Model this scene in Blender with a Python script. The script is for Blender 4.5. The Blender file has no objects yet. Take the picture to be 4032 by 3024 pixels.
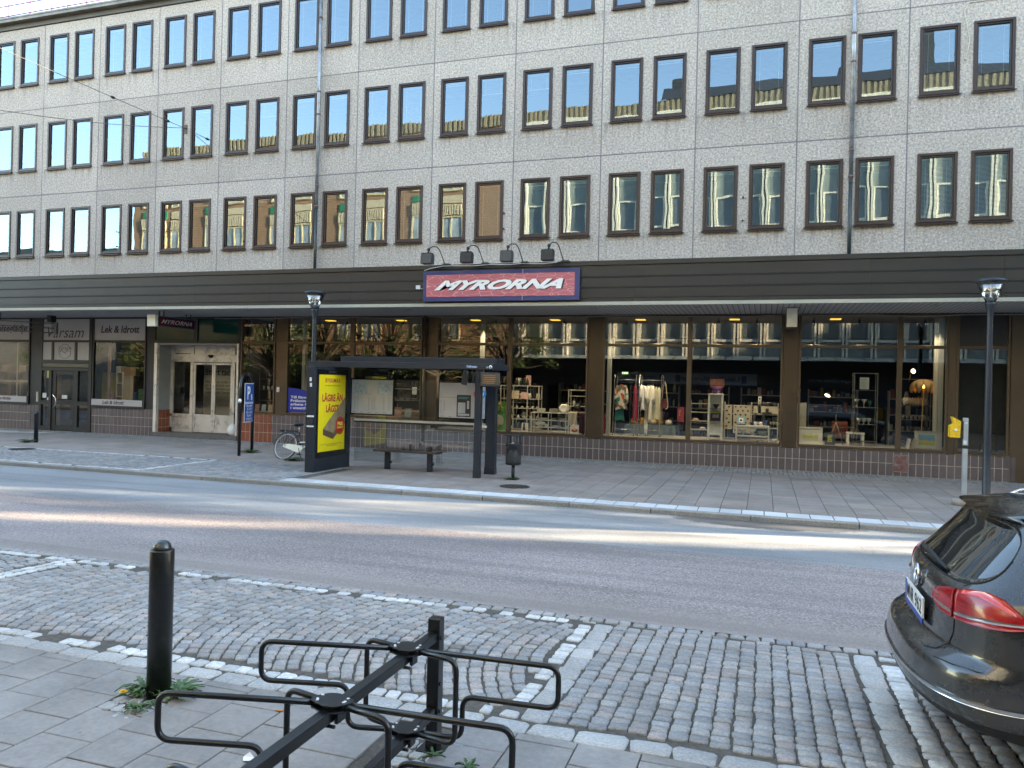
import bpy, math, random
from math import sin, cos, pi, radians, sqrt, floor, atan2
from mathutils import Vector, Matrix
random.seed(7)
R = radians
sc = bpy.context.scene
col = sc.collection
# ------------------------------------------------------------ camera
cam_d = bpy.data.cameras.new('camera')
cam_d.sensor_width = 36.0
cam_d.lens = 3030.0 / 4032.0 * 36.0
cam_d.clip_start = 0.05
cam_d.clip_end = 2000.0
cam = bpy.data.objects.new('camera', cam_d)
col.objects.link(cam)
yaw, pit, rol = -0.3162, 0.0014, 0.0244
fw = Vector((sin(yaw) * cos(pit), cos(yaw) * cos(pit), sin(pit)))
rt = Vector((cos(yaw), -sin(yaw), 0.0))
upv = rt.cross(fw)
cr = rt * cos(rol) + upv * sin(rol)
cu = -rt * sin(rol) + upv * cos(rol)
M = Matrix((cr, cu, -fw)).transposed().to_4x4()
M.translation = Vector((0, 0, 2.0))
cam.matrix_world = M
sc.camera = cam
# ------------------------------------------------------------ light
SUN_AZ, SUN_EL = R(14.0), R(13.0)      # azimuth measured from +X towards +Y
w = bpy.data.worlds.new('World')
sc.world = w
w.use_nodes = True
nt = w.node_tree
bg = nt.nodes['Background']
sky = nt.nodes.new('ShaderNodeTexSky')
sky.sky_type = 'NISHITA'
sky.sun_disc = False
sky.sun_elevation = SUN_EL
sky.sun_rotation = pi / 2 - SUN_AZ
sky.air_density = 1.0
sky.dust_density = .35
sky.ozone_density = 1.6
nt.links.new(sky.outputs[0], bg.inputs['Color'])
bg.inputs['Strength'].default_value = 0.15
sun_d = bpy.data.lights.new('sun', 'SUN')
sun_d.energy = 4.6
sun_d.angle = R(0.5)
sun_d.color = (1.0, 0.88, 0.70)
sun = bpy.data.objects.new('sun', sun_d)
col.objects.link(sun)
sdir = Vector((cos(SUN_EL) * cos(SUN_AZ), cos(SUN_EL) * sin(SUN_AZ), sin(SUN_EL)))
sun.rotation_euler = (-sdir).to_track_quat('-Z', 'Y').to_euler()
sun.location = sdir * 150
sc.view_settings.view_transform = 'Standard'
sc.view_settings.look = 'None'
sc.view_settings.exposure = 3.46
sc.view_settings.use_white_balance = True
sc.view_settings.white_balance_temperature = 7700
sc.view_settings.white_balance_tint = 10
sc.view_settings.gamma = 1.0
sc.cycles.max_bounces = 8
sc.cycles.diffuse_bounces = 3
sc.cycles.glossy_bounces = 4
sc.cycles.transmission_bounces = 4
sc.cycles.transparent_max_bounces = 16
sc.cycles.caustics_reflective = False
sc.cycles.caustics_refractive = False
sc.cycles.sample_clamp_indirect = 4.0

# ------------------------------------------------------------ mesh builder
class MB:
    def __init__(s):
        s.v = []; s.f = []; s.m = []; s.sm = []
    def add(s, vs, fs, mi=0, sm=False):
        o = len(s.v)
        s.v.extend([tuple(p) for p in vs])
        for f in fs:
            s.f.append(tuple(i + o for i in f)); s.m.append(mi); s.sm.append(sm)
        return s
    def box(s, x0, y0, z0, x1, y1, z1, mi=0):
        vs = [(x0, y0, z0), (x1, y0, z0), (x1, y1, z0), (x0, y1, z0), (x0, y0, z1), (x1, y0, z1), (x1, y1, z1), (x0, y1, z1)]
        return s.add(vs, [(0, 3, 2, 1), (4, 5, 6, 7), (0, 1, 5, 4), (1, 2, 6, 5), (2, 3, 7, 6), (3, 0, 4, 7)], mi)
    def obox(s, c, size, rot=None, mi=0):
        hx, hy, hz = size[0] / 2, size[1] / 2, size[2] / 2
        rot = rot or Matrix.Identity(3)
        c = Vector(c)
        vs = [c + rot @ Vector(p) for p in [(-hx, -hy, -hz), (hx, -hy, -hz), (hx, hy, -hz), (-hx, hy, -hz), (-hx, -hy, hz), (hx, -hy, hz), (hx, hy, hz), (-hx, hy, hz)]]
        return s.add(vs, [(0, 3, 2, 1), (4, 5, 6, 7), (0, 1, 5, 4), (1, 2, 6, 5), (2, 3, 7, 6), (3, 0, 4, 7)], mi)
    def quad(s, a, b, c, d, mi=0):
        return s.add([a, b, c, d], [(0, 1, 2, 3)], mi)
    def poly(s, pts, mi=0):
        return s.add(pts, [tuple(range(len(pts)))], mi)
    def prism(s, pts, axis, a, b, mi=0, sm=False):
        """extrude a 2-D outline along axis 'x','y' or 'z' from a to b"""
        def P(p, t):
            return {'x': (t, p[0], p[1]), 'y': (p[0], t, p[1]), 'z': (p[0], p[1], t)}[axis]
        n = len(pts)
        vs = [P(p, a) for p in pts] + [P(p, b) for p in pts]
        s.add(vs, [tuple(range(n - 1, -1, -1)), tuple(range(n, 2 * n))], mi)
        o = len(s.v) - 2 * n
        for i in range(n):
            j = (i + 1) % n
            s.f.append((o + i, o + j, o + n + j, o + n + i)); s.m.append(mi); s.sm.append(sm)
        return s
    def tube(s, pts, r, n=10, mi=0, closed=False, sx=1.0):
        pts = [Vector(p) for p in pts]
        k = len(pts)
        rr = r if isinstance(r, (list, tuple)) else [r] * k
        up = None
        rings = []
        for i in range(k):
            if closed:
                t = (pts[(i + 1) % k] - pts[i - 1])
            elif i == 0: t = pts[1] - pts[0]
            elif i == k - 1: t = pts[-1] - pts[-2]
            else: t = (pts[i + 1] - pts[i]).normalized() + (pts[i] - pts[i - 1]).normalized()
            t = t.normalized() if t.length > 1e-9 else Vector((0, 0, 1))
            if up is None:
                up = Vector((0, 0, 1)) if abs(t.z) < 0.9 else Vector((1, 0, 0))
            a = t.cross(up)
            if a.length < 1e-6: a = t.cross(Vector((0, 1, 0)))
            a.normalize()
            b = a.cross(t).normalized()
            up = b
            rings.append([pts[i] + a * (cos(2 * pi * j / n) * rr[i] * sx) + b * (sin(2 * pi * j / n) * rr[i]) for j in range(n)])
        vs = [p for ring in rings for p in ring]
        fs = []
        for i in range(k if closed else k - 1):
            i2 = (i + 1) % k
            for j in range(n):
                j2 = (j + 1) % n
                fs.append((i * n + j, i * n + j2, i2 * n + j2, i2 * n + j))
        s.add(vs, fs, mi, True)
        if not closed:
            o = len(s.v) - len(vs)
            s.f.append(tuple(o + j for j in range(n - 1, -1, -1))); s.m.append(mi); s.sm.append(False)
            s.f.append(tuple(o + (k - 1) * n + j for j in range(n))); s.m.append(mi); s.sm.append(False)
        return s
    def lathe(s, prof, c=(0, 0, 0), n=24, mi=0, sm=True, sx=1.0, sy=1.0):
        vs = []
        for (r, z) in prof:
            for j in range(n):
                a = 2 * pi * j / n
                vs.append((c[0] + r * sx * cos(a), c[1] + r * sy * sin(a), c[2] + z))
        fs = []
        for i in range(len(prof) - 1):
            for j in range(n):
                j2 = (j + 1) % n
                fs.append((i * n + j, i * n + j2, (i + 1) * n + j2, (i + 1) * n + j))
        s.add(vs, fs, mi, sm)
        o = len(s.v) - len(vs)
        if prof[0][0] > 1e-4:
            s.f.append(tuple(o + j for j in range(n - 1, -1, -1))); s.m.append(mi); s.sm.append(False)
        if prof[-1][0] > 1e-4:
            s.f.append(tuple(o + (len(prof) - 1) * n + j for j in range(n))); s.m.append(mi); s.sm.append(False)
        return s
    def sphere(s, c, r, n=12, mi=0):
        k = n // 2
        return s.lathe([(max(1e-5, r * sin(pi * i / k)), -r * cos(pi * i / k)) for i in range(k + 1)], c, n, mi)
    def build(s, name, mats, parent=None, world=False, bevel=0.0, label=None, segs=2):
        me = bpy.data.meshes.new(name)
        vs = s.v
        if world and parent is not None:
            l = parent.location
            vs = [(p[0] - l.x, p[1] - l.y, p[2] - l.z) for p in vs]
        me.from_pydata(vs, [], s.f)
        mats = mats if isinstance(mats, (list, tuple)) else [mats]
        for m_ in mats: me.materials.append(m_)
        me.polygons.foreach_set('material_index', s.m)
        me.polygons.foreach_set('use_smooth', s.sm)
        me.update()
        o = bpy.data.objects.new(name, me)
        col.objects.link(o)
        if parent is not None: o.parent = parent
        if bevel:
            b = o.modifiers.new('bevel', 'BEVEL'); b.width = bevel; b.segments = segs; b.limit_method = 'ANGLE'
        if label: o['label'] = label
        return o

def thing(name, label, cat, loc=(0, 0, 0), rz=0.0, group=None):
    o = bpy.data.objects.new(name, None)
    o.empty_display_size = 0.2
    col.objects.link(o)
    o.location = loc; o.rotation_euler = (0, 0, rz)
    o['label'] = label; o['category'] = cat
    if group: o['group'] = group
    return o
def tag(o, label, cat, group=None):
    o['label'] = label; o['category'] = cat
    if group: o['group'] = group
    return o
def struct(o, kind='structure', label=None):
    o['kind'] = kind
    if label: o['label'] = label
    return o
def copy_tree(o, parent=None):
    c = o.copy(); col.objects.link(c)
    if parent is not None: c.parent = parent
    for ch in list(o.children): copy_tree(ch, c)
    return c

# ------------------------------------------------------------ materials
def _new(name):
    m = bpy.data.materials.new(name); m.use_nodes = True
    t = m.node_tree
    return m, t, t.nodes['Principled BSDF'], t.nodes['Material Output']
def N(t, typ, **kw):
    n = t.nodes.new(typ)
    for k, v in kw.items():
        if k in n.inputs: n.inputs[k].default_value = v
        else: setattr(n, k, v)
    return n
def noise(t, co, scale, detail=4, rough=.55):
    n = t.nodes.new('ShaderNodeTexNoise')
    n.inputs['Scale'].default_value = scale; n.inputs['Detail'].default_value = detail
    n.inputs['Roughness'].default_value = rough
    if co is not None: t.links.new(co, n.inputs['Vector'])
    return n.outputs['Fac']
def ramp(t, fac, stops):
    r = t.nodes.new('ShaderNodeValToRGB')
    el = r.color_ramp.elements
    while len(el) < len(stops): el.new(.5)
    for e, (p, c) in zip(el, stops):
        e.position = p; e.color = (c[0], c[1], c[2], 1) if not isinstance(c, (int, float)) else (c, c, c, 1)
    t.links.new(fac, r.inputs[0])
    return r.outputs[0]
def mixc(t, fac, a, b, typ='MIX'):
    n = t.nodes.new('ShaderNodeMix'); n.data_type = 'RGBA'; n.blend_type = typ
    for sck, v in ((n.inputs[0], fac), (n.inputs[6], a), (n.inputs[7], b)):
        if isinstance(v, (int, float)): sck.default_value = v
        elif isinstance(v, tuple): sck.default_value = (v[0], v[1], v[2], 1)
        else: t.links.new(v, sck)
    return n.outputs[2]
def math_(t, op, a, b=0.0, c=0.0):
    n = t.nodes.new('ShaderNodeMath'); n.operation = op
    for sck, v in zip(n.inputs, (a, b, c)):
        if isinstance(v, (int, float)): sck.default_value = v
        else: t.links.new(v, sck)
    return n.outputs[0]
def objco(t, scale=None):
    c = t.nodes.new('ShaderNodeTexCoord').outputs['Object']
    if scale:
        m = t.nodes.new('ShaderNodeMapping'); m.inputs['Scale'].default_value = scale
        t.links.new(c, m.inputs[0]); c = m.outputs[0]
    return c
def bump(t, p, h, strength, dist=.01):
    b = t.nodes.new('ShaderNodeBump'); b.inputs['Strength'].default_value = strength; b.inputs['Distance'].default_value = dist
    t.links.new(h, b.inputs['Height']); t.links.new(b.outputs[0], p.inputs['Normal'])
_cache = {}
def mat(name, c, rough=.6, metal=0.0, var=.12, vs=4.0, bmp=0.0, bs=60.0, rand=0.0, emit=0.0, ecol=None, spec=.5, coat=0.0, c2=None, dirt=None):
    key = name
    if key in _cache: return _cache[key]
    m, t, p, out = _new(name)
    co = objco(t)
    n = noise(t, co, vs)
    lo = tuple(x * (1 - var) for x in c); hi = tuple(min(1, x * (1 + var)) for x in (c2 or c))
    cc = ramp(t, n, [(.3, lo), (.7, hi)])
    if rand:
        g = t.nodes.new('ShaderNodeNewGeometry')
        f = math_(t, 'MULTIPLY_ADD', g.outputs['Random Per Island'], 2 * rand, 1 - rand)
        h = t.nodes.new('ShaderNodeHueSaturation'); t.links.new(f, h.inputs['Value']); t.links.new(cc, h.inputs['Color']); cc = h.outputs[0]
    if dirt:
        n2 = noise(t, co, dirt[1], 6, .7)
        cc = mixc(t, ramp(t, n2, [(.5, 0), (.7, 1)]), cc, dirt[0])
    t.links.new(cc, p.inputs['Base Color'])
    p.inputs['Roughness'].default_value = rough
    rr = math_(t, 'MULTIPLY_ADD', noise(t, co, vs * 3), .3 * rough, .85 * rough)
    t.links.new(rr, p.inputs['Roughness'])
    p.inputs['Metallic'].default_value = metal
    p.inputs['Specular IOR Level'].default_value = spec
    p.inputs['Coat Weight'].default_value = coat
    if emit:
        p.inputs['Emission Color'].default_value = (*(ecol or c), 1); p.inputs['Emission Strength'].default_value = emit
    if bmp: bump(t, p, noise(t, co, bs, 5), bmp)
    _cache[key] = m
    return m
def glass_mat(name, base, mult, tint=(1, 1, 1), wob=0.0, ws=1.2, ior=1.5, gl=(1, 1, 1)):
    m, t, p, out = _new(name)
    t.nodes.remove(p)
    tr = N(t, 'ShaderNodeBsdfTransparent', Color=(*tint, 1))
    gs = N(t, 'ShaderNodeBsdfGlossy', Roughness=0.0, Color=(*gl, 1))
    fr = N(t, 'ShaderNodeFresnel', IOR=ior)
    fac = math_(t, 'MULTIPLY_ADD', fr.outputs[0], mult, base)
    fac = math_(t, 'MINIMUM', fac, 1.0)
    mx = t.nodes.new('ShaderNodeMixShader')
    t.links.new(fac, mx.inputs[0]); t.links.new(tr.outputs[0], mx.inputs[1]); t.links.new(gs.outputs[0], mx.inputs[2])
    t.links.new(mx.outputs[0], out.inputs[0])
    if wob:
        b = t.nodes.new('ShaderNodeBump'); b.inputs['Strength'].default_value = wob; b.inputs['Distance'].default_value = .05
        g = t.nodes.new('ShaderNodeNewGeometry')
        t.links.new(noise(t, g.outputs['Position'], ws, 1), b.inputs['Height'])
        t.links.new(b.outputs[0], gs.inputs['Normal'])
    return m

# ------------------------------------------------------------ lettering
def lettering(body, box, mat_, parent, y=0.0, bold=0.0, shear=0.0, extrude=0.002, rot=None, name='lettering', keep=False, align='CENTER', world=False, spacing=1.0, line=1.0):
    """text fitted in box (x0,z0,x1,z1) of the XZ plane at depth y, facing -Y; rot is a Matrix applied afterwards"""
    cd = bpy.data.curves.new('lettering', 'FONT')
    cd.body = body; cd.size = 1.0; cd.extrude = 0.0; cd.offset = bold; cd.shear = shear; cd.align_x = align
    cd.resolution_u = 3; cd.space_character = spacing; cd.space_line = line
    to = bpy.data.objects.new('lettering', cd); col.objects.link(to)
    me = bpy.data.meshes.new_from_object(to)
    bpy.data.objects.remove(to); bpy.data.curves.remove(cd)
    xs = [v.co.x for v in me.vertices]; ys = [v.co.y for v in me.vertices]
    x0, z0, x1, z1 = box
    sx = (x1 - x0) / max(1e-6, max(xs) - min(xs)); sz = (z1 - z0) / max(1e-6, max(ys) - min(ys))
    cx, cz = (max(xs) + min(xs)) / 2, (max(ys) + min(ys)) / 2
    if keep: sx = sz = min(sx, sz)
    off = parent.location if (world and parent is not None) else Vector((0, 0, 0))
    for v in me.vertices:
        p = Vector(((x0 + x1) / 2 + (v.co.x - cx) * sx, y, (z0 + z1) / 2 + (v.co.y - cz) * sz))
        if rot is not None: p = rot @ p
        v.co = p - off
    me.materials.clear(); me.materials.append(mat_)
    o = bpy.data.objects.new(name, me); col.objects.link(o)
    if parent is not None: o.parent = parent
    return o
# ============================================================ GROUND
D = 20.79
ROADZ = -0.09
def gz(y):
    if y <= 4.25: return 0.0
    if y >= 6.9: return ROADZ
    return ROADZ * (y - 4.25) / (6.9 - 4.25)

def asphalt_mat():
    m, t, p, out = _new('asphalt')
    co = objco(t)
    sep = t.nodes.new('ShaderNodeSeparateXYZ'); t.links.new(co, sep.inputs[0])
    jag = noise(t, co, 9.0, 4)
    ysh = math_(t, 'MULTIPLY_ADD', jag, .12, sep.outputs['Y'])
    seam = math_(t, 'GREATER_THAN', ysh, 10.16)
    big = noise(t, objco(t, (.25, .8, 1)), 1.0, 3)
    fine = noise(t, co, 48.0, 4, .8)
    mid = noise(t, co, 22.0, 4, .8)
    near = ramp(t, fine, [(.36, (.068, .057, .055)), (.5, (.200, .171, .163)), (.64, (.47, .41, .39))])
    near = mixc(t, ramp(t, mid, [(.35, 0), (.65, 1)]), near, mixc(t, .6, near, (.27, .235, .235)))
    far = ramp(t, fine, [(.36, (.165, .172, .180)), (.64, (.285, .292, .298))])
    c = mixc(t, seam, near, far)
    c = mixc(t, 1.0, c, ramp(t, big, [(.3, .74), (.7, 1.16)]), 'MULTIPLY')
    # sandy margin beside the setts
    edge = ramp(t, math_(t, 'MULTIPLY_ADD', jag, .5, math_(t, 'MULTIPLY', math_(t, 'SUBTRACT', sep.outputs['Y'], 6.9), 1.1)), [(.55, 1), (1.0, 0)])
    c = mixc(t, math_(t, 'MULTIPLY', edge, .55), c, (.27, .235, .215))
    # dark damp patch by the far kerb
    dx = math_(t, 'DIVIDE', math_(t, 'SUBTRACT', sep.outputs['X'], .05), 1.6)
    dy = math_(t, 'DIVIDE', math_(t, 'SUBTRACT', sep.outputs['Y'], 12.95), .72)
    d2 = math_(t, 'ADD', math_(t, 'MULTIPLY', dx, dx), math_(t, 'MULTIPLY', dy, dy))
    d2 = math_(t, 'MULTIPLY_ADD', noise(t, co, 5, 5, .7), 1.1, d2)
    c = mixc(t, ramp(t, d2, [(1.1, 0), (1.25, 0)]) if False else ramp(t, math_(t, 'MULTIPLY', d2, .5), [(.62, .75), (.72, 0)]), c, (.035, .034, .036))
    # tyre polished lane marks
    wx = noise(t, objco(t, (.05, 2.2, 1)), 1.0, 2)
    c = mixc(t, ramp(t, wx, [(.5, 0), (.62, .28)]), c, (.09, .085, .085))
    # hairline cracks
    vo = N(t, 'ShaderNodeTexVoronoi', feature='DISTANCE_TO_EDGE'); vo.inputs['Scale'].default_value = 1.1
    mp = t.nodes.new('ShaderNodeMapping'); t.links.new(co, mp.inputs[0])
    nz = t.nodes.new('ShaderNodeTexNoise'); nz.inputs['Scale'].default_value = 3; t.links.new(co, nz.inputs['Vector'])
    va = t.nodes.new('ShaderNodeVectorMath'); va.operation = 'ADD'; t.links.new(co, va.inputs[0]); t.links.new(nz.outputs['Color'], va.inputs[1])
    t.links.new(va.outputs[0], vo.inputs['Vector'])
    crack = math_(t, 'MULTIPLY', ramp(t, vo.outputs['Distance'], [(.0, 1), (.006, 0)]), ramp(t, noise(t, co, .5, 2), [(.56, 0), (.62, .6)]))
    c = mixc(t, crack, c, (.03, .03, .03))
    t.links.new(c, p.inputs['Base Color'])
    p.inputs['Roughness'].default_value = .82
    bump(t, p, fine, .55, .006)
    return m
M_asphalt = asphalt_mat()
def stone_mat(name, c, var, rand, bs=90, sat=0.0, big=.15):
    m, t, p, out = _new(name)
    co = objco(t)
    g = t.nodes.new('ShaderNodeNewGeometry')
    ri = g.outputs['Random Per Island']
    n = noise(t, co, bs, 4, .7)
    cc = ramp(t, n, [(.3, tuple(x * (1 - var) for x in c)), (.7, tuple(min(1, x * (1 + var)) for x in c))])
    cc = mixc(t, 1.0, cc, ramp(t, noise(t, co, 1.3, 5, .65), [(.3, 1 - big), (.7, 1 + big)]), 'MULTIPLY')
    if sat:
        tint = ramp(t, ri, [(0, (.86, .97, 1.12)), (.35, (1, 1, 1)), (.7, (1, 1, 1)), (.86, (1.10, .98, .92)), (1, (1.22, .98, .92))])
        cc = mixc(t, sat, cc, mixc(t, 1.0, cc, tint, 'MULTIPLY'))
    if 'slab' in name and 'tactile' not in name:      # trodden gum and grime spots
        vo = N(t, 'ShaderNodeTexVoronoi'); vo.inputs['Scale'].default_value = 2.6; vo.inputs['Randomness'].default_value = 1.0; t.links.new(co, vo.inputs['Vector'])
        sc_ = t.nodes.new('ShaderNodeSeparateColor'); t.links.new(vo.outputs['Color'], sc_.inputs[0])
        rad = math_(t, 'MULTIPLY', math_(t, 'MAXIMUM', math_(t, 'SUBTRACT', sc_.outputs[0], .45), 0.0), .14)
        cc = mixc(t, math_(t, 'MULTIPLY', math_(t, 'LESS_THAN', vo.outputs['Distance'], rad), .45), cc, (.075, .07, .066))
        cc = mixc(t, ramp(t, noise(t, co, .8, 6, .75), [(.50, 0), (.68, .38)]), cc, (.11, .10, .09))
    wn = t.nodes.new('ShaderNodeTexWhiteNoise'); wn.noise_dimensions = '1D'; t.links.new(ri, wn.inputs['W'])
    f = math_(t, 'MULTIPLY_ADD', wn.outputs['Value'], 2 * rand, 1 - rand)
    h = t.nodes.new('ShaderNodeHueSaturation'); t.links.new(f, h.inputs['Value']); t.links.new(cc, h.inputs['Color'])
    t.links.new(h.outputs[0], p.inputs['Base Color'])
    p.inputs['Roughness'].default_value = .72
    bump(t, p, n, .35, .006)
    return m
M_sett = stone_mat('granite_sett', (.258, .255, .252), .32, .20, 60, .5)
M_sett_white = stone_mat('white_painted_sett', (.46, .47, .475), .24, .2, 40)
M_granite = stone_mat('light_granite', (.34, .34, .335), .3, .12, 55)
M_slab = stone_mat('concrete_slab', (.222, .209, .200), .14, .09, 26, big=.30)
M_slab_far = stone_mat('concrete_slab_far', (.248, .208, .182), .13, .10, 26, .4, .18)
M_kerb = stone_mat('kerb_granite', (.25, .235, .215), .3, .08, 45)
M_tactile = stone_mat('white_tactile_slab', (.50, .51, .52), .12, .09, 25)
# old tar stain on the setts of the middle bay
def stain(m):
    t = m.node_tree; p = t.nodes['Principled BSDF']; src = p.inputs['Base Color'].links[0].from_socket
    g = t.nodes.new('ShaderNodeNewGeometry'); s_ = t.nodes.new('ShaderNodeSeparateXYZ'); t.links.new(g.outputs['Position'], s_.inputs[0])
    dx = math_(t, 'DIVIDE', math_(t, 'ADD', s_.outputs['X'], 2.35), .75); dy = math_(t, 'DIVIDE', math_(t, 'SUBTRACT', s_.outputs['Y'], 5.55), .42)
    d2 = math_(t, 'ADD', math_(t, 'MULTIPLY', dx, dx), math_(t, 'MULTIPLY', dy, dy))
    d2 = math_(t, 'MULTIPLY_ADD', noise(t, g.outputs['Position'], 4.5, 5, .7), 2.2, d2)
    c = mixc(t, ramp(t, math_(t, 'MULTIPLY', d2, .4), [(.40, .62), (.58, 0)]), src, (.045, .043, .042))
    t.links.new(c, p.inputs['Base Color'])
stain(M_sett)
M_joint = mat('joint_soil', (.078, .070, .060), .95, var=.35, vs=25, bmp=.5, bs=120)

def sheet(name, x0, x1, ys, zf, m_, dz=0.0, nx=1):
    b = MB()
    for i in range(len(ys) - 1):
        for k in range(nx):
            xa = x0 + (x1 - x0) * k / nx; xb = x0 + (x1 - x0) * (k + 1) / nx
            b.quad((xa, ys[i], zf(ys[i]) + dz), (xb, ys[i], zf(ys[i]) + dz), (xb, ys[i + 1], zf(ys[i + 1]) + dz), (xa, ys[i + 1], zf(ys[i + 1]) + dz))
    return b.build(name, m_)
M_far = mat('distant_ground', (.10, .10, .10), .9, vs=.2)
struct(sheet('ground', -900, 900, [-900, 900], lambda y: -.32, M_far))
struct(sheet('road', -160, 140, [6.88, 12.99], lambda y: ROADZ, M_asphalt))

def sett(b, cx, cy, w, h, z, ang=0.0, mi=0, hi=True, jit=.006, rnd=.15):
    """one stone with rounded corners and a slightly domed top"""
    ca, sa = cos(ang), sin(ang)
    hw, hh = w / 2, h / 2
    r = min(w, h) * rnd
    J = lambda: random.uniform(-jit, jit)
    ol = [(-hw + r, -hh + J()), (hw - r, -hh + J()), (hw + J(), -hh + r), (hw + J(), hh - r), (hw - r, hh + J()), (-hw + r, hh + J()), (-hw + J(), hh - r), (-hw + J(), -hh + r)]
    tz = z + random.uniform(-.004, .004)
    def P(p, k, zz):
        x, y = p[0] * k, p[1] * k
        return (cx + x * ca - y * sa, cy + x * sa + y * ca, zz)
    if hi:
        rings = [(1.0, tz - .03), (.99, tz - .007), (.93, tz - .001)]
    else:
        rings = [(1.0, tz - .02), (.95, tz)]
    vs = [P(p, k, zz) for (k, zz) in rings for p in ol]
    fs = []
    for i in range(len(rings) - 1):
        for j in range(8):
            j2 = (j + 1) % 8
            fs.append((i * 8 + j, i * 8 + j2, (i + 1) * 8 + j2, (i + 1) * 8 + j))
    o = (len(rings) - 1) * 8
    if hi:
        vs.append(P((J() * 2, J() * 2), 1, tz + .0015))
        c_ = len(vs) - 1
        for j in range(8): fs.append((o + j, o + (j + 1) % 8, c_))
    else:
        fs.append(tuple(range(o, o + 8)))
    b.add(vs, fs, mi, hi)

# ---- near parking bays of granite setts
near = MB()
XL, XR = -1.46, .93           # dividing stone bands
def band_row(b, x0, x1, y, L, W, mi, gaps=0.0, along='x', hi=True, jit=.008):
    x = x0
    while x < x1 - L * .3:
        l = L * random.uniform(.86, 1.14)
        if x + l > x1: l = x1 - x
        if random.random() > gaps and l > .04:
            if along == 'x': sett(b, x + l / 2, y, l - .014, W - .012, gz(y), 0, mi, hi, jit, .14)
            else: sett(b, y, x + l / 2, W - .012, l - .014, gz(x + l / 2), 0, mi, hi, jit, .14)
        x += l
# granite edge beside the slabs
band_row(near, -16, 6.2, 4.335, .27, .17, 2, jit=.012)
# fan pattern (left bay and further left)
def fan2(b, xa, xb, ya, yb, pitch=.108, mi=0, hi=True, ay=5.85, ah=1.45, amp=.5, z=None):
    bb = xa - amp
    while bb < xb + amp:
        y = ya + random.uniform(.0, .08)
        while y < yb - .05:
            k = (y - ay) / ah
            a = atan2(2 * amp * k, ah)      # lean of the course
            l = random.uniform(.09, .122)
            dy = l * cos(a)
            ym = y + dy / 2
            km = (ym - ay) / ah
            x = bb - amp * (1 - km * km) + random.uniform(-.005, .005)
            if xa + .04 < x < xb - .03 and ym + .04 < yb:
                sett(b, x, ym, (pitch - .014) * cos(a), l - .013, gz(ym) if z is None else z, -a, mi, hi)
            y += dy
        bb += pitch
fan2(near, -7.18, XL - .02, 4.58, 6.64)
fan2(near, -16.0, -7.45, 4.58, 6.64, hi=False)
band_row(near, -16, XL - .09, 4.50, .115, .12, 1, gaps=.27)
band_row(near, -16, XL + .0, 6.70, .13, .11, 1, gaps=.25)
band_row(near, -16, 1.9, 6.83, .12, .12, 0)
for xx in (-7.37, -7.25): band_row(near, 4.58, 6.64, xx, .12, .11, 1, along='y', hi=False)
# divider: worn white setts and a band of light granite
band_row(near, 4.44, 6.76, XL + .03, .10, .12, 1, gaps=.16, along='y')
band_row(near, 4.44, 6.76, XL + .18, .24, .17, 2, along='y', jit=.012)
# right bay: straight courses running away from the camera
x = XL + .33
while x < XR - .24:
    y = 4.44 + random.uniform(0, .08)
    while y < 6.74:
        l = random.uniform(.078, .112)
        if y + l < 6.77: sett(near, x + random.uniform(-.004, .004), y + l / 2, .106, l - .010, gz(y), random.uniform(-.05, .05), 0)
        y += l
    x += .1175
band_row(near, 4.44, 6.76, XR - .13, .25, .18, 2, along='y', jit=.012)
band_row(near, 4.44, 6.76, XR + .04, .095, .14, 1, gaps=.05, along='y')
x = XR + .18
while x < 6:
    y = 4.44 + random.uniform(0, .08)
    while y < 6.74:
        l = random.uniform(.08, .125)
        if y + l < 6.77: sett(near, x, y + l / 2, .105, l - .014, gz(y), random.uniform(-.08, .08), 0, x < 2.2)
        y += l
    x += .12
struct(near.build('parking_bay', [M_sett, M_sett_white, M_granite]))
struct(sheet('parking_bay_bed', -160, 140, [4.24, 5.0, 6.0, 6.9], lambda y: gz(y) - .013, M_joint))
# beyond the modelled stones on either side the bay goes on as plain sett paving
# ---- near pavement of staggered square slabs
def slab(b, x0, y0, x1, y1, z, mi=0, g=.004, th=.03):
    t = z + random.uniform(-.0015, .0015)
    j = lambda: random.uniform(-.0015, .0015)
    a = [(x0 + g + j(), y0 + g + j()), (x1 - g + j(), y0 + g + j()), (x1 - g + j(), y1 - g + j()), (x0 + g + j(), y1 - g + j())]
    i = .004
    c = [(a[0][0] + i, a[0][1] + i), (a[1][0] - i, a[1][1] + i), (a[2][0] - i, a[2][1] - i), (a[3][0] + i, a[3][1] - i)]
    vs = [(p[0], p[1], t - th) for p in a] + [(p[0], p[1], t - .003) for p in a] + [(p[0], p[1], t) for p in c]
    fs = [(8, 9, 10, 11)]
    for o in (0, 4):
        for k in range(4):
            k2 = (k + 1) % 4
            fs.append((o + k, o + k2, o + 4 + k2, o + 4 + k))
    b.add(vs, fs, mi)
nb = MB()
k = 0
x = -4.85 - .355 * 26
holes = [(-3.83, -3.42, 3.62, 4.17), (-1.86, -1.50, 3.60, 4.18)]
while x < 6.5:
    off = .175 if (round((x + 4.85) / .355) % 2) else 0.0
    y = 4.16 - off if off else 4.16
    if off: slab(nb, x, 3.985, x + .355, 4.245, 0)
    yy = 3.985 if off else 4.16
    if not off: slab(nb, x, 4.16, x + .355, 4.245, 0)
    while yy > -2.0:
        y0 = yy - .348
        cx, cy = x + .177, yy - .174
        if not any(h[0] < cx < h[1] and h[2] < cy < h[3] for h in holes):
            slab(nb, x, y0, x + .355, yy, 0)
        yy = y0
    x += .355
struct(nb.build('near_pavement', [M_slab]))
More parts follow.
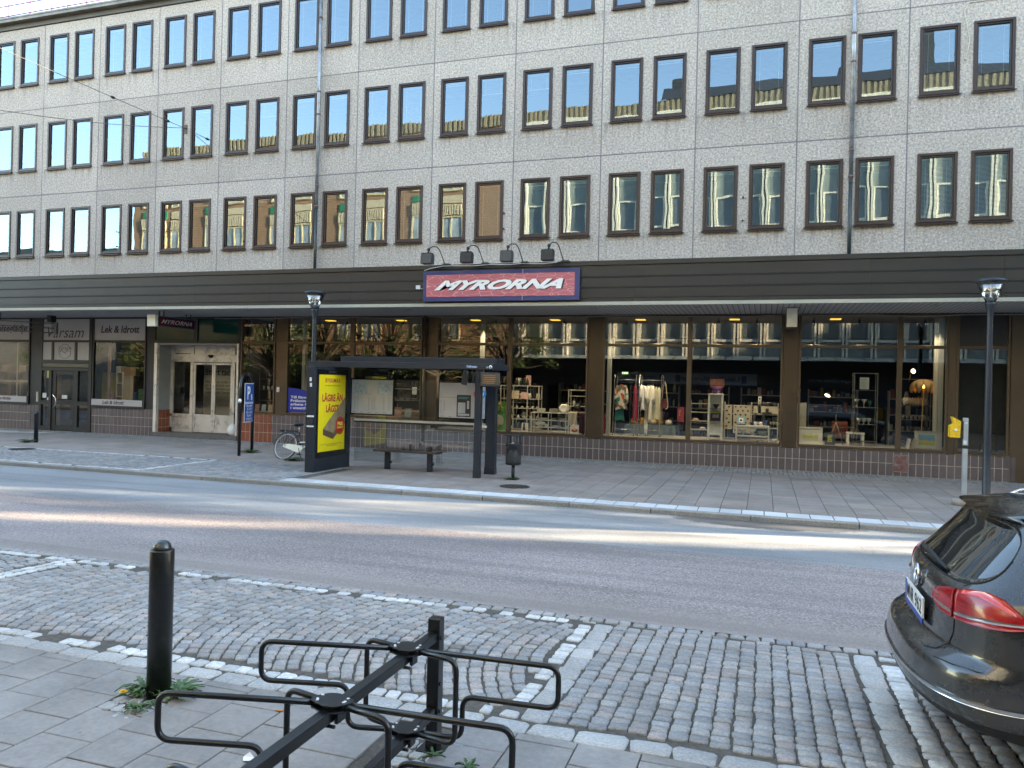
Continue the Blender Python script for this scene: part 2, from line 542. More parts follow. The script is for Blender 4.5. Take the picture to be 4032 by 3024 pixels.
struct(sheet('near_pavement_bed', -160, 140, [-5.2, 4.24], lambda y: -.014, M_joint))
# small setts let into the slabs round the bollard and the rack post
ps = MB()
for (hx0, hx1, hy0, hy1) in [(-3.80, -3.42, 3.62, 3.97), (-1.87, -1.50, 3.62, 3.98)]:
    yy = hy0 - .02
    while yy < hy1 + .1:
        xx = hx0
        while xx < hx1 + .02:
            l = random.uniform(.08, .13)
            sett(ps, xx + l / 2, yy, l - .014, random.uniform(.085, .1), -.004, random.uniform(-.2, .2), 0)
            xx += l
        yy += .105
struct(ps.build('sett_infill', [M_granite]))

# ---- far pavement
KY = 12.96
fb = MB()
x = -60.0
while x < 30:
    inbay = x < -12.5
    y = 13.52 if x > -9.1 else 15.62
    r = 0
    while y < 19.55:
        y1 = min(y + .35, 19.6)
        if x < 12 and x > -38: slab(fb, x, y, x + .43, y1, 0, 0, .005)
        y = y1
    x += .43
struct(fb.build('far_pavement', [M_slab_far]))
struct(sheet('far_pavement_bed', -160, 140, [13.0, D + 1.2], lambda y: -.012, M_joint))
# small cobbles along the foot of the shop wall
cb = MB()
x = -34.0
while x < 8:
    y = 19.63
    while y < D - .02:
        sett(cb, x + random.uniform(-.01, .01), y + .05, random.uniform(.085, .1), .09, .0, random.uniform(-.2, .2), 0, False)
        y += .103
    x += .108
struct(cb.build('cobble_margin', [M_sett]))
# kerb stones
kb = MB()
x = -60.3
while x < 40:
    L = random.choice([1.15, 1.4, 1.6, 1.75])
    j = random.uniform(-.006, .006)
    pts = [(KY + j, ROADZ - .05), (KY + j, -.022), (KY + .012 + j, -.006), (KY + .03 + j, 0.0), (13.06, .001), (13.06, ROADZ - .05)]
    kb.prism([(a, c) for a, c in pts], 'x', x + .006, x + L - .006)
    x += L
struct(kb.build('kerb', [M_kerb]))
# white tactile slabs behind the kerb
tb = MB()
x = -9.1
while x < 14:
    tb_w = .352
    b_ = tb
    slab(b_, x, 13.065, x + tb_w, 13.50, .002, 0, .008)
    if x < -6.8:
        for i in range(5):
            for j in range(6):
                cx, cy = x + .04 + i * .068, 13.10 + j * .07
                b_.box(cx, cy, .001, cx + .03, cy + .03, .007)
    x += tb_w
struct(tb.build('tactile_strip', [M_tactile]))
# far bays of setts on the left
fs_ = MB()
def fan3(b, xa, xb, ya, yb):
    amp, ah = .5, 1.45
    bb = xa - amp
    pitch = .118
    while bb < xb + amp:
        y = ya
        while y < yb - .05:
            l = random.uniform(.11, .15)
            k = (y - 14.6) / ah
            a = atan2(2 * amp * k, ah)
            dy = l * cos(a); ym = y + dy / 2; km = (ym - 14.6) / ah
            x = bb - amp * (1 - km * km)
            if xa < x < xb and ym < yb: sett(b, x, ym, (pitch - .02) * cos(a), l - .02, 0.0, -a, 0, False)
            y += dy
        bb += pitch
fan3(fs_, -34.0, -12.75, 13.24, 15.50)
x = -12.5
while x < -9.15:
    y = 13.1
    while y < 15.6:
        l = random.uniform(.12, .16)
        sett(fs_, x, y + l / 2, .10, l - .02, 0.0, random.uniform(-.05, .05), 0, False)
        y += l
    x += .118
def row_far(b, x0, x1, y, L, mi, al='x'):
    x = x0
    while x < x1:
        l = L * random.uniform(.8, 1.2)
        if random.random() > .08:
            if al == 'x': sett(b, x + l / 2, y, l - .012, .1, .003, 0, mi, False)
            else: sett(b, y, x + l / 2, .1, l - .012, .003, 0, mi, False)
        x += l
row_far(fs_, -34, -12.62, 13.14, .13, 1)
row_far(fs_, -34, -12.62, 15.56, .16, 1)
row_far(fs_, 13.2, 15.5, -12.66, .13, 1, 'y')
struct(fs_.build('far_parking_bay', [M_sett, M_sett_white]))
# painted arrow on the left of the pavement
M_paint = mat('road_paint', (.62, .62, .60), .8, var=.25, vs=9)
ar = MB()
ar.poly([(-24.9, 19.38, .006), (-24.2, 19.25, .006), (-23.0, 19.8, .006), (-22.9, 19.95, .006), (-23.5, 19.95, .006), (-24.0, 19.72, .006)])
ar.poly([(-26.2, 19.62, .006), (-24.3, 19.78, .006), (-24.3, 19.92, .006), (-26.2, 19.80, .006)])
struct(ar.build('painted_arrow', M_paint))
# manhole covers
M_iron = mat('cast_iron', (.055, .05, .045), .6, .4, var=.3, vs=30)
def manhole(x, y, r, label):
    b = MB()
    b.lathe([(r, -.01), (r, .006), (r - .02, .008), (r - .02, .003), (1e-5, .003)], (0, 0, 0), 28)
    for i in range(-5, 6):
        wdt = sqrt(max(0, (r - .03) ** 2 - (i * r / 6) ** 2))
        for k in range(-4, 5):
            if abs(k * r / 5) < wdt - .02: b.box(k * r / 5 - .012, i * r / 6 - .012, .002, k * r / 5 + .012, i * r / 6 + .012, .008)
    o = b.build('manhole_cover', M_iron); o.location = (x, y, .002)
    tag(o, label, 'manhole cover')
manhole(-4.62, 14.45, .30, 'round iron manhole cover in the pavement in front of the litter bin')
manhole(-18.5, 15.25, .32, 'dark manhole cover at the edge of the far left cobbled bay')
# ============================================================ OFFICE BUILDING
PJ = lambda k: -24.611 + 2.5269 * k
K0, K1 = -2, 14                      # modelled panels
BX0, BX1 = -75.0, 28.0
bld = thing('office_building', 'long office building of pebbled concrete panels with brown windows above a dark shop canopy', 'building', (-10, D, 0))

def aggregate():
    m, t, p, out = _new('pebbled_concrete')
    co = objco(t)
    fine = noise(t, co, 19.0, 6, .85)
    c = ramp(t, fine, [(.36, (.17, .150, .132)), (.46, (.365, .333, .303)), (.55, (.505, .465, .428)), (.64, (.72, .675, .625))])
    dark = noise(t, co, 60.0, 2, .6)
    c = mixc(t, ramp(t, dark, [(.66, 0), (.72, .45)]), c, (.09, .075, .07))
    big = noise(t, objco(t, (.35, 1, .5)), 1.0, 4, .6)
    c = mixc(t, 1.0, c, ramp(t, big, [(.3, (.90, .89, .88)), (.7, (1.04, 1.03, 1.03))]), 'MULTIPLY')
    # rain streaks below the sills
    sp = t.nodes.new('ShaderNodeSeparateXYZ'); t.links.new(co, sp.inputs[0])
    zz = math_(t, 'FRACT', math_(t, 'DIVIDE', math_(t, 'SUBTRACT', sp.outputs['Z'], 5.275), 3.0825))
    below = ramp(t, zz, [(.0, 0), (.12, .25), (.27, 1), (.285, 1), (.30, 0)])
    st = noise(t, objco(t, (7.0, 1, .35)), 1.0, 3, .7)
    fac = math_(t, 'MULTIPLY', below, ramp(t, st, [(.50, 0), (.64, .62)]))
    c = mixc(t, fac, c, (.19, .175, .16))
    # panels cast on different days differ a little in tone
    px = math_(t, 'FLOOR', math_(t, 'DIVIDE', math_(t, 'ADD', sp.outputs['X'], 14.611), 2.5269)); pz = math_(t, 'FLOOR', math_(t, 'DIVIDE', math_(t, 'SUBTRACT', sp.outputs['Z'], 5.275), 3.0825))
    wn = t.nodes.new('ShaderNodeTexWhiteNoise'); wn.noise_dimensions = '1D'; t.links.new(math_(t, 'MULTIPLY_ADD', pz, 37.0, px), wn.inputs['W'])
    c = mixc(t, 1.0, c, ramp(t, wn.outputs['Value'], [(0, (.90, .88, .86)), (1, (1.06, 1.04, 1.02))]), 'MULTIPLY')
    dust = noise(t, objco(t, (.9, 1, .9)), 1.0, 6, .75)
    c = mixc(t, ramp(t, dust, [(.52, 0), (.75, .30)]), c, (.22, .195, .17))
    t.links.new(c, p.inputs['Base Color'])
    p.inputs['Roughness'].default_value = .9
    bump(t, p, fine, .5, .01)
    return m
M_agg = aggregate()
M_seal = mat('joint_sealant', (.185, .17, .185), .7, var=.1)
M_wbrown = mat('brown_window_aluminium', (.036, .022, .021), .38, .25, var=.08, vs=1.5)
M_wbrown2 = mat('brown_window_sash', (.026, .018, .018), .4, .25, var=.08)
M_wglass = glass_mat('window_pane_glass', .135, 1.6, (.72, .78, .80), wob=.026, ws=1.3, ior=1.45, gl=(.66, .83, .97))
M_blind = mat('pale_blind', (.78, .80, .82), .7, var=.05)
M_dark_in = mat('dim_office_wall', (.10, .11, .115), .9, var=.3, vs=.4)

Z0 = [5.275, 8.36, 11.44]
W0, W1, W2, W3 = .235, 1.105, 1.385, 2.255
wall = MB()
g = .015
for zi, z0 in enumerate(Z0):
    z1 = z0 + 3.082
    if zi == 2: z1 = 14.42
    wl, wh = z0 + .905, z0 + 2.58
    for k in range(K0, K1):
        x0 = PJ(k); x1 = PJ(k + 1)
        xs = [x0 + g, x0 + W0, x0 + W1, x0 + W2, x0 + W3, x1 - g]
        zs = [z0 + g, wl, wh, z1 - g]
        for i in range(5):
            for j in range(3):
                if j == 1 and i in (1, 3): continue
                wall.quad((xs[i], D, zs[j]), (xs[i + 1], D, zs[j]), (xs[i + 1], D, zs[j + 1]), (xs[i], D, zs[j + 1]))
        for i in (1, 3):    # reveals
            a, b_ = xs[i], xs[i + 1]
            wall.quad((a, D, wl), (a, D, wh), (a, D + .16, wh), (a, D + .16, wl))
            wall.quad((b_, D, wh), (b_, D, wl), (b_, D + .16, wl), (b_, D + .16, wh))
            wall.quad((a, D, wh), (b_, D, wh), (b_, D + .16, wh), (a, D + .16, wh))
            wall.quad((b_, D, wl), (a, D, wl), (a, D + .16, wl), (b_, D + .16, wl))
        # panel edges
        for (a, b_, c_, d_) in (((xs[0], zs[0]), (xs[0], zs[3]), None, None), ((xs[5], zs[3]), (xs[5], zs[0]), None, None), ((xs[0], zs[3]), (xs[5], zs[3]), None, None), ((xs[5], zs[0]), (xs[0], zs[0]), None, None)):
            wall.quad((a[0], D, a[1]), (b_[0], D, b_[1]), (b_[0], D + .02, b_[1]), (a[0], D + .02, a[1]))
        # sealant strips behind the joints
        wall.quad((x0 - .02, D + .007, z0 - .02), (x0 + .02, D + .007, z0 - .02), (x0 + .02, D + .007, z1), (x0 - .02, D + .007, z1), 1)
        wall.quad((x0 - .02, D + .0075, z0 - .02), (x1 + .02, D + .0075, z0 - .02), (x1 + .02, D + .0075, z0 + .02), (x0 - .02, D + .0075, z0 + .02), 1)
# plain continuation outside the frame
for (a, b_) in ((BX0, PJ(K0)), (PJ(K1), BX1)):
    wall.quad((a, D, 5.275), (b_, D, 5.275), (b_, D, 14.42), (a, D, 14.42))
wall.quad((BX1, D, -.3), (BX1, D + 14, -.3), (BX1, D + 14, 14.42), (BX1, D, 14.42))
wall.quad((BX0, D + 14, -.3), (BX0, D, -.3), (BX0, D, 14.42), (BX0, D + 14, 14.42))
wall.quad((BX1, D + 14, -.3), (BX0, D + 14, -.3), (BX0, D + 14, 14.42), (BX1, D + 14, 14.42))
wall.build('wall', [M_agg, M_seal], bld, True)

# roof edge: dark board, gutter and roof
M_eave = mat('dark_eave_metal', (.085, .078, .070), .5, .3, var=.2, vs=1.2)
M_gutter = mat('weathered_gutter', (.20, .185, .165), .6, .3, var=.3, vs=2.5)
M_roof = mat('roof_sheet', (.07, .065, .06), .7, var=.2)
rf = MB()
rf.box(BX0, D - .05, 14.425, BX1, D + .02, 14.60, 0)
x = BX0
while x < BX1:
    x1 = min(x + 1.9, BX1)
    rf.box(x + .004, D - .26, 14.60, x1 - .004, D + .02, 14.70, 1)
    rf.box(x + .004, D - .28, 14.70, x1 - .004, D - .20, 14.76, 1)
    x = x1
rf.quad((BX0, D - .2, 14.705), (BX1, D - .2, 14.705), (BX1, D + 7, 15.3), (BX0, D + 7, 15.3), 2)
rf.quad((BX0, D + 7, 15.3), (BX1, D + 7, 15.3), (BX1, D + 14, 14.6), (BX0, D + 14, 14.6), 2)
rf.build('roof', [M_eave, M_gutter, M_roof], bld, True)

# rooms behind the windows
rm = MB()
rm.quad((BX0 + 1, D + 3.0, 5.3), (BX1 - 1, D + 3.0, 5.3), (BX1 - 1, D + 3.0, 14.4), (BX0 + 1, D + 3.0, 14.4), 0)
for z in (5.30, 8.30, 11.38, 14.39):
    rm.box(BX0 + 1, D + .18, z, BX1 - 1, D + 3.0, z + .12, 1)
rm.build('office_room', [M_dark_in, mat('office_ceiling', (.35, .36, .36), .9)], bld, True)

# one window of each kind, then copies
def slat_mesh(z_top, z_bot):
    b = MB()
    x0, x1 = .085, .785
    b.box(x0, .135, z_top - .03, x1, .165, z_top)
    z = z_top - .05
    while z > z_bot:
        b.quad((x0, .138, z), (x1, .138, z), (x1, .160, z + .012), (x0, .160, z + .012))
        z -= .030
    b.box(x0, .14, z_bot - .015, x1, .16, z_bot)
    for xx in (.20, .66):
        b.box(xx, .128, z_bot, xx + .006, .134, z_top)
    return b
def make_window(state):
    w_ = bpy.data.objects
    b = MB()
    Wd, Ht = .87, 1.675
    def fr(x0, z0, x1, z1, t_, y0, y1, mi):
        b.box(x0, y0, z0, x1, y1, z0 + t_, mi); b.box(x0, y0, z1 - t_, x1, y1, z1, mi)
        b.box(x0, y0, z0 + t_, x0 + t_, y1, z1 - t_, mi); b.box(x1 - t_, y0, z0 + t_, x1, y1, z1 - t_, mi)
    fr(.003, .0, Wd - .003, Ht - .003, .062, -.028, .10, 0)
    fr(.068, .065, Wd - .068, Ht - .068, .038, .004, .09, 1)
    f = b.build('window', [M_wbrown, M_wbrown2], bld, bevel=.004, segs=1)
    p = MB(); p.quad((.10, .045, .10), (.77, .045, .10), (.77, .045, 1.575), (.10, .045, 1.575))
    p.build('pane', M_wglass, f)
    s = MB()
    s.prism([(-.085, -.062), (-.085, -.040), (.0, -.004), (.0, -.030)], 'x', -.03, Wd + .03)
    s.prism([(-.030, -.055), (-.030, -.020), (.10, .001), (.10, -.01)], 'x', .001, Wd - .001)
    s.build('sill', M_wbrown, f)
    if state == 'raised': slat_mesh(1.575, 1.50).build('blind', M_blind, f)
    elif state == 'down': slat_mesh(1.575, .12).build('blind', M_blind, f)
    elif state == 'part': slat_mesh(1.575, 1.15).build('blind', M_blind, f)
    return f
protos = {s: make_window(s) for s in ('raised', 'down', 'part', 'bare')}
used = set()
rows = {
    0: 'rbrbrrrbbrrrrrrdrdrrrbrrrrddrrbr',
    1: 'rrrrrrddbrrprrddrpprrrrdrrdddddd',
    2: 'rrrrrrdddddddddddddrpprdrrdrdrdr',
}
st_of = {'r': 'raised', 'd': 'down', 'p': 'part', 'b': 'bare'}
for zi, z0 in enumerate(Z0):
    n = 0
    for k in range(K0, K1):
        for wx in (W0, W2):
            s = st_of[rows[zi][n % 32]]; n += 1
            if s in used: o = copy_tree(protos[s], bld)
            else: o = protos[s]; used.add(s)
            o.location = (PJ(k) + wx + 10, 0, z0 + .905)
            o['group'] = 'office windows'
        for ch in o.children:
            if ch.name.startswith('pane'): ch.rotation_euler = (random.uniform(-.004, .004), 0, random.uniform(-.008, .008))

# downpipes on the upper wall
M_zinc = mat('weathered_zinc_pipe', (.30, .32, .35), .45, .6, var=.3, vs=3, dirt=((.16, .14, .13), 5))
M_pipe_dark = mat('dark_green_pipe', (.035, .045, .045), .4, .3, var=.1)
M_clip = mat('rusty_clip', (.14, .09, .08), .7)
for X_, zj, lean in ((-13.28, 7.3, -.0), (1.93, 7.22, .0)):
    b = MB()
    b.tube([(X_, D - .10, 14.6), (X_, D - .10, zj)], .052, 12, 0)
    b.tube([(X_, D - .10, zj - .001), (X_, D - .10, 5.02)], .046, 12, 1)
    for z in (13.2, 10.9, 10.2, 8.0, 7.35):
        b.tube([(X_, D - .10, z), (X_, D - .10, z + .05)], .062, 12, 2)
        b.box(X_ - .012, D - .1, z + .01, X_ + .012, D, z + .03, 2)
    b.build('downpipe', [M_zinc, M_pipe_dark, M_clip], bld, True)

# ------------------------------------------------------------ canopy
YF = 18.2
M_fascia = mat('dark_canopy_sheet', (.015, .0155, .0165), .42, .1, var=.22, vs=.9)
M_fascia_l = mat('canopy_ledge', (.020, .021, .022), .38, .25, var=.15, vs=1.2)
M_cream = mat('cream_canopy_trim', (.36, .35, .29), .5, var=.12, vs=1.0, dirt=((.36, .33, .27), 2.2))
def soffit_mat():
    m, t, p, out = _new('soffit_boards')
    co = objco(t)
    sp = t.nodes.new('ShaderNodeSeparateXYZ'); t.links.new(co, sp.inputs[0])
    fr_ = math_(t, 'FRACT', math_(t, 'MULTIPLY', sp.outputs['X'], 8.0))
    c = ramp(t, fr_, [(0, (.02, .02, .02)), (.10, (.02, .02, .02)), (.16, (.42, .43, .45)), (1, (.48, .49, .50))])
    t.links.new(c, p.inputs['Base Color']); p.inputs['Roughness'].default_value = .6
    return m
cn = MB()
cn.box(BX0, YF + .012, 4.05, BX1, YF + .03, 4.94, 0)
for (za, zb, dy) in ((4.055, 4.135, .010), (4.15, 4.385, .0), (4.405, 4.640, .0), (4.660, 4.915, .0)):
    x = BX0 + 1.07
    while x < BX1:
        x1 = min(x + 2.535, BX1)
        cn.box(x + .002, YF - .012 + dy, za, x1 - .002, YF + .012, zb, 0)
        x = x1
cn.box(BX0, YF - .022, 4.372, BX1, YF - .001, 4.400, 2)
cn.box(BX0, YF - .022, 4.627, BX1, YF - .001, 4.655, 2)
cn.box(BX0, YF - .045, 4.925, BX1, YF + .05, 5.035, 1)
cn.quad((BX0, YF + .045, 5.03), (BX1, YF + .045, 5.03), (BX1, D, 5.30), (BX0, D, 5.30), 1)
cn.box(BX0, YF + .03, 4.03, BX0 + .05, D, 4.95, 0)
cn.build('canopy', [M_fascia, M_fascia_l, mat('black_groove', (.004, .004, .004), .7)], bld, True)
ct = MB()
x = BX0
while x < BX1:
    x1 = min(x + 3.6, BX1)
    ct.box(x + .003, YF - .04, 3.965, x1 - .003, YF + .03, 4.048, 0); x = x1
ct.build('canopy_trim', M_cream, bld, True, bevel=.004, segs=1)
so = MB(); so.box(BX0, YF + .031, 3.985, BX1, D + .4, 4.02, 0)
so.build('soffit', soffit_mat(), bld, True)
# recessed round lights in the soffit
sl = MB()
for i in range(12):
    sl.lathe([(.10, -.012), (.10, .0)], (-24.5 + i * 2.55, YF + .75, 3.984), 16)
sl.build('soffit_light', mat('soffit_lamp_ring', (.30, .30, .30), .5), bld, True)

# ------------------------------------------------------------ shop front
M_bronze = mat('bronze_shop_metal', (.105, .072, .045), .36, .45, var=.18, vs=1.2)
M_dkmetal = mat('black_brown_shop_metal', (.016, .0145, .0135), .45, .1, var=.15, vs=1.5)
M_silver = mat('pale_aluminium', (.68, .63, .56), .45, .35, var=.10, vs=2, dirt=((.26, .24, .22), 3))
M_sglass = glass_mat('shop_glass', .03, 1.7, (.88, .90, .89), wob=.014, ws=.45, ior=1.5)
M_tile = stone_mat('brown_ceramic_tile', (.118, .088, .088), .12, .14, 18)
M_tile.node_tree.nodes['Principled BSDF'].inputs['Roughness'].default_value = .42
M_tile_red = stone_mat('red_ceramic_tile', (.26, .068, .030), .14, .12, 18)
M_tile_red.node_tree.nodes['Principled BSDF'].inputs['Roughness'].default_value = .42
M_grout = mat('tile_grout', (.44, .40, .35), .9, var=.2, vs=6)
# plinth
def plinth(x0, x1, top, y=D, side=None, parent=bld, red=None):
    b = MB()
    b.box(x0, y + .004, -.05, x1, y + .25, top + .004, 1)
    xs = x0
    rows_ = [(-.04, .005, ), (.015, .305), (.320, .600)] if top < .7 else [(-.02, .295), (.310, .590), (.605, .880)]
    while xs < x1 - .02:
        xe = min(xs + .166, x1)
        for (za, zb) in rows_:
            b.box(xs + .009, y - .004, za, xe - .009, y + .01, min(zb, top), 0 if not (red and red(xs)) else 2)
        xs = xe
    b.build('plinth', [M_tile, M_grout, M_tile_red], parent, True, bevel=.003, segs=1)
plinth(-30.0, -24.46, .885)
plinth(-22.10, -19.42, .885)
plinth(-16.08, -9.40, .885, red=lambda x: x < -14.85)
plinth(-9.40, 5.64, .615)

def bar(b, x0, x1, z0, z1, y0=-.03, y1=.07, mi=0): b.box(x0, D + y0, z0, x1, D + y1, z1, mi)
glass_i = 0
def shop_window(xs, zb, parent=bld, metal=M_bronze, ztop=3.93, tz=(3.12, 3.20), glass_top=True, base=.06, name='shop_window'):
    """frame with mullions at the edges between xs pairs"""
    b = MB()
    X0, X1 = xs[0][0], xs[-1][1]
    bar(b, X0 - .05, X1 + .05, ztop, 3.985)
    bar(b, X0 - .05, X1 + .05, zb - base, zb, -.045, .07)
    for i, (a, c) in enumerate(xs):
        l = xs[i - 1][1] if i else a - .05
        bar(b, l, a, zb, ztop, -.03, .07)
        bar(b, a, c, tz[0], tz[1], -.02, .06)
    bar(b, X1, X1 + .05, zb, ztop)
    f = b.build(name, metal, parent, True, bevel=.004, segs=1)
    fl = f.location
    for (a, c) in xs:
        for (za, zb2) in ((zb, tz[0]), (tz[1], ztop)):
            if zb2 == ztop and not glass_top: continue
            gl = MB(); gl.quad((a, D + .02, za), (c, D + .02, za), (c, D + .02, zb2), (a, D + .02, zb2))
            me = gl.build('pane', M_sglass, None)
            for v in me.data.vertices: v.co = v.co - bld.location
            me.parent = f
    return f
shop_window([(-15.93, -14.74)], .96)
shop_window([(-14.22, -12.02), (-11.87, -9.66)], .96)
shop_window([(-9.10, -6.95), (-6.82, -4.66)], .68)
shop_window([(-4.15, -1.94), (-1.82, .40)], .68)
shop_window([(.88, 3.08), (3.20, 4.14)], .68)
shop_window([(4.42, 5.43)], .68, glass_top=False)
pnl = MB(); bar(pnl, 4.42, 5.43, 3.20, 3.93, .01, .03)
pnl.build('dark_panel', mat('dark_infill_panel', (.018, .013, .012), .4), bld, True)
# ribbed pillars
def pillar(x0, x1, zb, metal=M_bronze, ribs=True):
    b = MB()
    b.box(x0, D + .0, zb, x1, D + .3, 3.985)
    if ribs:
        x = x0 + .012
        while x < x1 - .02:
            b.box(x, D - .022, zb, x + .016, D + .0, 3.985); x += .033
    b.build('pillar', metal, bld, True)
pillar(-4.60, -4.21, .58); pillar(.46, .82, .58); pillar(4.20, 4.37, .58, ribs=False); pillar(5.50, 6.1, -.02, ribs=False)
pillar(-9.60, -9.16, .85, ribs=False); pillar(-14.68, -14.28, .85, ribs=False); pillar(-16.10, -15.99, .85, M_dkmetal, False)
pillar(-19.80, -19.42, .885, M_dkmetal, False); pillar(-24.92, -24.47, -.02, M_dkmetal, False)
bp = MB(); bp.tube([(-9.50, D - .09, 3.98), (-9.50, D - .09, .25)], .045, 12); bp.tube([(-9.5, D - .09, .27), (-9.5, D - .12, .18)], .05, 12)
for z in (.8, 1.9, 3.0): bp.tube([(-9.5, D - .09, z), (-9.5, D - .09, z + .04)], .055, 12)
bp.build('downpipe', mat('brass_coloured_pipe', (.16, .115, .07), .35, .6, var=.2), bld, True)
# plain shop front beyond the right edge
pr_ = MB(); pr_.box(6.1, D + .02, -.05, BX1, D + .2, .6); pr_.box(6.1, D + .06, .6, BX1, D + .2, 3.98, 1)
for i in range(12): pr_.box(6.1 + i * 2.2, D - .02, .6, 6.2 + i * 2.2, D + .06, 3.98, 0)
pr_.box(BX0, D + .02, -.05, -30, D + .2, 3.98, 0)
pr_.build('shopfront_wall', [M_dkmetal, mat('dark_shopfront_glass', (.02, .022, .024), .08, var=0)], bld, True)

# ---- left shop: windows with sign panels
M_signgrey = mat('silver_sign_sheet', (.42, .40, .40), .5, .2, var=.08, vs=1)
M_plum = mat('plum_lettering', (.035, .012, .045), .5, var=0)
f = shop_window([(-29.6, -25.0)], 1.18, metal=M_dkmetal, base=.30, glass_top=False)
f = shop_window([(-22.02, -19.83)], 1.18, metal=M_dkmetal, base=.30, glass_top=False)
sp_ = MB(); bar(sp_, -29.6, -25.0, 3.20, 3.93, .0, .02)
a1 = sp_.build('sign_panel', M_signgrey, bld, True)
sp_ = MB(); bar(sp_, -29.6, -25.02, .965, 1.175, -.055, -.047)
a2 = sp_.build('sign_strip', M_signgrey, bld, True)
sp_ = MB(); bar(sp_, -22.02, -19.83, 3.20, 3.93, .0, .02)
a3 = sp_.build('sign_panel', M_signgrey, bld, True)
sp_ = MB(); bar(sp_, -22.04, -19.86, .965, 1.175, -.055, -.047)
a4 = sp_.build('sign_strip', M_signgrey, bld, True)
sp_ = MB(); bar(sp_, -24.35, -22.24, 3.20, 3.93, .0, .02)
a5 = sp_.build('sign_panel', M_signgrey, bld, True)
def lt(body, box, m_, par, y, **k):
    o = lettering(body, box, m_, None, y, **k)
    for v in o.data.vertices: v.co = v.co - bld.location
    o.parent = par
    return o
lt('Inredning & Livselseglädje', (-28.9, 3.40, -25.12, 3.74), M_plum, a1, D - .006, bold=.02, shear=.15)
lt('selseglädje', (-26.6, 1.00, -25.75, 1.14), M_plum, a2, D - .06, bold=.02, shear=.15)
lt('Lek & Idrott', (-21.74, 3.45, -20.08, 3.70), M_plum, a3, D - .006, bold=.025, shear=.15)
lt('Lek & Idrott', (-21.55, 1.01, -20.62, 1.14), M_plum, a4, D - .06, bold=.02, shear=.15)
lt('Varsam', (-24.15, 3.28, -22.50, 3.66), M_plum, a5, D - .006, bold=-.004, shear=.3)
# ---- door bay of the left shop
db = MB()
bar(db, -24.46, -24.36, 0, 3.985); bar(db, -22.24, -22.10, 0, 3.985)
bar(db, -24.36, -22.24, 3.93, 3.985); bar(db, -24.36, -22.24, 3.12, 3.195)
bar(db, -24.36, -22.24, 2.38, 2.50); bar(db, -23.93, -23.84, 2.50, 3.12); bar(db, -22.88, -22.78, 2.50, 3.12)
bar(db, -24.36, -22.24, 2.12, 2.24); bar(db, -24.02, -23.9, .0, 2.12); bar(db, -22.82, -22.70, 0, 2.12)
bar(db, -24.36, -24.02, .0, .16); bar(db, -24.36, -24.02, .92, 1.06); bar(db, -22.70, -22.24, 0, .16); bar(db, -22.70, -22.24, .92, 1.06)
fr_ = db.build('door_frame', M_dkmetal, bld, True, bevel=.004, segs=1)
b = MB(); bar(b, -24.36, -22.24, 2.25, 2.375, -.01, .02); o = b.build('olive_header', mat('olive_header', (.13, .12, .085), .5), bld, True)
for (a, c, txt) in ((-24.36, -23.93, None), (-23.84, -22.88, 'Varsam'), (-22.78, -22.24, None)):
    b = MB(); bar(b, a, c, 2.50, 3.12, .0, .015); o = b.build('white_panel', mat('frosted_white_panel', (.42, .42, .42), .5, var=.05), bld, True)
    if txt:
        lt(txt, (-23.62, 2.86, -23.05, 3.0), M_plum, o, D - .006, bold=-.01, shear=.3)
        c_ = MB(); c_.tube([(-23.34 + .27 * cos(t_ * pi / 16), D - .004, 2.80 + .25 * sin(t_ * pi / 16)) for t_ in range(32)], .006, 4, closed=True)
        pts_ = [(-23.56 + i * .04, D - .004, 2.76 + .05 * sin(i * .9) + .03 * (i % 3)) for i in range(12)]
        c_.tube(pts_, .006, 4)
        e = c_.build('emblem', M_plum, None)
        for v in e.data.vertices: v.co = v.co - bld.location
        e.parent = o
dr = MB()
for (x0, x1, z0, z1) in ((-23.90, -23.72, .02, 2.12), (-22.93, -22.82, .02, 2.12), (-23.72, -22.93, .02, .2), (-23.72, -22.93, .92, 1.1), (-23.72, -22.93, 1.98, 2.12)):
    bar(dr, x0, x1, z0, z1, .0, .05)
door = dr.build('door', M_dkmetal, bld, True, bevel=.004, segs=1)
def childmb(b, name, m_, par):
    e = b.build(name, m_, None)
    for v in e.data.vertices: v.co = v.co - bld.location
    e.parent = par
    return e
b = MB()
b.quad((-23.72, D + .02, .2), (-22.93, D + .02, .2), (-22.93, D + .02, .92), (-23.72, D + .02, .92)); childmb(b, 'pane', M_sglass, door); b = MB(); b.quad((-23.72, D + .02, 1.1), (-22.93, D + .02, 1.1), (-22.93, D + .02, 1.98), (-23.72, D + .02, 1.98))
childmb(b, 'pane', M_sglass, door)
b = MB(); b.tube([(-23.82, D - .02, .78), (-23.74, D - .08, .80), (-23.60, D - .11, .90), (-23.56, D - .12, 1.02), (-23.60, D - .11, 1.16), (-23.74, D - .08, 1.27), (-23.82, D - .02, 1.29)], .02, 8)
M_chrome = mat('bright_steel', (.65, .65, .66), .18, 1.0, var=.03)
childmb(b, 'handle', M_chrome, door)
b = MB(); b.box(-23.42, D - .01, 1.14, -23.18, D + .0, 1.27); childmb(b, 'notice', mat('white_paper', (.62, .62, .58), .7, var=.05), door)
for (x0, x1) in ((-24.36, -24.02), (-22.70, -22.24)):
    for (za, zb) in ((.16, .92), (1.06, 2.12)):
        b = MB(); b.quad((x0, D + .02, za), (x1, D + .02, za), (x1, D + .02, zb), (x0, D + .02, zb)); childmb(b, 'sidelight_pane', M_sglass, fr_)
b = MB(); b.box(-24.33, D + .0, 1.15, -24.15, D + .012, 1.32); b.box(-24.12, D, 1.08, -24.05, D + .012, 1.16); childmb(b, 'notice', _cache['white_paper'], fr_)
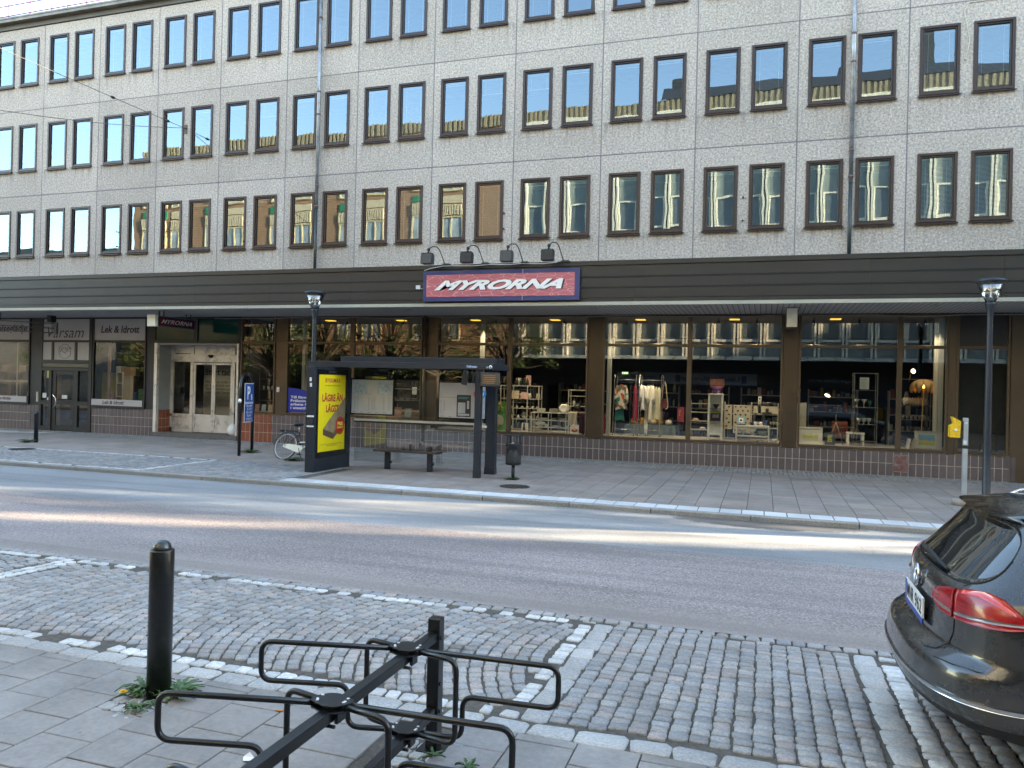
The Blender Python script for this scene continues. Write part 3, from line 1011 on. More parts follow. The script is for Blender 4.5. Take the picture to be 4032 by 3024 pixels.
b = MB(); b.box(-24.13, D, 1.86, -24.06, D + .012, 2.1); childmb(b, 'yellow_sticker', mat('yellow_green_sticker', (.5, .55, .1), .6), fr_)
b = MB(); b.box(-24.56, D - .06, 1.0, -24.48, D, 1.35); b.build('door_opener', mat('beige_plastic', (.45, .42, .33), .5), bld, True, bevel=.01)

# ---- recessed entrance
DY = D + .60
E0, E1 = -19.30, -16.11
en = MB()
# jamb strips and recess side walls
en.box(-19.40, D - .05, .0, -19.28, D + .05, 3.12, 0)
en.box(-16.13, D - .03, .0, -16.06, D + .05, 3.12, 0)
en.box(-19.33, D + .05, .0, -19.275, DY, 3.10, 1)
en.box(-16.13, D + .05, .0, -16.08, DY, 3.10, 1)
en.box(-19.33, D + .0, 3.06, -16.08, DY + .05, 3.12, 1)
en.build('entrance_surround', [M_silver, mat('pale_recess_panel', (.30, .30, .285), .5, var=.06)], bld, True)
st = MB(); st.box(-19.42, D - .06, -.02, -16.05, D + 1.5, .145); st.build('entrance_step', mat('entrance_step_stone', (.12, .105, .095), .8, var=.2, vs=6), bld, True)
rt_ = MB(); rt_.box(-19.274, D + .04, .10, -19.266, DY - .02, .89, 1)
y = D + .05
while y < DY - .05:
    for (za, zb) in ((.13, .29), (.305, .585), (.60, .885)):
        rt_.box(-19.268, y + .006, za, -19.258, y + .155, zb, 0)
    y += .166
rt_.build('recess_tiles', [M_tile_red, M_grout], bld, True)
# green transom glass
gt = MB()
bar(gt, -19.38, -17.84, 3.20, 3.93, .01, .03); bar(gt, -17.68, -16.10, 3.20, 3.93, .01, .03)
M_green = mat('dark_green_glass', (.003, .045, .036), .12, var=.05, spec=.25)
gt.build('green_transom', M_green, bld, True)
tf = MB(); bar(tf, -19.42, -16.05, 3.12, 3.20); bar(tf, -19.42, -16.05, 3.93, 3.985); bar(tf, -17.84, -17.68, 3.2, 3.93); bar(tf, -16.10, -15.98, 3.12, 3.985)
tf.build('transom_frame', M_dkmetal, bld, True)
# aluminium doors
s = DY / D
def dxx(x): return x * s
df = MB()
def ebar(b, x0, x1, z0, z1, y0=-.03, y1=.04, mi=0): b.box(x0, DY + y0, z0, x1, DY + y1, z1, mi)
xL, xA, xB, xC, xDd, xR = dxx(-18.74), dxx(-17.93), dxx(-17.80), dxx(-17.08), dxx(-16.31), dxx(-16.13) + .42
Rz = 3.1
ebar(df, E0, xL + .12, .145, Rz); ebar(df, xA, xB - .01, .145, Rz); ebar(df, xDd + .02, xDd + .13, .145, Rz)
ebar(df, E0 + .1, -16.13, 2.52, 2.78, -.05, .04); ebar(df, E0 + .1, -16.13, 3.02, Rz)
ebar(df, xL, xA, .145, .30); ebar(df, xL, xA, .66, .76); ebar(df, xL + .12, xA, .30, .66, .0, .02)
ebar(df, xL, xA, 2.80, 3.02, .0, .02); ebar(df, xB, xDd, 2.78, 3.02, .0, .02)
efr = df.build('door_frame', M_silver, bld, True, bevel=.004, segs=1)
b = MB(); b.quad((xL, DY + .01, .76), (xA, DY + .01, .76), (xA, DY + .01, 2.52), (xL, DY + .01, 2.52)); childmb(b, 'pane', M_sglass, efr)
b = MB(); b.quad((xDd + .13, DY + .01, .3), (-16.13, DY + .01, .3), (-16.13, DY + .01, 2.5), (xDd + .13, DY + .01, 2.5)); childmb(b, 'pane', M_sglass, efr)
for (a, c) in ((xB, xC + .06), (xC + .065, xDd + .02)):
    d_ = MB()
    for (x0, x1, z0, z1) in ((a, a + .07, .16, 2.50), (c - .07, c, .16, 2.50), (a + .07, c - .07, 2.43, 2.50), (a + .07, c - .07, .66, .76), (a + .07, c - .07, .16, .32)):
        ebar(d_, x0, x1, z0, z1, -.015, .025)
    ebar(d_, a + .07, c - .07, .32, .66, .0, .012)
    dd = d_.build('sliding_door', M_silver, bld, True, bevel=.003, segs=1)
    b = MB(); b.quad((a + .07, DY + .01, .76), (c - .07, DY + .01, .76), (c - .07, DY + .01, 2.43), (a + .07, DY + .01, 2.43)); childmb(b, 'pane', M_sglass, dd)
b = MB(); b.lathe([(.09, 0), (.085, -.05), (.05, -.09), (1e-4, -.1)], (xC - .02, DY - .08, 2.76), 14); b.build('door_sensor', mat('black_plastic', (.012, .012, .013), .4), bld, True)
b = MB(); b.box(-18.93, DY - .12, 1.44, -18.80, DY - .02, 1.66); b.build('key_switch', _cache['black_plastic'], bld, True, bevel=.006)
# words on the inner screen behind the doors
scn = MB(); scn.box(-19.0, D + 1.9, .3, -15.9, D + 1.93, 2.9)
scr = scn.build('inner_screen', mat('inner_screen_board', (.34, .36, .33), .5, var=.1), bld, True)
M_black = mat('black_lettering', (.008, .008, .008), .5, var=0)
lt('Stort tack till dig!', (-18.92, 2.02, -16.88, 2.32), M_black, scr, D + 1.89, bold=.01)
lt('Med ditt köp, handlar och skänker\ngör du skillnad för människor, Alla\nMyrornas överskott går till Frälsningsarméns\nsociala arbete i Sverige', (-18.92, 1.42, -16.9, 1.9), M_black, scr, D + 1.89, bold=.0, align='LEFT')
b = MB()
for i in range(10):
    b.box(-18.9, D + 1.885, .5 + i * .08, -16.9, D + 1.89, .505 + i * .08)
for i in range(24): b.box(-18.9 + i * .087, D + 1.885, .5, -18.896 + i * .087, D + 1.89, 1.25)
childmb(b, 'grid_pattern', mat('pale_grid_line', (.35, .38, .33), .6), scr)
# blue poster in the window
M_blue = mat('royal_blue_print', (.004, .022, .30), .4, var=.04)
M_whitep = mat('white_print', (.80, .80, .80), .5, var=.02)
pz = [(-14.20, .99), (-12.4, .99), (-12.4, 1.20), (-12.7, 1.36), (-13.1, 1.54), (-13.5, 1.66), (-13.9, 1.73), (-14.20, 1.75)]
b = MB(); b.prism(pz, 'y', D + .006, D + .015)
po = b.build('window_poster', M_blue, bld, True)
lt('Till förmån för\nFrälsningsarméns\narbete för människor\ni utsatthet i Sverige', (-14.1, 1.06, -12.55, 1.50), M_whitep, po, D + .002, bold=.02, align='LEFT')
# electrical cable under the soffit and small fittings
cb_ = MB()
pts = []
xx = -17.0
while xx < 6:
    pts.append((xx, D - .07, 3.93 + .02 * sin(xx * 1.3) + .012 * sin(xx * 3.1))); xx += .35
cb_.tube(pts, .012, 5)
cb_.build('soffit_cable', mat('grey_cable', (.28, .28, .28), .5), bld, True)
b = MB(); b.box(-14.60, D - .03, 1.60, -14.50, D, 1.76); b.build('wall_switch', mat('white_plastic', (.60, .60, .58), .5), bld, True, bevel=.006)
b = MB(); b.box(3.06, D - .015, .13, 3.37, D - .006, .50, 0)
M_rust = mat('faded_red_hatch', (.16, .065, .060), .7, var=.3, vs=14, dirt=((.33, .30, .28), 9))
b.build('wall_hatch', M_rust, bld, True)
b = MB()
for (a, b2) in (((3.04, .52), (3.39, .52)), ((3.04, .11), (3.39, .11)), ((3.04, .11), (3.04, .52)), ((3.39, .11), (3.39, .52))):
    b.tube([(a[0], D - .012, a[1]), (b2[0], D - .012, b2[1])], .009, 5)
b.build('hatch_frame', mat('pale_hatch_frame', (.30, .27, .25), .7), bld, True)
# wall sockets left of old signs
b = MB()
for (xx, z) in ((-15.95, 7.0), (-15.95, 6.4), (-7.15, 6.9), (-7.15, 6.45), (-.62, 7.0), (-.62, 6.4), (-21.1, 6.9), (-21.1, 6.4)):
    b.tube([(xx, D, z), (xx, D - .06, z)], .018, 6); b.sphere((xx, D - .07, z), .028, 8)
b.build('wall_bolt', mat('rusty_bolt', (.08, .06, .05), .6, .5), bld, True)
# wall cable at the upper right
b = MB(); b.tube([(6.3, D - .012, 11.38), (4.9, D - .012, 11.41), (4.45, D - .015, 11.40), (4.36, D - .02, 11.2), (4.44, D - .015, 10.75), (4.49, D - .015, 10.5), (4.44, D - .015, 10.2), (4.40, D - .015, 10.05)], .012, 5)
b.sphere((4.40, D - .03, 10.05), .035, 8)
b.build('wall_cable', mat('cream_cable', (.5, .47, .40), .6), bld, True)

# ---- rooms of the shops
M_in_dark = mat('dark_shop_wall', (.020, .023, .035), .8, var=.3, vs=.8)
M_in_ceil = mat('shop_ceiling_tile', (.26, .25, .24), .8, var=.06)
M_in_floor = mat('shop_floor', (.06, .055, .05), .5, var=.2)
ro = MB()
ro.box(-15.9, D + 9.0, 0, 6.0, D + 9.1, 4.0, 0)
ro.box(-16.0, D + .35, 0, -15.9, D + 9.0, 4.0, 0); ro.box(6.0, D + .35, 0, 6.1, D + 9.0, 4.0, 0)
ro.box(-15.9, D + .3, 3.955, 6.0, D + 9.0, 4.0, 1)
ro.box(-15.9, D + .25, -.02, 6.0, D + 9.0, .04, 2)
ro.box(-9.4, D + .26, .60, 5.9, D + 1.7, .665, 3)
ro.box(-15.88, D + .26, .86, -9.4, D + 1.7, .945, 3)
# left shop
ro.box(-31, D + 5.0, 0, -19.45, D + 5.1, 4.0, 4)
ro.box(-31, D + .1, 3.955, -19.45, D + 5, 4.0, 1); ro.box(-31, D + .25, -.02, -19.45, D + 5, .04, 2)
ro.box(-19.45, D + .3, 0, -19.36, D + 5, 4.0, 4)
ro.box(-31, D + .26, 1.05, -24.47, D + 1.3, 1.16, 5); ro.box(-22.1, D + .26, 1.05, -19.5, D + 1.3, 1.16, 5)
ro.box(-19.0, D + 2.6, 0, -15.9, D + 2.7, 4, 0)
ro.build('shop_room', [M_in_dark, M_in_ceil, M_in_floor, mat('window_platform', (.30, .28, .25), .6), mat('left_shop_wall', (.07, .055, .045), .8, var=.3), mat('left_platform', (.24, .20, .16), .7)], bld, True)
# white inner returns beside the glass
b = MB()
for x in (-4.13, -7.9, 4.05, -13.9): b.box(x, D + .28, .67, x + .1, D + .42, 3.9)
b.build('inner_return', mat('white_inner_return', (.48, .50, .47), .6), bld, True)
# lit ceiling lamps
M_lamp = mat('warm_ceiling_lamp', (1, .72, .20), .5, var=0, emit=.14, ecol=(1.0, .66, .10))
for x in (-13.42, -10.88, -8.38, -5.88, -3.37, -.80, 1.76):
    b = MB(); b.box(x - .13, D + 1.0, 3.935, x + .13, D + 1.26, 3.953)
    b.build('ceiling_lamp', M_lamp, bld, True)

# track spots over the window displays; the entrance pair added to brighten the lobby
for x, e in ((-27.0, 3), (-21.0, 4), (-15.3, 8), (-18.2, 12), (-16.8, 10), (-12.6, 10), (-10.6, 10), (-7.6, 14), (-6.6, 12), (-5.5, 26), (-3.7, 14), (-2.8, 26), (-1.2, 16), (-.2, 22), (1.2, 22), (2.3, 12), (3.8, 8)):
    b = MB(); b.tube([(x, D + .75, 3.95), (x, D + .75, 3.86)], .012, 6); b.tube([(x, D + .78, 3.87), (x, D + .70, 3.78)], .035, 10)
    sp_o = b.build('track_spot', M_blackm_ if False else _cache['black_plastic'], bld, True)
    ld = bpy.data.lights.new('track_spot_light', 'SPOT'); ld.energy = e; ld.spot_size = R(75); ld.spot_blend = .6; ld.color = (1, .86, .62); ld.shadow_soft_size = .04
    lo_ = bpy.data.objects.new('track_spot_light', ld); col.objects.link(lo_); lo_.location = (x, D + .12, 3.82); 
    lo_.rotation_euler = (R(14), 0, 0)
    lo_.parent = sp_o; lo_.location = (x + 10, .12, 3.82)
# ============================================================ STREET THINGS
M_dkgrey = mat('anthracite_paint', (.022, .028, .038), .36, .2, var=.12, vs=1.5)
M_blackp = mat('black_gloss_paint', (.0045, .0055, .0065), .30, .0, var=.15, vs=3, bmp=.06, bs=30, dirt=((.022, .021, .020), 16))
M_blackm = mat('black_matt_paint', (.014, .015, .016), .5, .1, var=.15, dirt=((.05, .05, .048), 12))
M_wpaper = _cache['white_paper']
M_white = mat('white_enamel', (.70, .70, .69), .4, var=.04)
M_red = mat('red_print', (.42, .018, .03), .5, var=.03)
M_yellow = mat('yellow_poster_print', (.78, .62, .012), .45, var=.03)
# ---- big shop sign on the canopy
sg = thing('shop_sign', 'long red shop sign with blue border and white slanted MYRORNA letters on the canopy front', 'shop sign', (-6.33, YF - .05, 4.08))
L_ = lambda o: sg.location
b = MB()
for (a, c) in ((-8.385, -5.71), (-5.705, -4.27)): b.box(a, YF - .115, 4.09, c, YF - .048, 4.865)
b.build('border_board', mat('navy_sign_border', (.022, .034, .125), .4, var=.08), sg, True, bevel=.004, segs=1)
def signred():
    m, t, p, out = _new('sign_red_field')
    co = objco(t)
    vo = N(t, 'ShaderNodeTexVoronoi', feature='DISTANCE_TO_EDGE'); vo.inputs['Scale'].default_value = 1.0
    mp = t.nodes.new('ShaderNodeMapping'); mp.inputs['Scale'].default_value = (3.2, 1, 8.5)
    nz = t.nodes.new('ShaderNodeTexNoise'); nz.inputs['Scale'].default_value = 2.0; t.links.new(co, nz.inputs['Vector'])
    va = t.nodes.new('ShaderNodeVectorMath'); va.operation = 'MULTIPLY_ADD'; t.links.new(nz.outputs['Color'], va.inputs[0]); va.inputs[1].default_value = (.35, .0, .15); t.links.new(co, va.inputs[2])
    t.links.new(va.outputs[0], mp.inputs[0]); t.links.new(mp.outputs[0], vo.inputs['Vector'])
    ln = ramp(t, vo.outputs['Distance'], [(.015, 1), (.04, 0)])
    t.links.new(mixc(t, ln, (.46, .115, .145), (.62, .27, .28)), p.inputs['Base Color'])
    p.inputs['Roughness'].default_value = .35
    return m
M_sred = signred()
b = MB(); b.box(-8.29, YF - .122, 4.205, -4.39, YF - .116, 4.765)
fld = b.build('red_field', M_sred, sg, True)
M_shadow = mat('dark_letter_edge', (.03, .022, .024), .5, var=0)
lettering('MYRORNA', (-8.03, 4.355, -4.63, 4.605), M_shadow, sg, YF - .124, bold=.045, shear=.55, world=True, spacing=.97, name='letter_shadow')
lettering('MYRORNA', (-8.07, 4.37, -4.67, 4.62), M_whitep, sg, YF - .130, bold=.045, shear=.55, world=True, spacing=.97)
b = MB(); b.box(-5.712, YF - .118, 4.09, -5.702, YF - .1155, 4.865); b.build('board_joint', mat('pale_sign_joint', (.5, .42, .43), .5), sg, True)
# junction box and cable
b = MB(); b.box(-8.62, YF - .06, 4.42, -8.50, YF - .013, 4.52); jb = b.build('junction_box', _cache['white_plastic'], bevel=.006)
tag(jb, 'small white junction box on the canopy beside the big shop sign', 'junction box')
b = MB(); b.tube([(-8.5, YF - .03, 4.45), (-8.46, YF - .03, 4.42), (-8.40, YF - .03, 4.44)], .010, 6)
b.tube([(-8.39, YF - .06, 4.90), (-8.2, YF - .06, 4.95), (-7.85, YF - .07, 5.0), (-7.6, YF - .06, 5.0), (-7.0, YF - .06, 4.985), (-6.6, YF - .07, 5.01), (-6.1, YF - .06, 4.99), (-5.75, YF - .07, 5.01), (-5.2, YF - .06, 4.99), (-4.85, YF - .07, 5.02)], .010, 6)
cbx = b.build('lamp_cable', mat('white_cable', (.55, .54, .48), .5)); tag(cbx, 'thin white cable running along the canopy ledge between the sign floodlights', 'cable')
# ---- floodlights
def floodlight(x, label, dark=False):
    t_ = thing('floodlight', label, 'floodlight', (x, YF - .02, 5.03), 0, 'floodlights above the big sign')
    b = MB()
    b.prism([(-.62, -.04), (-.60, .20), (-.46, .22), (-.40, .17), (-.42, -.05)], 'x', -.42, -.13)
    for i in range(6): b.box(-.41 + i * .05, -.44, .21, -.40 + i * .05, -.62 + .02, .235)
    b.build('lamp_housing', mat('floodlight_grey_a', (.045, .05, .055), .45, .3) if not dark else mat('floodlight_black', (.018, .02, .022), .45, .3), t_, bevel=.008)
    b = MB(); b.quad((-.40, -.605, -.02), (-.15, -.605, -.02), (-.15, -.43, -.052), (-.40, -.43, -.052)); b.build('lens', mat('lamp_lens', (.25, .27, .28), .1), t_)
    b = MB()
    b.tube([(.0, -.03, .0), (-.06, -.10, .22), (-.10, -.18, .37), (-.13, -.28, .42), (-.20, -.40, .41), (-.24, -.50, .34)], .013, 8)
    b.sphere((-.25, -.50, .32), .045, 10); b.tube([(-.25, -.5, .32), (-.27, -.5, .2)], .022, 8)
    b.build('bracket', M_blackm, t_)
    b = MB(); b.box(-.05, -.06, -.02, .12, .03, .035); b.tube([(-.09, -.03, 0), (.17, -.03, 0)], .018, 8); b.build('clamp', M_blackm, t_, bevel=.004)
for x, n_, d_ in ((-7.82, 'grey square floodlight on a bent arm at the left end of the big sign', 0), (-6.76, 'black floodlight on a bent arm above the Y and R of the big sign', 1), (-5.72, 'grey floodlight on a bent arm above the second R of the big sign', 0), (-4.69, 'dark floodlight on a bent arm at the right end of the big sign', 1)):
    floodlight(x, n_, bool(d_))
# ---- hanging signs
hs = thing('hanging_sign', 'light box sign reading MYRORNA in white on red hanging under the canopy by the entrance', 'hanging sign', (-17.6, 19.6, 3.66))
def boxsign(root, p0, p1, z0, z1, mb_mat, end_mat, th=.13):
    d_ = (Vector(p1) - Vector(p0)); L = d_.length; a = atan2(d_.y, d_.x)
    rot = Matrix.Rotation(a, 3, 'Z')
    c = (Vector(p0) + Vector(p1)) / 2
    return rot, c, L
p0, p1 = Vector((-17.45, 18.62, 0)), Vector((-17.42, 20.30, 0))
# sign box runs away from the street; its faces look left and right
b = MB(); b.box(-17.52, 18.62, 3.515, -17.38, 20.30, 3.835, 0); b.build('case', mat('sign_case_grey', (.20, .21, .22), .4, .4), hs, True, bevel=.008)
b = MB(); b.box(-17.378, 18.68, 3.545, -17.372, 20.25, 3.805, 0); b.build('navy_face', mat('dark_navy_face', (.012, .012, .04), .35), hs, True)
b = MB(); b.box(-17.371, 18.74, 3.575, -17.366, 20.19, 3.775, 0); b.build('red_face', mat('dark_red_face', (.16, .012, .02), .35), hs, True)
rz = Matrix.Rotation(pi / 2, 3, 'Z')     # faces +X
o = lettering('MYRORNA', (-.66, -.065, .66, .065), M_white, None, 0, bold=.018, shear=.5, spacing=1.02)
for v in o.data.vertices:
    q = rz @ v.co; v.co = q + Vector((-17.36, 19.46, 3.675)) - hs.location
o.parent = hs
M_ridge = mat('ribbed_cream_end', (.82, .78, .68), .4, var=.05)
b = MB(); b.box(-17.60, 18.50, 3.50, -17.30, 18.61, 3.85)
for i in range(7): b.box(-17.585 + i * .042, 18.485, 3.50, -17.565 + i * .042, 18.50, 3.85)
b.build('ribbed_end_cap', M_ridge, hs, True)
b = MB()
for y in (18.85, 20.0):
    b.tube([(-17.48, y, 3.83), (-17.48, y, 3.99)], .018, 6); b.tube([(-17.42, y + .12, 3.83), (-17.42, y + .12, 3.99)], .018, 6)
b.build('hanger', M_blackm, hs, True)
# small box sign right
hs2 = thing('hanging_sign', 'short cream ribbed light box hanging under the canopy in front of the right pillar', 'hanging sign', (.6, 19.5, 3.7))
b = MB(); b.box(.48, 19.2, 3.56, .70, 20.6, 3.93)
b.build('case', mat('dark_box_case', (.08, .075, .07), .4), hs2, True, bevel=.006)
b = MB(); b.box(.475, 19.05, 3.52, .705, 19.19, 3.95)
for i in range(6): b.box(.482 + i * .038, 19.035, 3.52, .500 + i * .038, 19.05, 3.95)
b.build('ribbed_end_cap', M_ridge, hs2, True)
# empty frame sign on the left
hs3 = thing('hanging_sign', 'empty grey sign frame hanging under the canopy in front of the left shop door', 'hanging sign', (-23.5, 19.4, 3.6))
b = MB()
Ax, Ay, Bx, By = -24.05, 18.75, -23.1, 20.15
for z in (3.40, 3.56, 3.72): b.tube([(Ax, Ay, z), (Bx, By, z)], .018, 6)
for z0_, z1_, px_, py_ in ((3.38, 3.76, Ax, Ay), (3.38, 3.76, Bx, By)): b.box(px_ - .11, py_ - .04, z0_, px_ + .11, py_ + .04, z1_)
b.build('frame', mat('grey_sign_frame', (.17, .17, .165), .45, .3), hs3, True)
b = MB(); b.tube([(Ax + .1, Ay + .1, 3.74), (Ax + .1, Ay + .1, 3.99)], .014, 6); b.box(Bx - .12, By - .2, 3.76, Bx + .05, By, 3.99); b.build('hanger', M_blackm, hs3, True)

# ---- lamp posts
def lamp_post(x, y, label):
    t_ = thing('street_lamp', label, 'street lamp', (x, y, 0), 0, 'street lamps on the far pavement')
    b = MB(); b.lathe([(.085, 0), (.085, .06), (.072, .08), (.068, 1.2), (.052, 3.55), (.060, 3.68), (.095, 3.82), (.098, 3.85), (.0001, 3.86)], (0, 0, 0), 20)
    b.build('pole', M_dkgrey, t_)
    b = MB(); b.lathe([(.085, 3.855), (.245, 4.24)], (0, 0, 0), 28); b.build('glass_cone', glass_mat('lamp_cone_glass', .12, 1.0, (.93, .95, .95)) if 'lc' not in _cache else _cache['lc'], t_)
    b = MB(); b.lathe([(.065, 3.86), (.058, 3.93), (.04, 3.95), (.018, 3.96), (.012, 4.23), (.0001, 4.235)], (0, 0, 0), 16); b.build('lamp_core', M_white, t_)
    b = MB(); b.lathe([(.26, 4.24), (.28, 4.26), (.27, 4.30), (.18, 4.325), (.0001, 4.33)], (0, 0, 0), 28); b.lathe([(.0001, 4.238), (.26, 4.24)], (0, 0, 0), 28, 1)
    b.build('lamp_cap', [M_dkgrey, M_white], t_)
lamp_post(-11.16, 17.45, 'dark street lamp with a glass cone top rising behind the bus shelter')
lamp_post(4.20, 17.30, 'dark street lamp with a glass cone top beside the post with the yellow box')

# ---- far bollard, near bollard
b = MB(); b.lathe([(.057, 0), (.057, .82), (.066, .825), (.066, .85), (.05, .853), (.04, .88), (.0001, .90)], (0, 0, 0), 20)
o = b.build('bollard', M_dkgrey); o.location = (-20.1, 17.0, 0); tag(o, 'slim dark bollard on the far pavement in front of the left shop door', 'bollard')
t_ = thing('bollard', 'thick round black bollard with domed cap standing on the near pavement', 'bollard', (-3.575, 3.93, 0))
b = MB(); b.lathe([(.073, -.01), (.073, .905), (.070, .912), (.058, .912)], (0, 0, 0), 40); b.build('post', M_blackp, t_)
b = MB(); b.lathe([(.056, .908), (.055, .925), (.047, .948), (.032, .963), (.015, .969), (.0001, .970)], (0, 0, 0), 32); b.build('domed_cap', mat('grey_domed_cap', (.05, .055, .06), .22, .6), t_)

# ---- dandelion plants
M_leaf = mat('dandelion_leaf', (.060, .115, .030), .5, var=.4, vs=30)
M_petal = mat('dandelion_petal', (.80, .48, .01), .6, var=.1)
M_stone_s = mat('pebble', (.22, .21, .20), .8, var=.3, vs=20)
def weed(name, x, y, n, r, label, flower=None, z=0.0, grp='dandelion plants'):
    b = MB()
    for i in range(int(n * 1.7)):
        a = random.uniform(0, 2 * pi); L = r * random.uniform(.5, 1.0); lift = random.uniform(.15, .95); cx, cy = random.uniform(-r * .15, r * .15), random.uniform(-r * .15, r * .15)
        seg = 7; pts = []
        for k in range(seg + 1):
            u = k / seg
            rr = L * u; h = L * lift * (u - .75 * u * u * (1.1)) + .01
            wd = L * .085 * (sin(pi * min(1, u * .95 + .05)) ** .6) * (1.5 if k % 2 else .55)
            px_, py_ = cx + cos(a) * rr, cy + sin(a) * rr
            pts.append(((px_ - sin(a) * wd, py_ + cos(a) * wd, h + .006), (px_, py_, h), (px_ + sin(a) * wd, py_ - cos(a) * wd, h + .006)))
        vs = [p for tr in pts for p in tr]; fs = []
        for k in range(seg):
            o_ = k * 3; fs += [(o_, o_ + 1, o_ + 4, o_ + 3), (o_ + 1, o_ + 2, o_ + 5, o_ + 4)]
        b.add(vs, fs, 0, True)
    t_ = thing(name, label, 'plant', (x, y, z), 0, grp)
    b.build('leaves', M_leaf, t_)
    if flower:
        fb_ = MB(); fx, fy, fz = flower
        fb_.tube([(0, 0, .01), (fx * .5, fy * .5, fz * .8), (fx, fy, fz)], .003, 5, 0)
        for ring, (rr, up) in enumerate(((.024, .004), (.017, .010), (.010, .014))):
            for i in range(14):
                a = 2 * pi * i / 14 + ring * .2
                fb_.add([(fx, fy, fz), (fx + cos(a - .15) * rr, fy + sin(a - .15) * rr, fz + up), (fx + cos(a) * rr * 1.12, fy + sin(a) * rr * 1.12, fz + up), (fx + cos(a + .15) * rr, fy + sin(a + .15) * rr, fz + up)], [(0, 1, 2, 3)], 1)
        fb_.build('flower', [M_leaf, M_petal], t_)
weed('dandelion', -3.68, 3.93, 22, .19, 'dandelion with a yellow flower at the left foot of the near bollard', (-.03, -.15, .05))
weed('dandelion', -3.46, 3.96, 30, .20, 'leafy green dandelion at the right foot of the near bollard')
weed('dandelion', -3.50, 3.70, 14, .11, 'small flat dandelion in the joints in front of the near bollard')
weed('dandelion', -1.63, 3.78, 7, .09, 'small pale dandelion at the foot of the bike rack post')
weed('dandelion', -1.42, 3.74, 8, .11, 'sparse dandelion in the slab joint right of the bike rack post')
weed('dandelion', -20.2, 16.85, 26, .33, 'tuft of weeds around the foot of the far left bollard')
weed('dandelion', -13.2, 17.6, 26, .33, 'tuft of weeds at the back leg of the parking sign')
weed('dandelion', -5.0, 15.48, 14, .22, 'weeds growing at the foot of the litter bin')
weed('dandelion', -11.0, 16.4, 20, .32, 'tall weeds under the parked bicycle', z=0.0)
b = MB()
for i in range(9):
    a = random.uniform(0, 6.28); r_ = random.uniform(.09, .17); b.sphere((cos(a) * r_, sin(a) * r_, .005), random.uniform(.012, .022), 8)
o = b.build('pebbles', M_stone_s); o.location = (-3.57, 3.9, 0); o['kind'] = 'stuff'; o['label'] = 'loose pebbles round the foot of the near bollard'
# crumpled paper, cigarette end and crumbs
b = MB()
pts = [(-.04, -.02, .004), (.01, -.035, .02), (.045, -.01, .006), (.05, .03, .028), (.0, .02, .010), (-.035, .03, .03), (-.06, .01, .01)]
b.add(pts, [(0, 1, 4), (1, 2, 3), (1, 3, 4), (4, 5, 6), (0, 4, 6)], 0)
o = b.build('crumpled_paper', mat('crumpled_white_paper', (.72, .72, .73), .8, var=.05)); o.location = (-2.50, 3.42, 0); tag(o, 'torn scrap of white paper lying on the slabs by the bike rack', 'litter')
b = MB(); b.tube([(-.03, 0, .006), (.02, .01, .006)], .005, 6)
o = b.build('cigarette_end', mat('orange_filter', (.45, .18, .04), .8)); o.location = (-2.72, 3.98, 0); tag(o, 'orange cigarette end on the slabs right of the near bollard', 'litter')

# ---- parking sign on a hoop
ps_ = thing('parking_sign', 'black hoop stand carrying blue parking signs with a white P and fee hours', 'parking sign', (-13.07, 17.28, 0))
A = Vector((-12.86, 16.74, 0)); Bv = Vector((-13.29, 17.84, 0))
def hoop(u, z):
    p = A.lerp(Bv, u); return (p.x, p.y, z)
pts = [hoop(0, 0), hoop(0, 1.75)] + [hoop(.5 - .5 * cos(pi * i / 12), 1.75 + .38 * sin(pi * i / 12)) for i in range(1, 12)] + [hoop(1, 1.75), hoop(1, 0)]
b = MB(); b.tube(pts, .042, 12); b.build('hoop', M_blackp, ps_, True)
hd = (A - Bv).normalized()
sang = atan2(hd.y, hd.x)       # plate normal faces the camera
M_bluesign = mat('blue_road_sign', (.010, .09, .36), .35, var=.04)
# the plates are hung across the hoop: width direction along the hoop
wd = (Bv - A).normalized()
ctr = (A + Bv) / 2
camdir = Vector((0 - ctr.x, 0 - ctr.y, 0)).normalized()
nrm = Vector((wd.y, -wd.x, 0));
if nrm.dot(camdir) < 0: nrm = -nrm
wd2 = Vector((-nrm.y, nrm.x, 0))   # text runs to the viewer's right
def plate_pt(x, z, d=0.0):
    p = ctr + wd2 * x + nrm * (.05 + d); return Vector((p.x, p.y, z))
def plate(root, x0, x1, z0, z1, m_, th=.012, name='plate', d=0.0):
    vs = [plate_pt(x0, z0, d), plate_pt(x1, z0, d), plate_pt(x1, z1, d), plate_pt(x0, z1, d), plate_pt(x0, z0, d + th), plate_pt(x1, z0, d + th), plate_pt(x1, z1, d + th), plate_pt(x0, z1, d + th)]
    b = MB(); b.add(vs, [(0, 3, 2, 1), (4, 5, 6, 7), (0, 1, 5, 4), (1, 2, 6, 5), (2, 3, 7, 6), (3, 0, 4, 7)]); return b.build(name, m_, root, True)
def plate_text(root, body, box, m_, d, parent_part=None, **k):
    o = lettering(body, box, m_, None, 0, **k)
    for v in o.data.vertices:
        v.co = plate_pt(v.co.x, v.co.z, d) - root.location
    o.parent = root if parent_part is None else parent_part
    return o
W_ = .40
plate(ps_, -W_, W_, 1.36, 1.88, M_whitep, .010, 'sign_plate'); q1 = plate(ps_, -W_ + .022, W_ - .022, 1.382, 1.858, M_bluesign, .004, 'blue_field', .0105)
plate_text(ps_, 'P', (-.20, 1.45, .08, 1.80), M_whitep, .018, bold=.035)
b = MB(); 
for (a, c) in (((.22, 1.58), (.17, 1.52)), ((.17, 1.52), (.23, 1.51)), ((.23, 1.51), (.18, 1.43))):
    b.tube([plate_pt(a[0], a[1], .02), plate_pt(c[0], c[1], .02)], .010, 5)
b.build('lightning_mark', M_whitep, ps_, True)
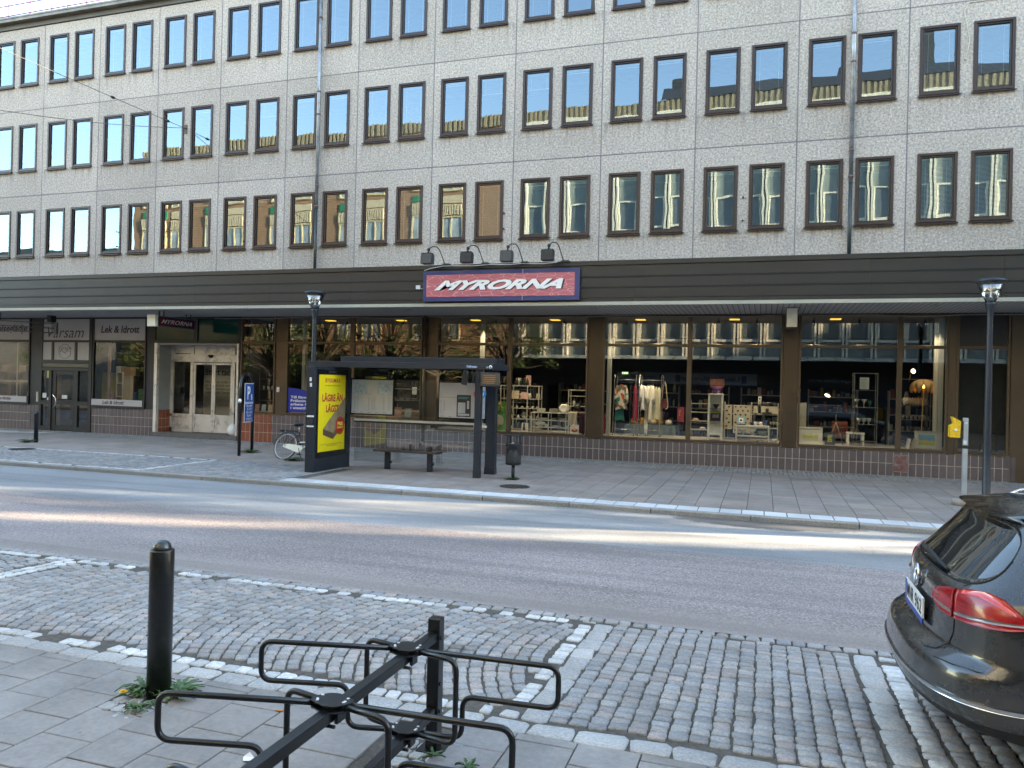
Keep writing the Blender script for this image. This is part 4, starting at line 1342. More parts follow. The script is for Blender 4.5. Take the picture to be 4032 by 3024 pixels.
plate(ps_, -W_, W_, .85, 1.35, M_whitep, .010, 'sign_plate'); plate(ps_, -W_ + .02, W_ - .02, .87, 1.33, M_bluesign, .004, 'blue_field', .0105)
plate_text(ps_, 'Avgift\n9-19\n(9-16)\nRöd\nbiljett', (-.27, .885, .27, 1.31), M_whitep, .018, bold=.02)
b = MB(); b.lathe([(.06, 0), (.0001, .006)], (0, 0, 0), 14); o = b.build('round_sticker', M_whitep, ps_)
pp = hoop(0, 1.42); o.location = Vector(pp) - ps_.location + Vector((.02, -.045, 0)); o.rotation_euler = (pi / 2, 0, 0)

# ---- litter bin
bn = thing('litter_bin', 'dark perforated litter bin with a flat lid on a single post beside the bus shelter', 'litter bin', (-5.02, 15.56, 0)); bn.scale = (1.12, 1.12, 1.03)
b = MB(); b.tube([(0, .0, 0), (0, .0, .32)], .033, 10); b.box(-.10, -.1, 0, .1, .1, .01); b.build('post', M_dkgrey, bn)
def perf():
    m, t, p, out = _new('perforated_basket')
    co = t.nodes.new('ShaderNodeTexCoord').outputs['Object']
    s_ = t.nodes.new('ShaderNodeSeparateXYZ'); t.links.new(co, s_.inputs[0])
    an = math_(t, 'MULTIPLY', math_(t, 'ARCTAN2', s_.outputs['Y'], s_.outputs['X']), 9.0)
    zz = math_(t, 'MULTIPLY', s_.outputs['Z'], 58.0)
    row = math_(t, 'MULTIPLY', math_(t, 'MODULO', math_(t, 'FLOOR', zz), 2.0), .5)
    fx = math_(t, 'SUBTRACT', math_(t, 'FRACT', math_(t, 'ADD', math_(t, 'ADD', an, row), 50)), .5)
    fz = math_(t, 'SUBTRACT', math_(t, 'FRACT', zz), .5)
    d2 = math_(t, 'ADD', math_(t, 'MULTIPLY', fx, fx), math_(t, 'MULTIPLY', fz, fz))
    hole = math_(t, 'LESS_THAN', d2, .10)
    zin = math_(t, 'MULTIPLY', math_(t, 'GREATER_THAN', s_.outputs['Z'], .34), math_(t, 'LESS_THAN', s_.outputs['Z'], .69))
    hole = math_(t, 'MULTIPLY', hole, zin)
    p.inputs['Base Color'].default_value = (.03, .033, .036, 1); p.inputs['Roughness'].default_value = .45
    al = math_(t, 'SUBTRACT', 1.0, hole); t.links.new(al, p.inputs['Alpha'])
    return m
b = MB(); b.lathe([(.0001, .30), (.135, .30), (.150, .315), (.150, .72), (.158, .725), (.158, .745), (.145, .745)], (0, 0, 0), 30); b.build('basket', perf(), bn)
b = MB(); b.lathe([(.10, .32), (.12, .45), (.10, .56), (.06, .62), (.0001, .6)], (0, 0, 0), 12); b.build('bin_liner', mat('pale_bag_in_bin', (.32, .32, .31), .6, var=.4, vs=14, bmp=.8, bs=20), bn)
b = MB()
for a in (.8, 2.4, 3.94, 5.5): b.box(.135 * cos(a) - .014, .135 * sin(a) - .01, .74, .135 * cos(a) + .014, .135 * sin(a) + .01, .90)
b.box(-.155, -.12, .895, .155, .12, .925); b.build('lid', M_dkgrey, bn, bevel=.008)
b = MB(); b.add([(-.08, -.03, .73), (.0, -.06, .77), (.07, -.02, .74), (.03, .04, .79), (-.05, .03, .76)], [(0, 1, 4), (1, 2, 3), (1, 3, 4)]); o = b.build('crumpled_paper', M_white); o.location = (-5.04, 15.50, 0); tag(o, 'white crumpled paper sticking out of the litter bin', 'litter')

# ---- post with yellow box
yp = thing('ticket_post', 'grey square post on a concrete foot with a yellow box beside the right street lamp', 'ticket post', (3.53, 16.0, 0))
b = MB(); b.box(-.04, -.04, .1, .04, .04, 1.60); b.build('post', mat('galvanised_post', (.42, .44, .46), .45, .5, var=.15, vs=3), yp, bevel=.005)
b = MB(); b.lathe([(.20, 0), (.20, .09), (.16, .12), (.0001, .12)], (0, 0, 0), 14); b.build('concrete_foot', mat('rough_concrete', (.28, .24, .20), .9, var=.2, vs=9), yp)
b = MB(); b.box(-.042, -.045, 1.04, .042, .045, 1.10); b.build('black_band', M_blackm, yp)
b = MB(); b.box(-.036, -.043, 1.12, .02, -.040, 1.19); b.box(-.02, -.043, 1.50, .025, -.040, 1.52); b.build('label_sticker', M_white, yp)
b = MB()
b.prism([(-.10, 1.235), (-.265, 1.24), (-.262, 1.455), (-.20, 1.49), (-.235, 1.62), (-.09, 1.535)], 'y', -.09, .10)
yb_ = b.build('yellow_box', mat('yellow_enamel', (.78, .47, .02), .4, var=.06, dirt=((.30, .19, .04), 22)), yp, bevel=.006)
b = MB(); b.box(-.09, -.05, 1.22, -.04, .06, 1.54); b.build('mounting_plate', M_blackm, yp)
b = MB(); b.lathe([(.028, 0), (.020, .01), (.0001, .012)], (0, 0, 0), 12); o = b.build('round_button', M_white, yp); o.location = (-.175, -.092, 1.37); o.rotation_euler = (pi / 2, 0, 0)

# ---- plastic bag by the entrance
bg_ = MB()
prof = [(.10, 0), (.17, .05), (.18, .13), (.165, .22), (.12, .31), (.05, .37), (.03, .40), (.05, .43), (.0001, .44)]
vs = []; n = 22
for (r_, z) in prof:
    for j in range(n):
        a = 2 * pi * j / n; k = 1 + .13 * sin(3 * a + z * 12) + .06 * sin(7 * a + z * 25)
        vs.append((r_ * k * cos(a), r_ * k * sin(a) * .75, z))
fs = [(i * n + j, i * n + (j + 1) % n, (i + 1) * n + (j + 1) % n, (i + 1) * n + j) for i in range(len(prof) - 1) for j in range(n)]
bg_.add(vs, fs, 0, True)
o = bg_.build('plastic_bag', mat('white_plastic_bag', (.66, .67, .68), .4, var=.06, bmp=.5, bs=25)); o.location = (-16.32, D + .12, .146)
tag(o, 'white plastic carrier bag left at the right side of the entrance doors', 'bag')

# ============================================================ BUS SHELTER
SH = thing('bus_shelter', 'dark grey glazed bus shelter with a yellow advertising panel at its left end', 'bus shelter', (-7.6, 15.9, 0))
ry0, ry1 = 15.28, 16.42
b = MB()
b.box(-9.94, ry0, 2.31, -5.43, ry0 + .07, 2.44); b.box(-9.94, ry1 - .05, 2.33, -5.50, ry1, 2.44)
b.box(-9.94, ry0 + .07, 2.31, -9.87, ry1 - .05, 2.44); b.box(-5.50, ry0 + .07, 2.31, -5.43, ry1 - .05, 2.44)
b.box(-9.87, ry0 + .07, 2.40, -5.50, ry1 - .05, 2.43)
b.build('roof', M_dkgrey, SH, True, bevel=.004, segs=1)
b = MB(); b.box(-9.42, 15.86, 2.44, -5.56, 16.40, 2.575); b.build('roof_upstand', M_dkgrey, SH, True, bevel=.005, segs=1)
b = MB(); b.box(-9.2, 15.5, 2.385, -5.7, 15.56, 2.40); b.box(-7.4, 15.6, 2.36, -6.9, 15.75, 2.40); b.build('light_strip', mat('roof_light_strip', (.45, .45, .42), .4), SH, True)
for i, (x, y, sx_, sy_) in enumerate(((-5.78, 15.40, .07, .06), (-5.76, 16.20, .115, .08))):
    b = MB(); b.box(x - sx_, y - sy_, .0, x + sx_, y + sy_, 2.33); b.box(x - sx_ - .006, y - sy_ - .006, 0, x + sx_ + .006, y + sy_ + .006, .16)
    b.build('post', M_dkgrey, SH, True, bevel=.005, segs=1)
# advertising panel
b = MB()
b.box(-9.44, 14.50, 0, -9.215, 16.02, .40); b.box(-9.44, 14.50, .40, -9.215, 14.60, 2.30); b.box(-9.44, 15.80, .40, -9.215, 16.02, 2.30); b.box(-9.44, 14.60, 2.16, -9.215, 15.80, 2.30)
b.box(-9.44, 14.60, .40, -9.25, 15.80, 2.16)
b.build('advert_case', M_dkgrey, SH, True, bevel=.005, segs=1)
b = MB(); b.box(-9.225, 14.56, .30, -9.208, 15.84, 2.24); b.build('advert_rim', mat('black_advert_rim', (.008, .009, .011), .25), SH, True)
b = MB(); b.box(-9.207, 14.63, .43, -9.203, 15.74, 2.13)
pst = b.build('poster', M_yellow, SH, True)
# poster drawing, laid out in (u = along Y, z)
def post_pt(u, z, d): return Vector((-9.203 + d, 14.63 + u, z))
def ptext(body, box, m_, d, **k):
    o = lettering(body, box, m_, None, 0, **k)
    for v in o.data.vertices: v.co = post_pt(v.co.x, v.co.z, d) - SH.location
    o.parent = pst
    o.location = (0, 0, 0)
    return o
def ppoly(name, pts, m_, d):
    b = MB(); b.poly([post_pt(u, z, d) for u, z in pts]); e = b.build(name, m_, SH, True); e.parent = pst; return e
M_pred = mat('poster_red', (.50, .05, .03), .5, var=.02)
M_pdark = mat('poster_dark', (.13, .10, .03), .5, var=.02)
ptext('BYGGMAX', (.24, 1.955, .88, 2.05), M_pred, .002, bold=.03)
ptext('DÄR SMART HANDLA BILLIGT', (.24, 1.875, .88, 1.905), M_pdark, .002, bold=.02)
ptext('LÄGRE ÄN', (.13, 1.53, .99, 1.73), M_pred, .002, bold=.045)
ptext('LÄGST', (.29, 1.29, .83, 1.49), M_pred, .002, bold=.045)
ptext('Vi matchar lägsta priset upp till dig. Alla lärmaterialkunder till Byggmax.\nDu kan på byggmaxkundregistret.', (.09, .535, 1.02, .60), M_pdark, .002, bold=.0)
M_wood = mat('plank_top', (.27, .20, .11), .7, var=.25, vs=9); M_wood2 = mat('plank_end', (.10, .055, .03), .7, var=.2, vs=20); M_wood3 = mat('plank_side', (.15, .09, .045), .7, var=.2)
ppoly('plank_picture', [(.19, .93), (1.105, 1.63), (1.105, 1.18), (.62, .82)], M_wood, .0015)
ppoly('plank_picture', [(.62, .82), (1.105, 1.18), (1.105, 1.02), (.62, .69)], M_wood3, .0016)
ppoly('plank_picture', [(.19, .93), (.62, .82), (.62, .68), (.19, .80)], M_wood2, .0018)
badge = []
for i in range(48):
    a = 2 * pi * i / 48; r_ = 1 + (.07 if i % 2 else -.01)
    badge.append((.90 + .185 * r_ * cos(a), .98 + .195 * r_ * sin(a)))
ppoly('price_badge', badge, mat('badge_red', (.42, .012, .012), .5, var=.02), .003)
b = MB(); b.tube([post_pt(.90 + .15 * cos(2 * pi * i / 32), .98 + .16 * sin(2 * pi * i / 32), .0035) for i in range(32)], .004, 4, closed=True); e = b.build('badge_ring', mat('badge_orange', (.7, .16, .03), .5), SH, True); e.parent = pst
M_pyel = mat('badge_yellow', (.85, .62, .08), .5, var=.0)
ptext('PRIS', (.79, .98, 1.01, 1.07), M_pyel, .005, bold=.05); ptext('GARANTI', (.78, .915, 1.02, .965), M_pyel, .005, bold=.04)
# small plate text above poster, scanner on the front edge
b = MB(); b.box(-9.206, 15.0, 2.165, -9.202, 15.35, 2.225); e = b.build('case_label', M_blackm, SH, True)
b = MB(); b.box(-9.36, 14.44, 1.02, -9.24, 14.50, 1.20, 0); b.box(-9.37, 14.43, 1.20, -9.23, 14.50, 1.235, 1); b.box(-9.37, 14.43, .985, -9.23, 14.50, 1.02, 1); b.build('ticket_reader', [M_blackm, M_white], SH, True, bevel=.008)
b = MB(); b.box(-9.36, 14.494, 1.98, -9.31, 14.498, 2.06); b.box(-9.35, 14.494, 1.86, -9.30, 14.498, 1.94); b.build('sticker', M_white, SH, True)
# glass back wall with rail
M_shglass = glass_mat('shelter_glass', .03, 1.2, (.90, .92, .91), wob=.0)
for (a, c) in ((-9.2, -8.10), (-8.09, -6.98), (-6.97, -5.88)):
    b = MB(); b.box(a, 16.195, .12, c, 16.205, 2.33); b.build('glass_pane', M_shglass, SH, True)
b = MB(); b.box(-9.2, 16.17, 1.075, -5.88, 16.19, 1.125, 0); b.box(-9.2, 16.15, 1.035, -5.88, 16.21, 1.072, 1); b.build('rail', [mat('pale_rail', (.52, .50, .44), .4), M_blackm], SH, True)
b = MB(); b.box(-5.90, 15.46, 1.075, -5.62, 15.50, 1.115); b.build('side_rail', M_white, SH, True)
# timetable boards
def board(x0, x1, z0, z1, kind):
    b = MB(); b.box(x0, 16.12, z0, x1, 16.17, z1); bo = b.build('timetable_case', _cache['black_advert_rim'], SH, True, bevel=.004, segs=1)
    b = MB(); b.box(x0 + .03, 16.114, z0 + .03, x1 - .03, 16.119, z1 - .03); sh = b.build('timetable_sheet', mat('timetable_paper', (.47, .46, .46), .25, var=.05), SH, True); sh.parent = bo
    d = MB(); M_map = mat('pale_blue_map', (.36, .42, .46), .5, var=.25, vs=14); M_ink = mat('grey_ink', (.22, .22, .22), .6)
    if kind == 0:
        for (ma, mb_) in ((x0 + .06, x0 + .44), (x1 - .42, x1 - .06)):
            q_ = MB(); q_.box(ma, 16.111, z1 - .37, mb_, 16.1135, z1 - .06); e = q_.build('printed_map', M_map, SH, True); e.parent = bo
        cols = (.10, .18, .47, .56, .62, .86, 1.0)
    else: cols = (.06, .14)
    for cxx in cols:
        for i in range(14):
            d.box(x0 + cxx, 16.111, z0 + .12 + i * .022, x0 + cxx + random.uniform(.02, .04), 16.1135, z0 + .128 + i * .022, 1)
    d.box(x0 + .05, 16.111, z0 + .485, x0 + .55, 16.1135, z0 + .495, 1)
    for i in range(5): d.box(x0 + .06 + i * .2, 16.111, z0 + .05, x0 + .14 + i * .2, 16.1135, z0 + .065, 1)
    if kind == 0:
        for i in range(22):
            ox = x0 + .25 if i % 2 else x1 - .24
            d.tube([(ox + random.uniform(-.17, .17), 16.110, z1 - .21 + random.uniform(-.13, .13)), (ox + random.uniform(-.17, .17), 16.110, z1 - .21 + random.uniform(-.13, .13))], .002, 3, 1)
    e = d.build('timetable_text', [M_map, M_ink], SH, True); e.parent = bo
    if kind == 1:
        b = MB(); b.box(x0 + .46, 16.108, z0 + .06, x0 + .80, 16.1105, z0 + .55, 0); b.box(x0 + .49, 16.106, z0 + .14, x0 + .67, 16.108, z0 + .38, 1); b.box(x0 + .71, 16.106, z0 + .24, x0 + .76, 16.108, z0 + .42, 1)
        b.box(x0 + .49, 16.106, z0 + .085, x0 + .77, 16.108, z0 + .13, 1); b.box(x0 + .49, 16.106, z0 + .46, x0 + .72, 16.108, z0 + .475, 2); b.box(x0 + .49, 16.106, z0 + .49, x0 + .76, 16.108, z0 + .505, 2)
        e = b.build('dark_notice', [mat('charcoal_notice', (.02, .024, .03), .4), mat('notice_grey', (.40, .42, .44), .5), mat('notice_teal', (.06, .25, .28), .5)], SH, True); e.parent = bo
board(-9.28, -8.15, 1.22, 2.07, 0); board(-7.03, -5.88, 1.20, 2.05, 1)
# route discs 3 and 4 on the front post side
for (y, m_, tx) in ((15.62, mat('pink_disc', (.55, .10, .28), .5), '3'), (15.94, mat('blue_disc', (.01, .22, .50), .5), '4')):
    b = MB(); b.lathe([(.085, 0), (.085, .006), (.0001, .006)], (0, 0, 0), 20); o = b.build('route_disc', m_, SH)
    o.location = Vector((-5.90 + (y - 15.62) * .0, y - .0, 1.78)) - SH.location; o.rotation_euler = (pi / 2, 0, R(35))
    l_ = lettering(tx, (-.03, -.045, .03, .045), M_whitep, None, -.008, bold=.03)
    l_.parent = o; l_.rotation_euler = (-pi / 2, 0, 0)
b = MB(); b.box(-5.90, 15.55, 1.24, -5.885, 16.10, 2.0); b.build('side_sheet', mat('side_sheet_grey', (.36, .36, .37), .4), SH, True)
# passenger displays on the front post
def display(cx, cy, cz, ang, led):
    b = MB(); Rm = Matrix.Rotation(ang, 3, 'Z')
    b.obox((cx, cy, cz), (.42, .11, .30), Rm @ Matrix.Rotation(R(-8), 3, 'X')); o = b.build('display', mat('black_display_case', (.010, .010, .012), .35), SH, True, bevel=.012)
    f_ = MB(); n_ = Rm @ Matrix.Rotation(R(-8), 3, 'X')
    f_.obox(Vector((cx, cy, cz)) + n_ @ Vector((0, -.058, 0)), (.36, .006, .22), n_); e = f_.build('display_glass', mat('dark_led_glass', (.035, .022, .012), .3), SH, True); e.parent = o
    t2 = MB()
    for i in range(5): t2.obox(Vector((cx, cy, cz)) + n_ @ Vector((-.02 + random.uniform(-.03, .03), -.063, .08 - i * .04)), (.26, .003, .010), n_)
    e = t2.build('led_text', mat('amber_led', (.30, .10, .01), .5, emit=.03), SH, True); e.parent = o
display(-5.50, 15.30, 2.10, R(28), True)
display(-6.05, 15.28, 2.13, R(-72), True)
b = MB(); b.box(-5.95, 15.33, 2.20, -5.45, 15.37, 2.26); b.box(-5.92, 15.33, 2.02, -5.86, 15.37, 2.2); b.build('display_bracket', M_blackm, SH, True)
lettering('Källgatan', (-6.02, 2.335, -5.79, 2.40), mat('sky_blue_letters', (.45, .62, .85), .4, var=0), SH, ry0 - .003, bold=.02, world=True, name='stop_name')
lettering('A', (-5.575, 2.34, -5.545, 2.385), M_whitep, SH, ry0 - .003, bold=.02, world=True, name='stop_letter')
b = MB(); b.lathe([(.038, 0), (.0001, .003)], (0, 0, 0), 18); o = b.build('round_logo', M_whitep, SH); o.location = Vector((-5.485, ry0 - .002, 2.37)) - SH.location; o.rotation_euler = (pi / 2, 0, 0)
lettering('VL', (-5.507, 2.353, -5.463, 2.388), M_dkgrey, SH, ry0 - .007, bold=.03, shear=.2, world=True)
# ---- bench
be = thing('bench', 'dark wooden bench on two steel legs inside the bus shelter', 'bench', (-7.68, 15.95, 0))
M_bench = mat('dark_bench_wood', (.045, .036, .030), .5, var=.2, vs=7)
b = MB()
b.box(-.78, -.20, .41, .78, -.02, .455); b.box(-.78, .0, .41, .78, .18, .455); b.build('seat', M_bench, be, bevel=.006)
for x in (-.50, .56):
    b = MB(); b.box(x - .055, -.06, 0, x + .055, .04, .41); b.box(x + .055, -.05, .14, x + .10, .02, .20); b.build('leg', M_dkgrey, be, bevel=.005)
b = MB(); b.box(.05, -.04, .455, .09, -.0, .60); b.box(-.12, -.04, .455, -.08, 0, .52); b.box(.52, -.16, .455, .56, .1, .56); b.build('armrest', M_bench, be, bevel=.004)

# ============================================================ BIKE RACK
br = thing('bike_rack', 'black tubular bike rack with looped arms on twin beams in the foreground', 'bike rack', (-1.68, 2.4, 0))
M_rack = mat('black_powder_coat', (.0045, .005, .006), .30, .05, var=.12, vs=4, bmp=.05, bs=60)
RX = -1.68
for yy in (3.90, .9):
    b = MB(); b.box(RX - .035, yy - .035, 0, RX + .035, yy + .035, .715); 
    b.box(RX - .075, yy - .075, -.004, RX + .075, yy + .075, .006)
    b.build('upright', M_rack, br, True, bevel=.006)
bolt = MB()
for z in (.60, .33, .20): bolt.lathe([(.013, 0), (.012, .006), (.0001, .009)], (0, 0, 0), 10)
b = MB()
for zt in (.645, .235):
    b.box(RX - .025, .94, zt - .05, RX + .025, 3.862, zt)
b.build('beam', M_rack, br, True, bevel=.004)
M_bolt = mat('steel_rivet', (.55, .55, .56), .3, 1.0, var=0)
def rnd(pts, r, n=5):
    """round the corners of a polyline"""
    out = [Vector(pts[0])]
    for i in range(1, len(pts) - 1):
        p = Vector(pts[i]); a = (Vector(pts[i - 1]) - p); c = (Vector(pts[i + 1]) - p)
        rr = min(r, a.length * .49, c.length * .49)
        a.normalize(); c.normalize()
        p0, p1 = p + a * rr, p + c * rr
        for k in range(n + 1):
            u = k / n
            out.append(p0 * (1 - u) ** 2 + p * 2 * u * (1 - u) + p1 * u * u)
    out.append(Vector(pts[-1]))
    return out
def arm(hy, ang, L, zt=.655, zl=.245, long=True):
    d = Vector((cos(ang), sin(ang), 0)); c = Vector((RX, hy, 0))
    P = lambda r_, z: c + d * r_ + Vector((0, 0, z))
    if long: pts = [P(.075, zt), P(L, zt), P(L, zt - .20), P(.30, zt - .20), P(.30, zl), P(.075, zl)]
    else: pts = [P(.075, zt), P(L, zt), P(L, zl), P(.075, zl)]
    b = MB(); b.tube(rnd(pts, .062, 6), .0135, 12)
    return b.build('bike_loop', M_rack, br, True)
for hy in (3.54, 2.83, 2.12, 1.41):
    arm(hy, R(3), .78); arm(hy, R(193), .76); arm(hy, R(166), .27, long=False); arm(hy, R(348), .30, long=False)
    for zt in (.655, .245):
        b = MB(); pl = []
        for i in range(24):
            a = 2 * pi * i / 24; r_ = .088 + (.006 if i % 6 < 3 else -.004)
            pl.append((RX + r_ * cos(a), hy + r_ * sin(a) * .72))
        b.prism(pl, 'z', zt + .010, zt + .016); b.prism(pl, 'z', zt - .018, zt - .012)
        b.box(RX - .045, hy - .03, zt - .07, RX - .028, hy + .03, zt - .012); b.box(RX + .028, hy - .03, zt - .07, RX + .045, hy + .03, zt - .012)
        b.tube([(RX + .0, hy - .035, zt - .01), (RX + .0, hy - .035, zt - .085)], .006, 6); b.tube([(RX - .035, hy - .035, zt - .08), (RX + .035, hy - .035, zt - .08)], .008, 6)
        hb = b.build('hub_plate', M_rack, br, True, bevel=.001, segs=1)
        for a in (3, 193, 166, 348, 20, 210):
            b = MB(); aa = R(a); x_, y_ = RX + .062 * cos(aa), hy + .062 * sin(aa) * .72 + (.012 if a in (20, 166) else -.006)
            b.lathe([(.0075, 0), (.006, .004), (.0001, .0055)], (x_, y_, zt + .016), 8)
            e = b.build('rivet', M_bolt, br, True); e.parent = hb
for z in (.61, .36, .21):
    b = MB(); b.tube([(RX + .036, 3.885, z), (RX + .045, 3.885, z)], .011, 10)
    b.build('upright_bolt', M_rack, br, True)
# ============================================================ CAR
CX, CY = 0.765, 5.12
def ip(tab, z):
    """smooth monotone interpolation through a profile table"""
    n = len(tab)
    if z <= tab[0][0]: return tab[0][1]
    if z >= tab[-1][0]: return tab[-1][1]
    for i in range(n - 1):
        if z <= tab[i + 1][0]: break
    def sl(k): return (tab[k + 1][1] - tab[k][1]) / (tab[k + 1][0] - tab[k][0])
    d = sl(i); d0 = sl(i - 1) if i > 0 else d; d1 = sl(i + 1) if i < n - 2 else d
    m0 = 0 if d0 * d <= 0 else 2 * d0 * d / (d0 + d); m1 = 0 if d1 * d <= 0 else 2 * d1 * d / (d1 + d)
    h = tab[i + 1][0] - tab[i][0]; t = (z - tab[i][0]) / h
    return (2 * t ** 3 - 3 * t * t + 1) * tab[i][1] + (t ** 3 - 2 * t * t + t) * h * m0 + (-2 * t ** 3 + 3 * t * t) * tab[i + 1][1] + (t ** 3 - t * t) * h * m1
XR_ = [(.22, .62), (.28, .46), (.34, .22), (.38, .07), (.43, .025), (.48, .004), (.53, .0), (.60, .006), (.655, .025), (.685, .075), (.72, .125), (.80, .135), (.90, .14), (.97, .145), (1.02, .165), (1.05, .195), (1.15, .285), (1.25, .375), (1.35, .46), (1.39, .54), (1.42, .72), (1.435, 1.0), (1.445, 1.5)]
HW_ = [(.22, .70), (.28, .78), (.34, .85), (.39, .885), (.50, .90), (.70, .90), (.85, .895), (.95, .88), (1.0, .865), (1.05, .835), (1.2, .755), (1.35, .66), (1.39, .61), (1.42, .52), (1.435, .40), (1.445, .2)]
XF_ = [(.14, 4.35), (.30, 4.55), (.5, 4.60), (.7, 4.52), (.82, 4.3), (.92, 3.9), (1.0, 3.45), (1.2, 3.05), (1.35, 2.65), (1.39, 2.45), (1.42, 2.1), (1.435, 1.9), (1.445, 1.7)]
CD_ = [(.14, .30), (.5, .48), (.655, .47), (.72, .40), (.95, .40), (1.05, .38), (1.35, .22), (1.40, .15), (1.445, .05)]
def surf(u, z):
    hw = ip(HW_, z); cd = ip(CD_, z); x0 = ip(XR_, z); p = 2.5
    au = min(1.0, abs(u)); th = au * pi / 2
    y = hw * sin(th) ** (2 / p); x = x0 + cd * (1 - cos(th) ** (2 / p) if th < pi / 2 - 1e-6 else 1)
    if abs(u) > 1: x += (abs(u) - 1) * 3.0
    return Vector((x, y if u > 0 else -y, z))
def csurf(u, z, off):
    p = surf(u, z); a = surf(u + .004, z) - surf(u - .004, z); c = surf(u, z + .004) - surf(u, z - .004)
    n = c.cross(a)
    if n.length < 1e-9: n = Vector((-1, 0, 0))
    n.normalize()
    if n.x > .2 and abs(u) < 1: n = -n
    return p + n * off
car = thing('parked_car', 'dark grey estate car parked on the setts at the right edge with red tail lamps', 'car', (CX, CY, -.02))
def carpaint():
    m, t, p, out = _new('dusty_dark_car_paint')
    co = objco(t)
    s_ = t.nodes.new('ShaderNodeSeparateXYZ'); t.links.new(co, s_.inputs[0])
    d = noise(t, co, 5.0, 6, .7)
    low = ramp(t, math_(t, 'MULTIPLY_ADD', d, .5, s_.outputs['Z']), [(.55, .55), (.95, 0.03), (1.25, 0.10)])
    c = mixc(t, low, (.032, .034, .037), (.12, .116, .108))
    t.links.new(c, p.inputs['Base Color'])
    p.inputs['Metallic'].default_value = .45
    t.links.new(math_(t, 'MULTIPLY_ADD', d, .22, .16), p.inputs['Roughness'])
    p.inputs['Coat Weight'].default_value = .8; p.inputs['Coat Roughness'].default_value = .05
    return m
M_car = carpaint()
zs = []
z = .27
while z < 1.4451:
    zs.append(z); z += .012 if .45 < z < 1.1 else .02
zs += [1.40, 1.42, 1.43, 1.437, 1.441, 1.445]; zs = sorted(set(round(q, 4) for q in zs))
rings = []
for z in zs:
    ring = [surf(u, z) for u in [i / 32 for i in range(-32, 33)]]
    hw = ip(HW_, z); xs_ = ring[-1].x; xf = ip(XF_, z); fc = .75 if z < .9 else .5
    for k in range(1, 12): ring.append(Vector((xs_ + (xf - fc - xs_) * k / 12, hw, z)))
    for k in range(0, 25):
        th = pi / 2 * (1 - k / 12)
        yy = hw * abs(sin(th)) ** .8 * (1 if th > 0 else -1); ring.append(Vector((xf - fc + fc * max(0, cos(th)) ** .8, yy, z)))
    for k in range(11, 0, -1): ring.append(Vector((xs_ + (xf - fc - xs_) * k / 12, -hw, z)))
    rings.append(ring)
b = MB(); n = len(rings[0])
vs = [p for r_ in rings for p in r_]; fs = []
for i in range(len(rings) - 1):
    for j in range(n):
        j2 = (j + 1) % n
        fs.append((i * n + j2, i * n + j, (i + 1) * n + j, (i + 1) * n + j2))
b.add(vs, fs, 0, True)
b.f.append(tuple(range(n - 1, -1, -1))); b.m.append(0); b.sm.append(False)
b.f.append(tuple(len(vs) - n + j for j in range(n))); b.m.append(0); b.sm.append(True)
body = b.build('body', M_car, car)
def band(name, us, zlo, zhi, off, m_, nu=24, nz=8, par=car, th=0):
    b = MB(); u0, u1 = us
    vs = []
    for i in range(nu + 1):
        u = u0 + (u1 - u0) * i / nu; a, c = ip2(zlo, u), ip2(zhi, u)
        for j in range(nz + 1): vs.append(csurf(u, a + (c - a) * j / nz, off))
    fs = [(i * (nz + 1) + j, (i + 1) * (nz + 1) + j, (i + 1) * (nz + 1) + j + 1, i * (nz + 1) + j + 1) for i in range(nu) for j in range(nz)]
    b.add(vs, fs, 0, True)
    # border skirt back to the body
    edge = [i * (nz + 1) for i in range(nu + 1)] + [nu * (nz + 1) + j for j in range(1, nz + 1)] + [i * (nz + 1) + nz for i in range(nu - 1, -1, -1)] + [j for j in range(nz - 1, 0, -1)]
    o = len(vs); sk = []
    for e in edge:
        i, j = divmod(e, nz + 1); u = u0 + (u1 - u0) * i / nu; a, c = ip2(zlo, u), ip2(zhi, u); sk.append(csurf(u, a + (c - a) * j / nz, -.004))
    b.v.extend(tuple(p) for p in sk)
    for k in range(len(edge)):
        k2 = (k + 1) % len(edge); b.f.append((edge[k], edge[k2], o + k2, o + k)); b.m.append(0); b.sm.append(False)
    return b.build(name, m_, par)
def ip2(tab, x):
    if isinstance(tab, (int, float)): return tab
    tab = sorted(tab)
    if x <= tab[0][0]: return tab[0][1]
    for (a, va), (b_, vb) in zip(tab, tab[1:]):
        if x <= b_: return va + (vb - va) * (x - a) / (b_ - a)
    return tab[-1][1]
M_cglass = mat('dark_car_glass', (.010, .014, .016), .04, var=.1, spec=1.0, coat=.6)
gb = [(i / 60 * .62, 1.20 - .155 * (1 - abs(i / 60) ** 6) ** .5) for i in range(-60, 61)]
gt_ = [(i / 60 * .62, 1.202 + .153 * (1 - abs(i / 60) ** 8) ** .4) for i in range(-60, 61)]
band('rear_window', (-.62, .62), gb, gt_, .003, M_cglass, 120, 14)
M_seam = mat('black_seam', (.004, .004, .004), .6, var=0)
def seam(pts, r_=.0035, name='seam'):
    b = MB(); b.tube([csurf(u, z, .001) for u, z in pts], r_, 5); return b.build(name, M_seam, car)
seam([(u, z - .004) for u, z in gb], .005)
seam([(-.53, 1.08), (-.45, 1.05), (-.41, 1.01), (-.41, .88), (-.41, .80), (-.39, .73), (-.36, .685), (-.3, .672), (0, .668), (.3, .672), (.36, .685), (.39, .73), (.41, .80), (.41, 1.01), (.45, 1.05), (.53, 1.08)])
seam([(-1.3, .69), (-1.05, .685), (-.9, .68), (-.7, .67), (-.55, .665), (-.42, .66)])
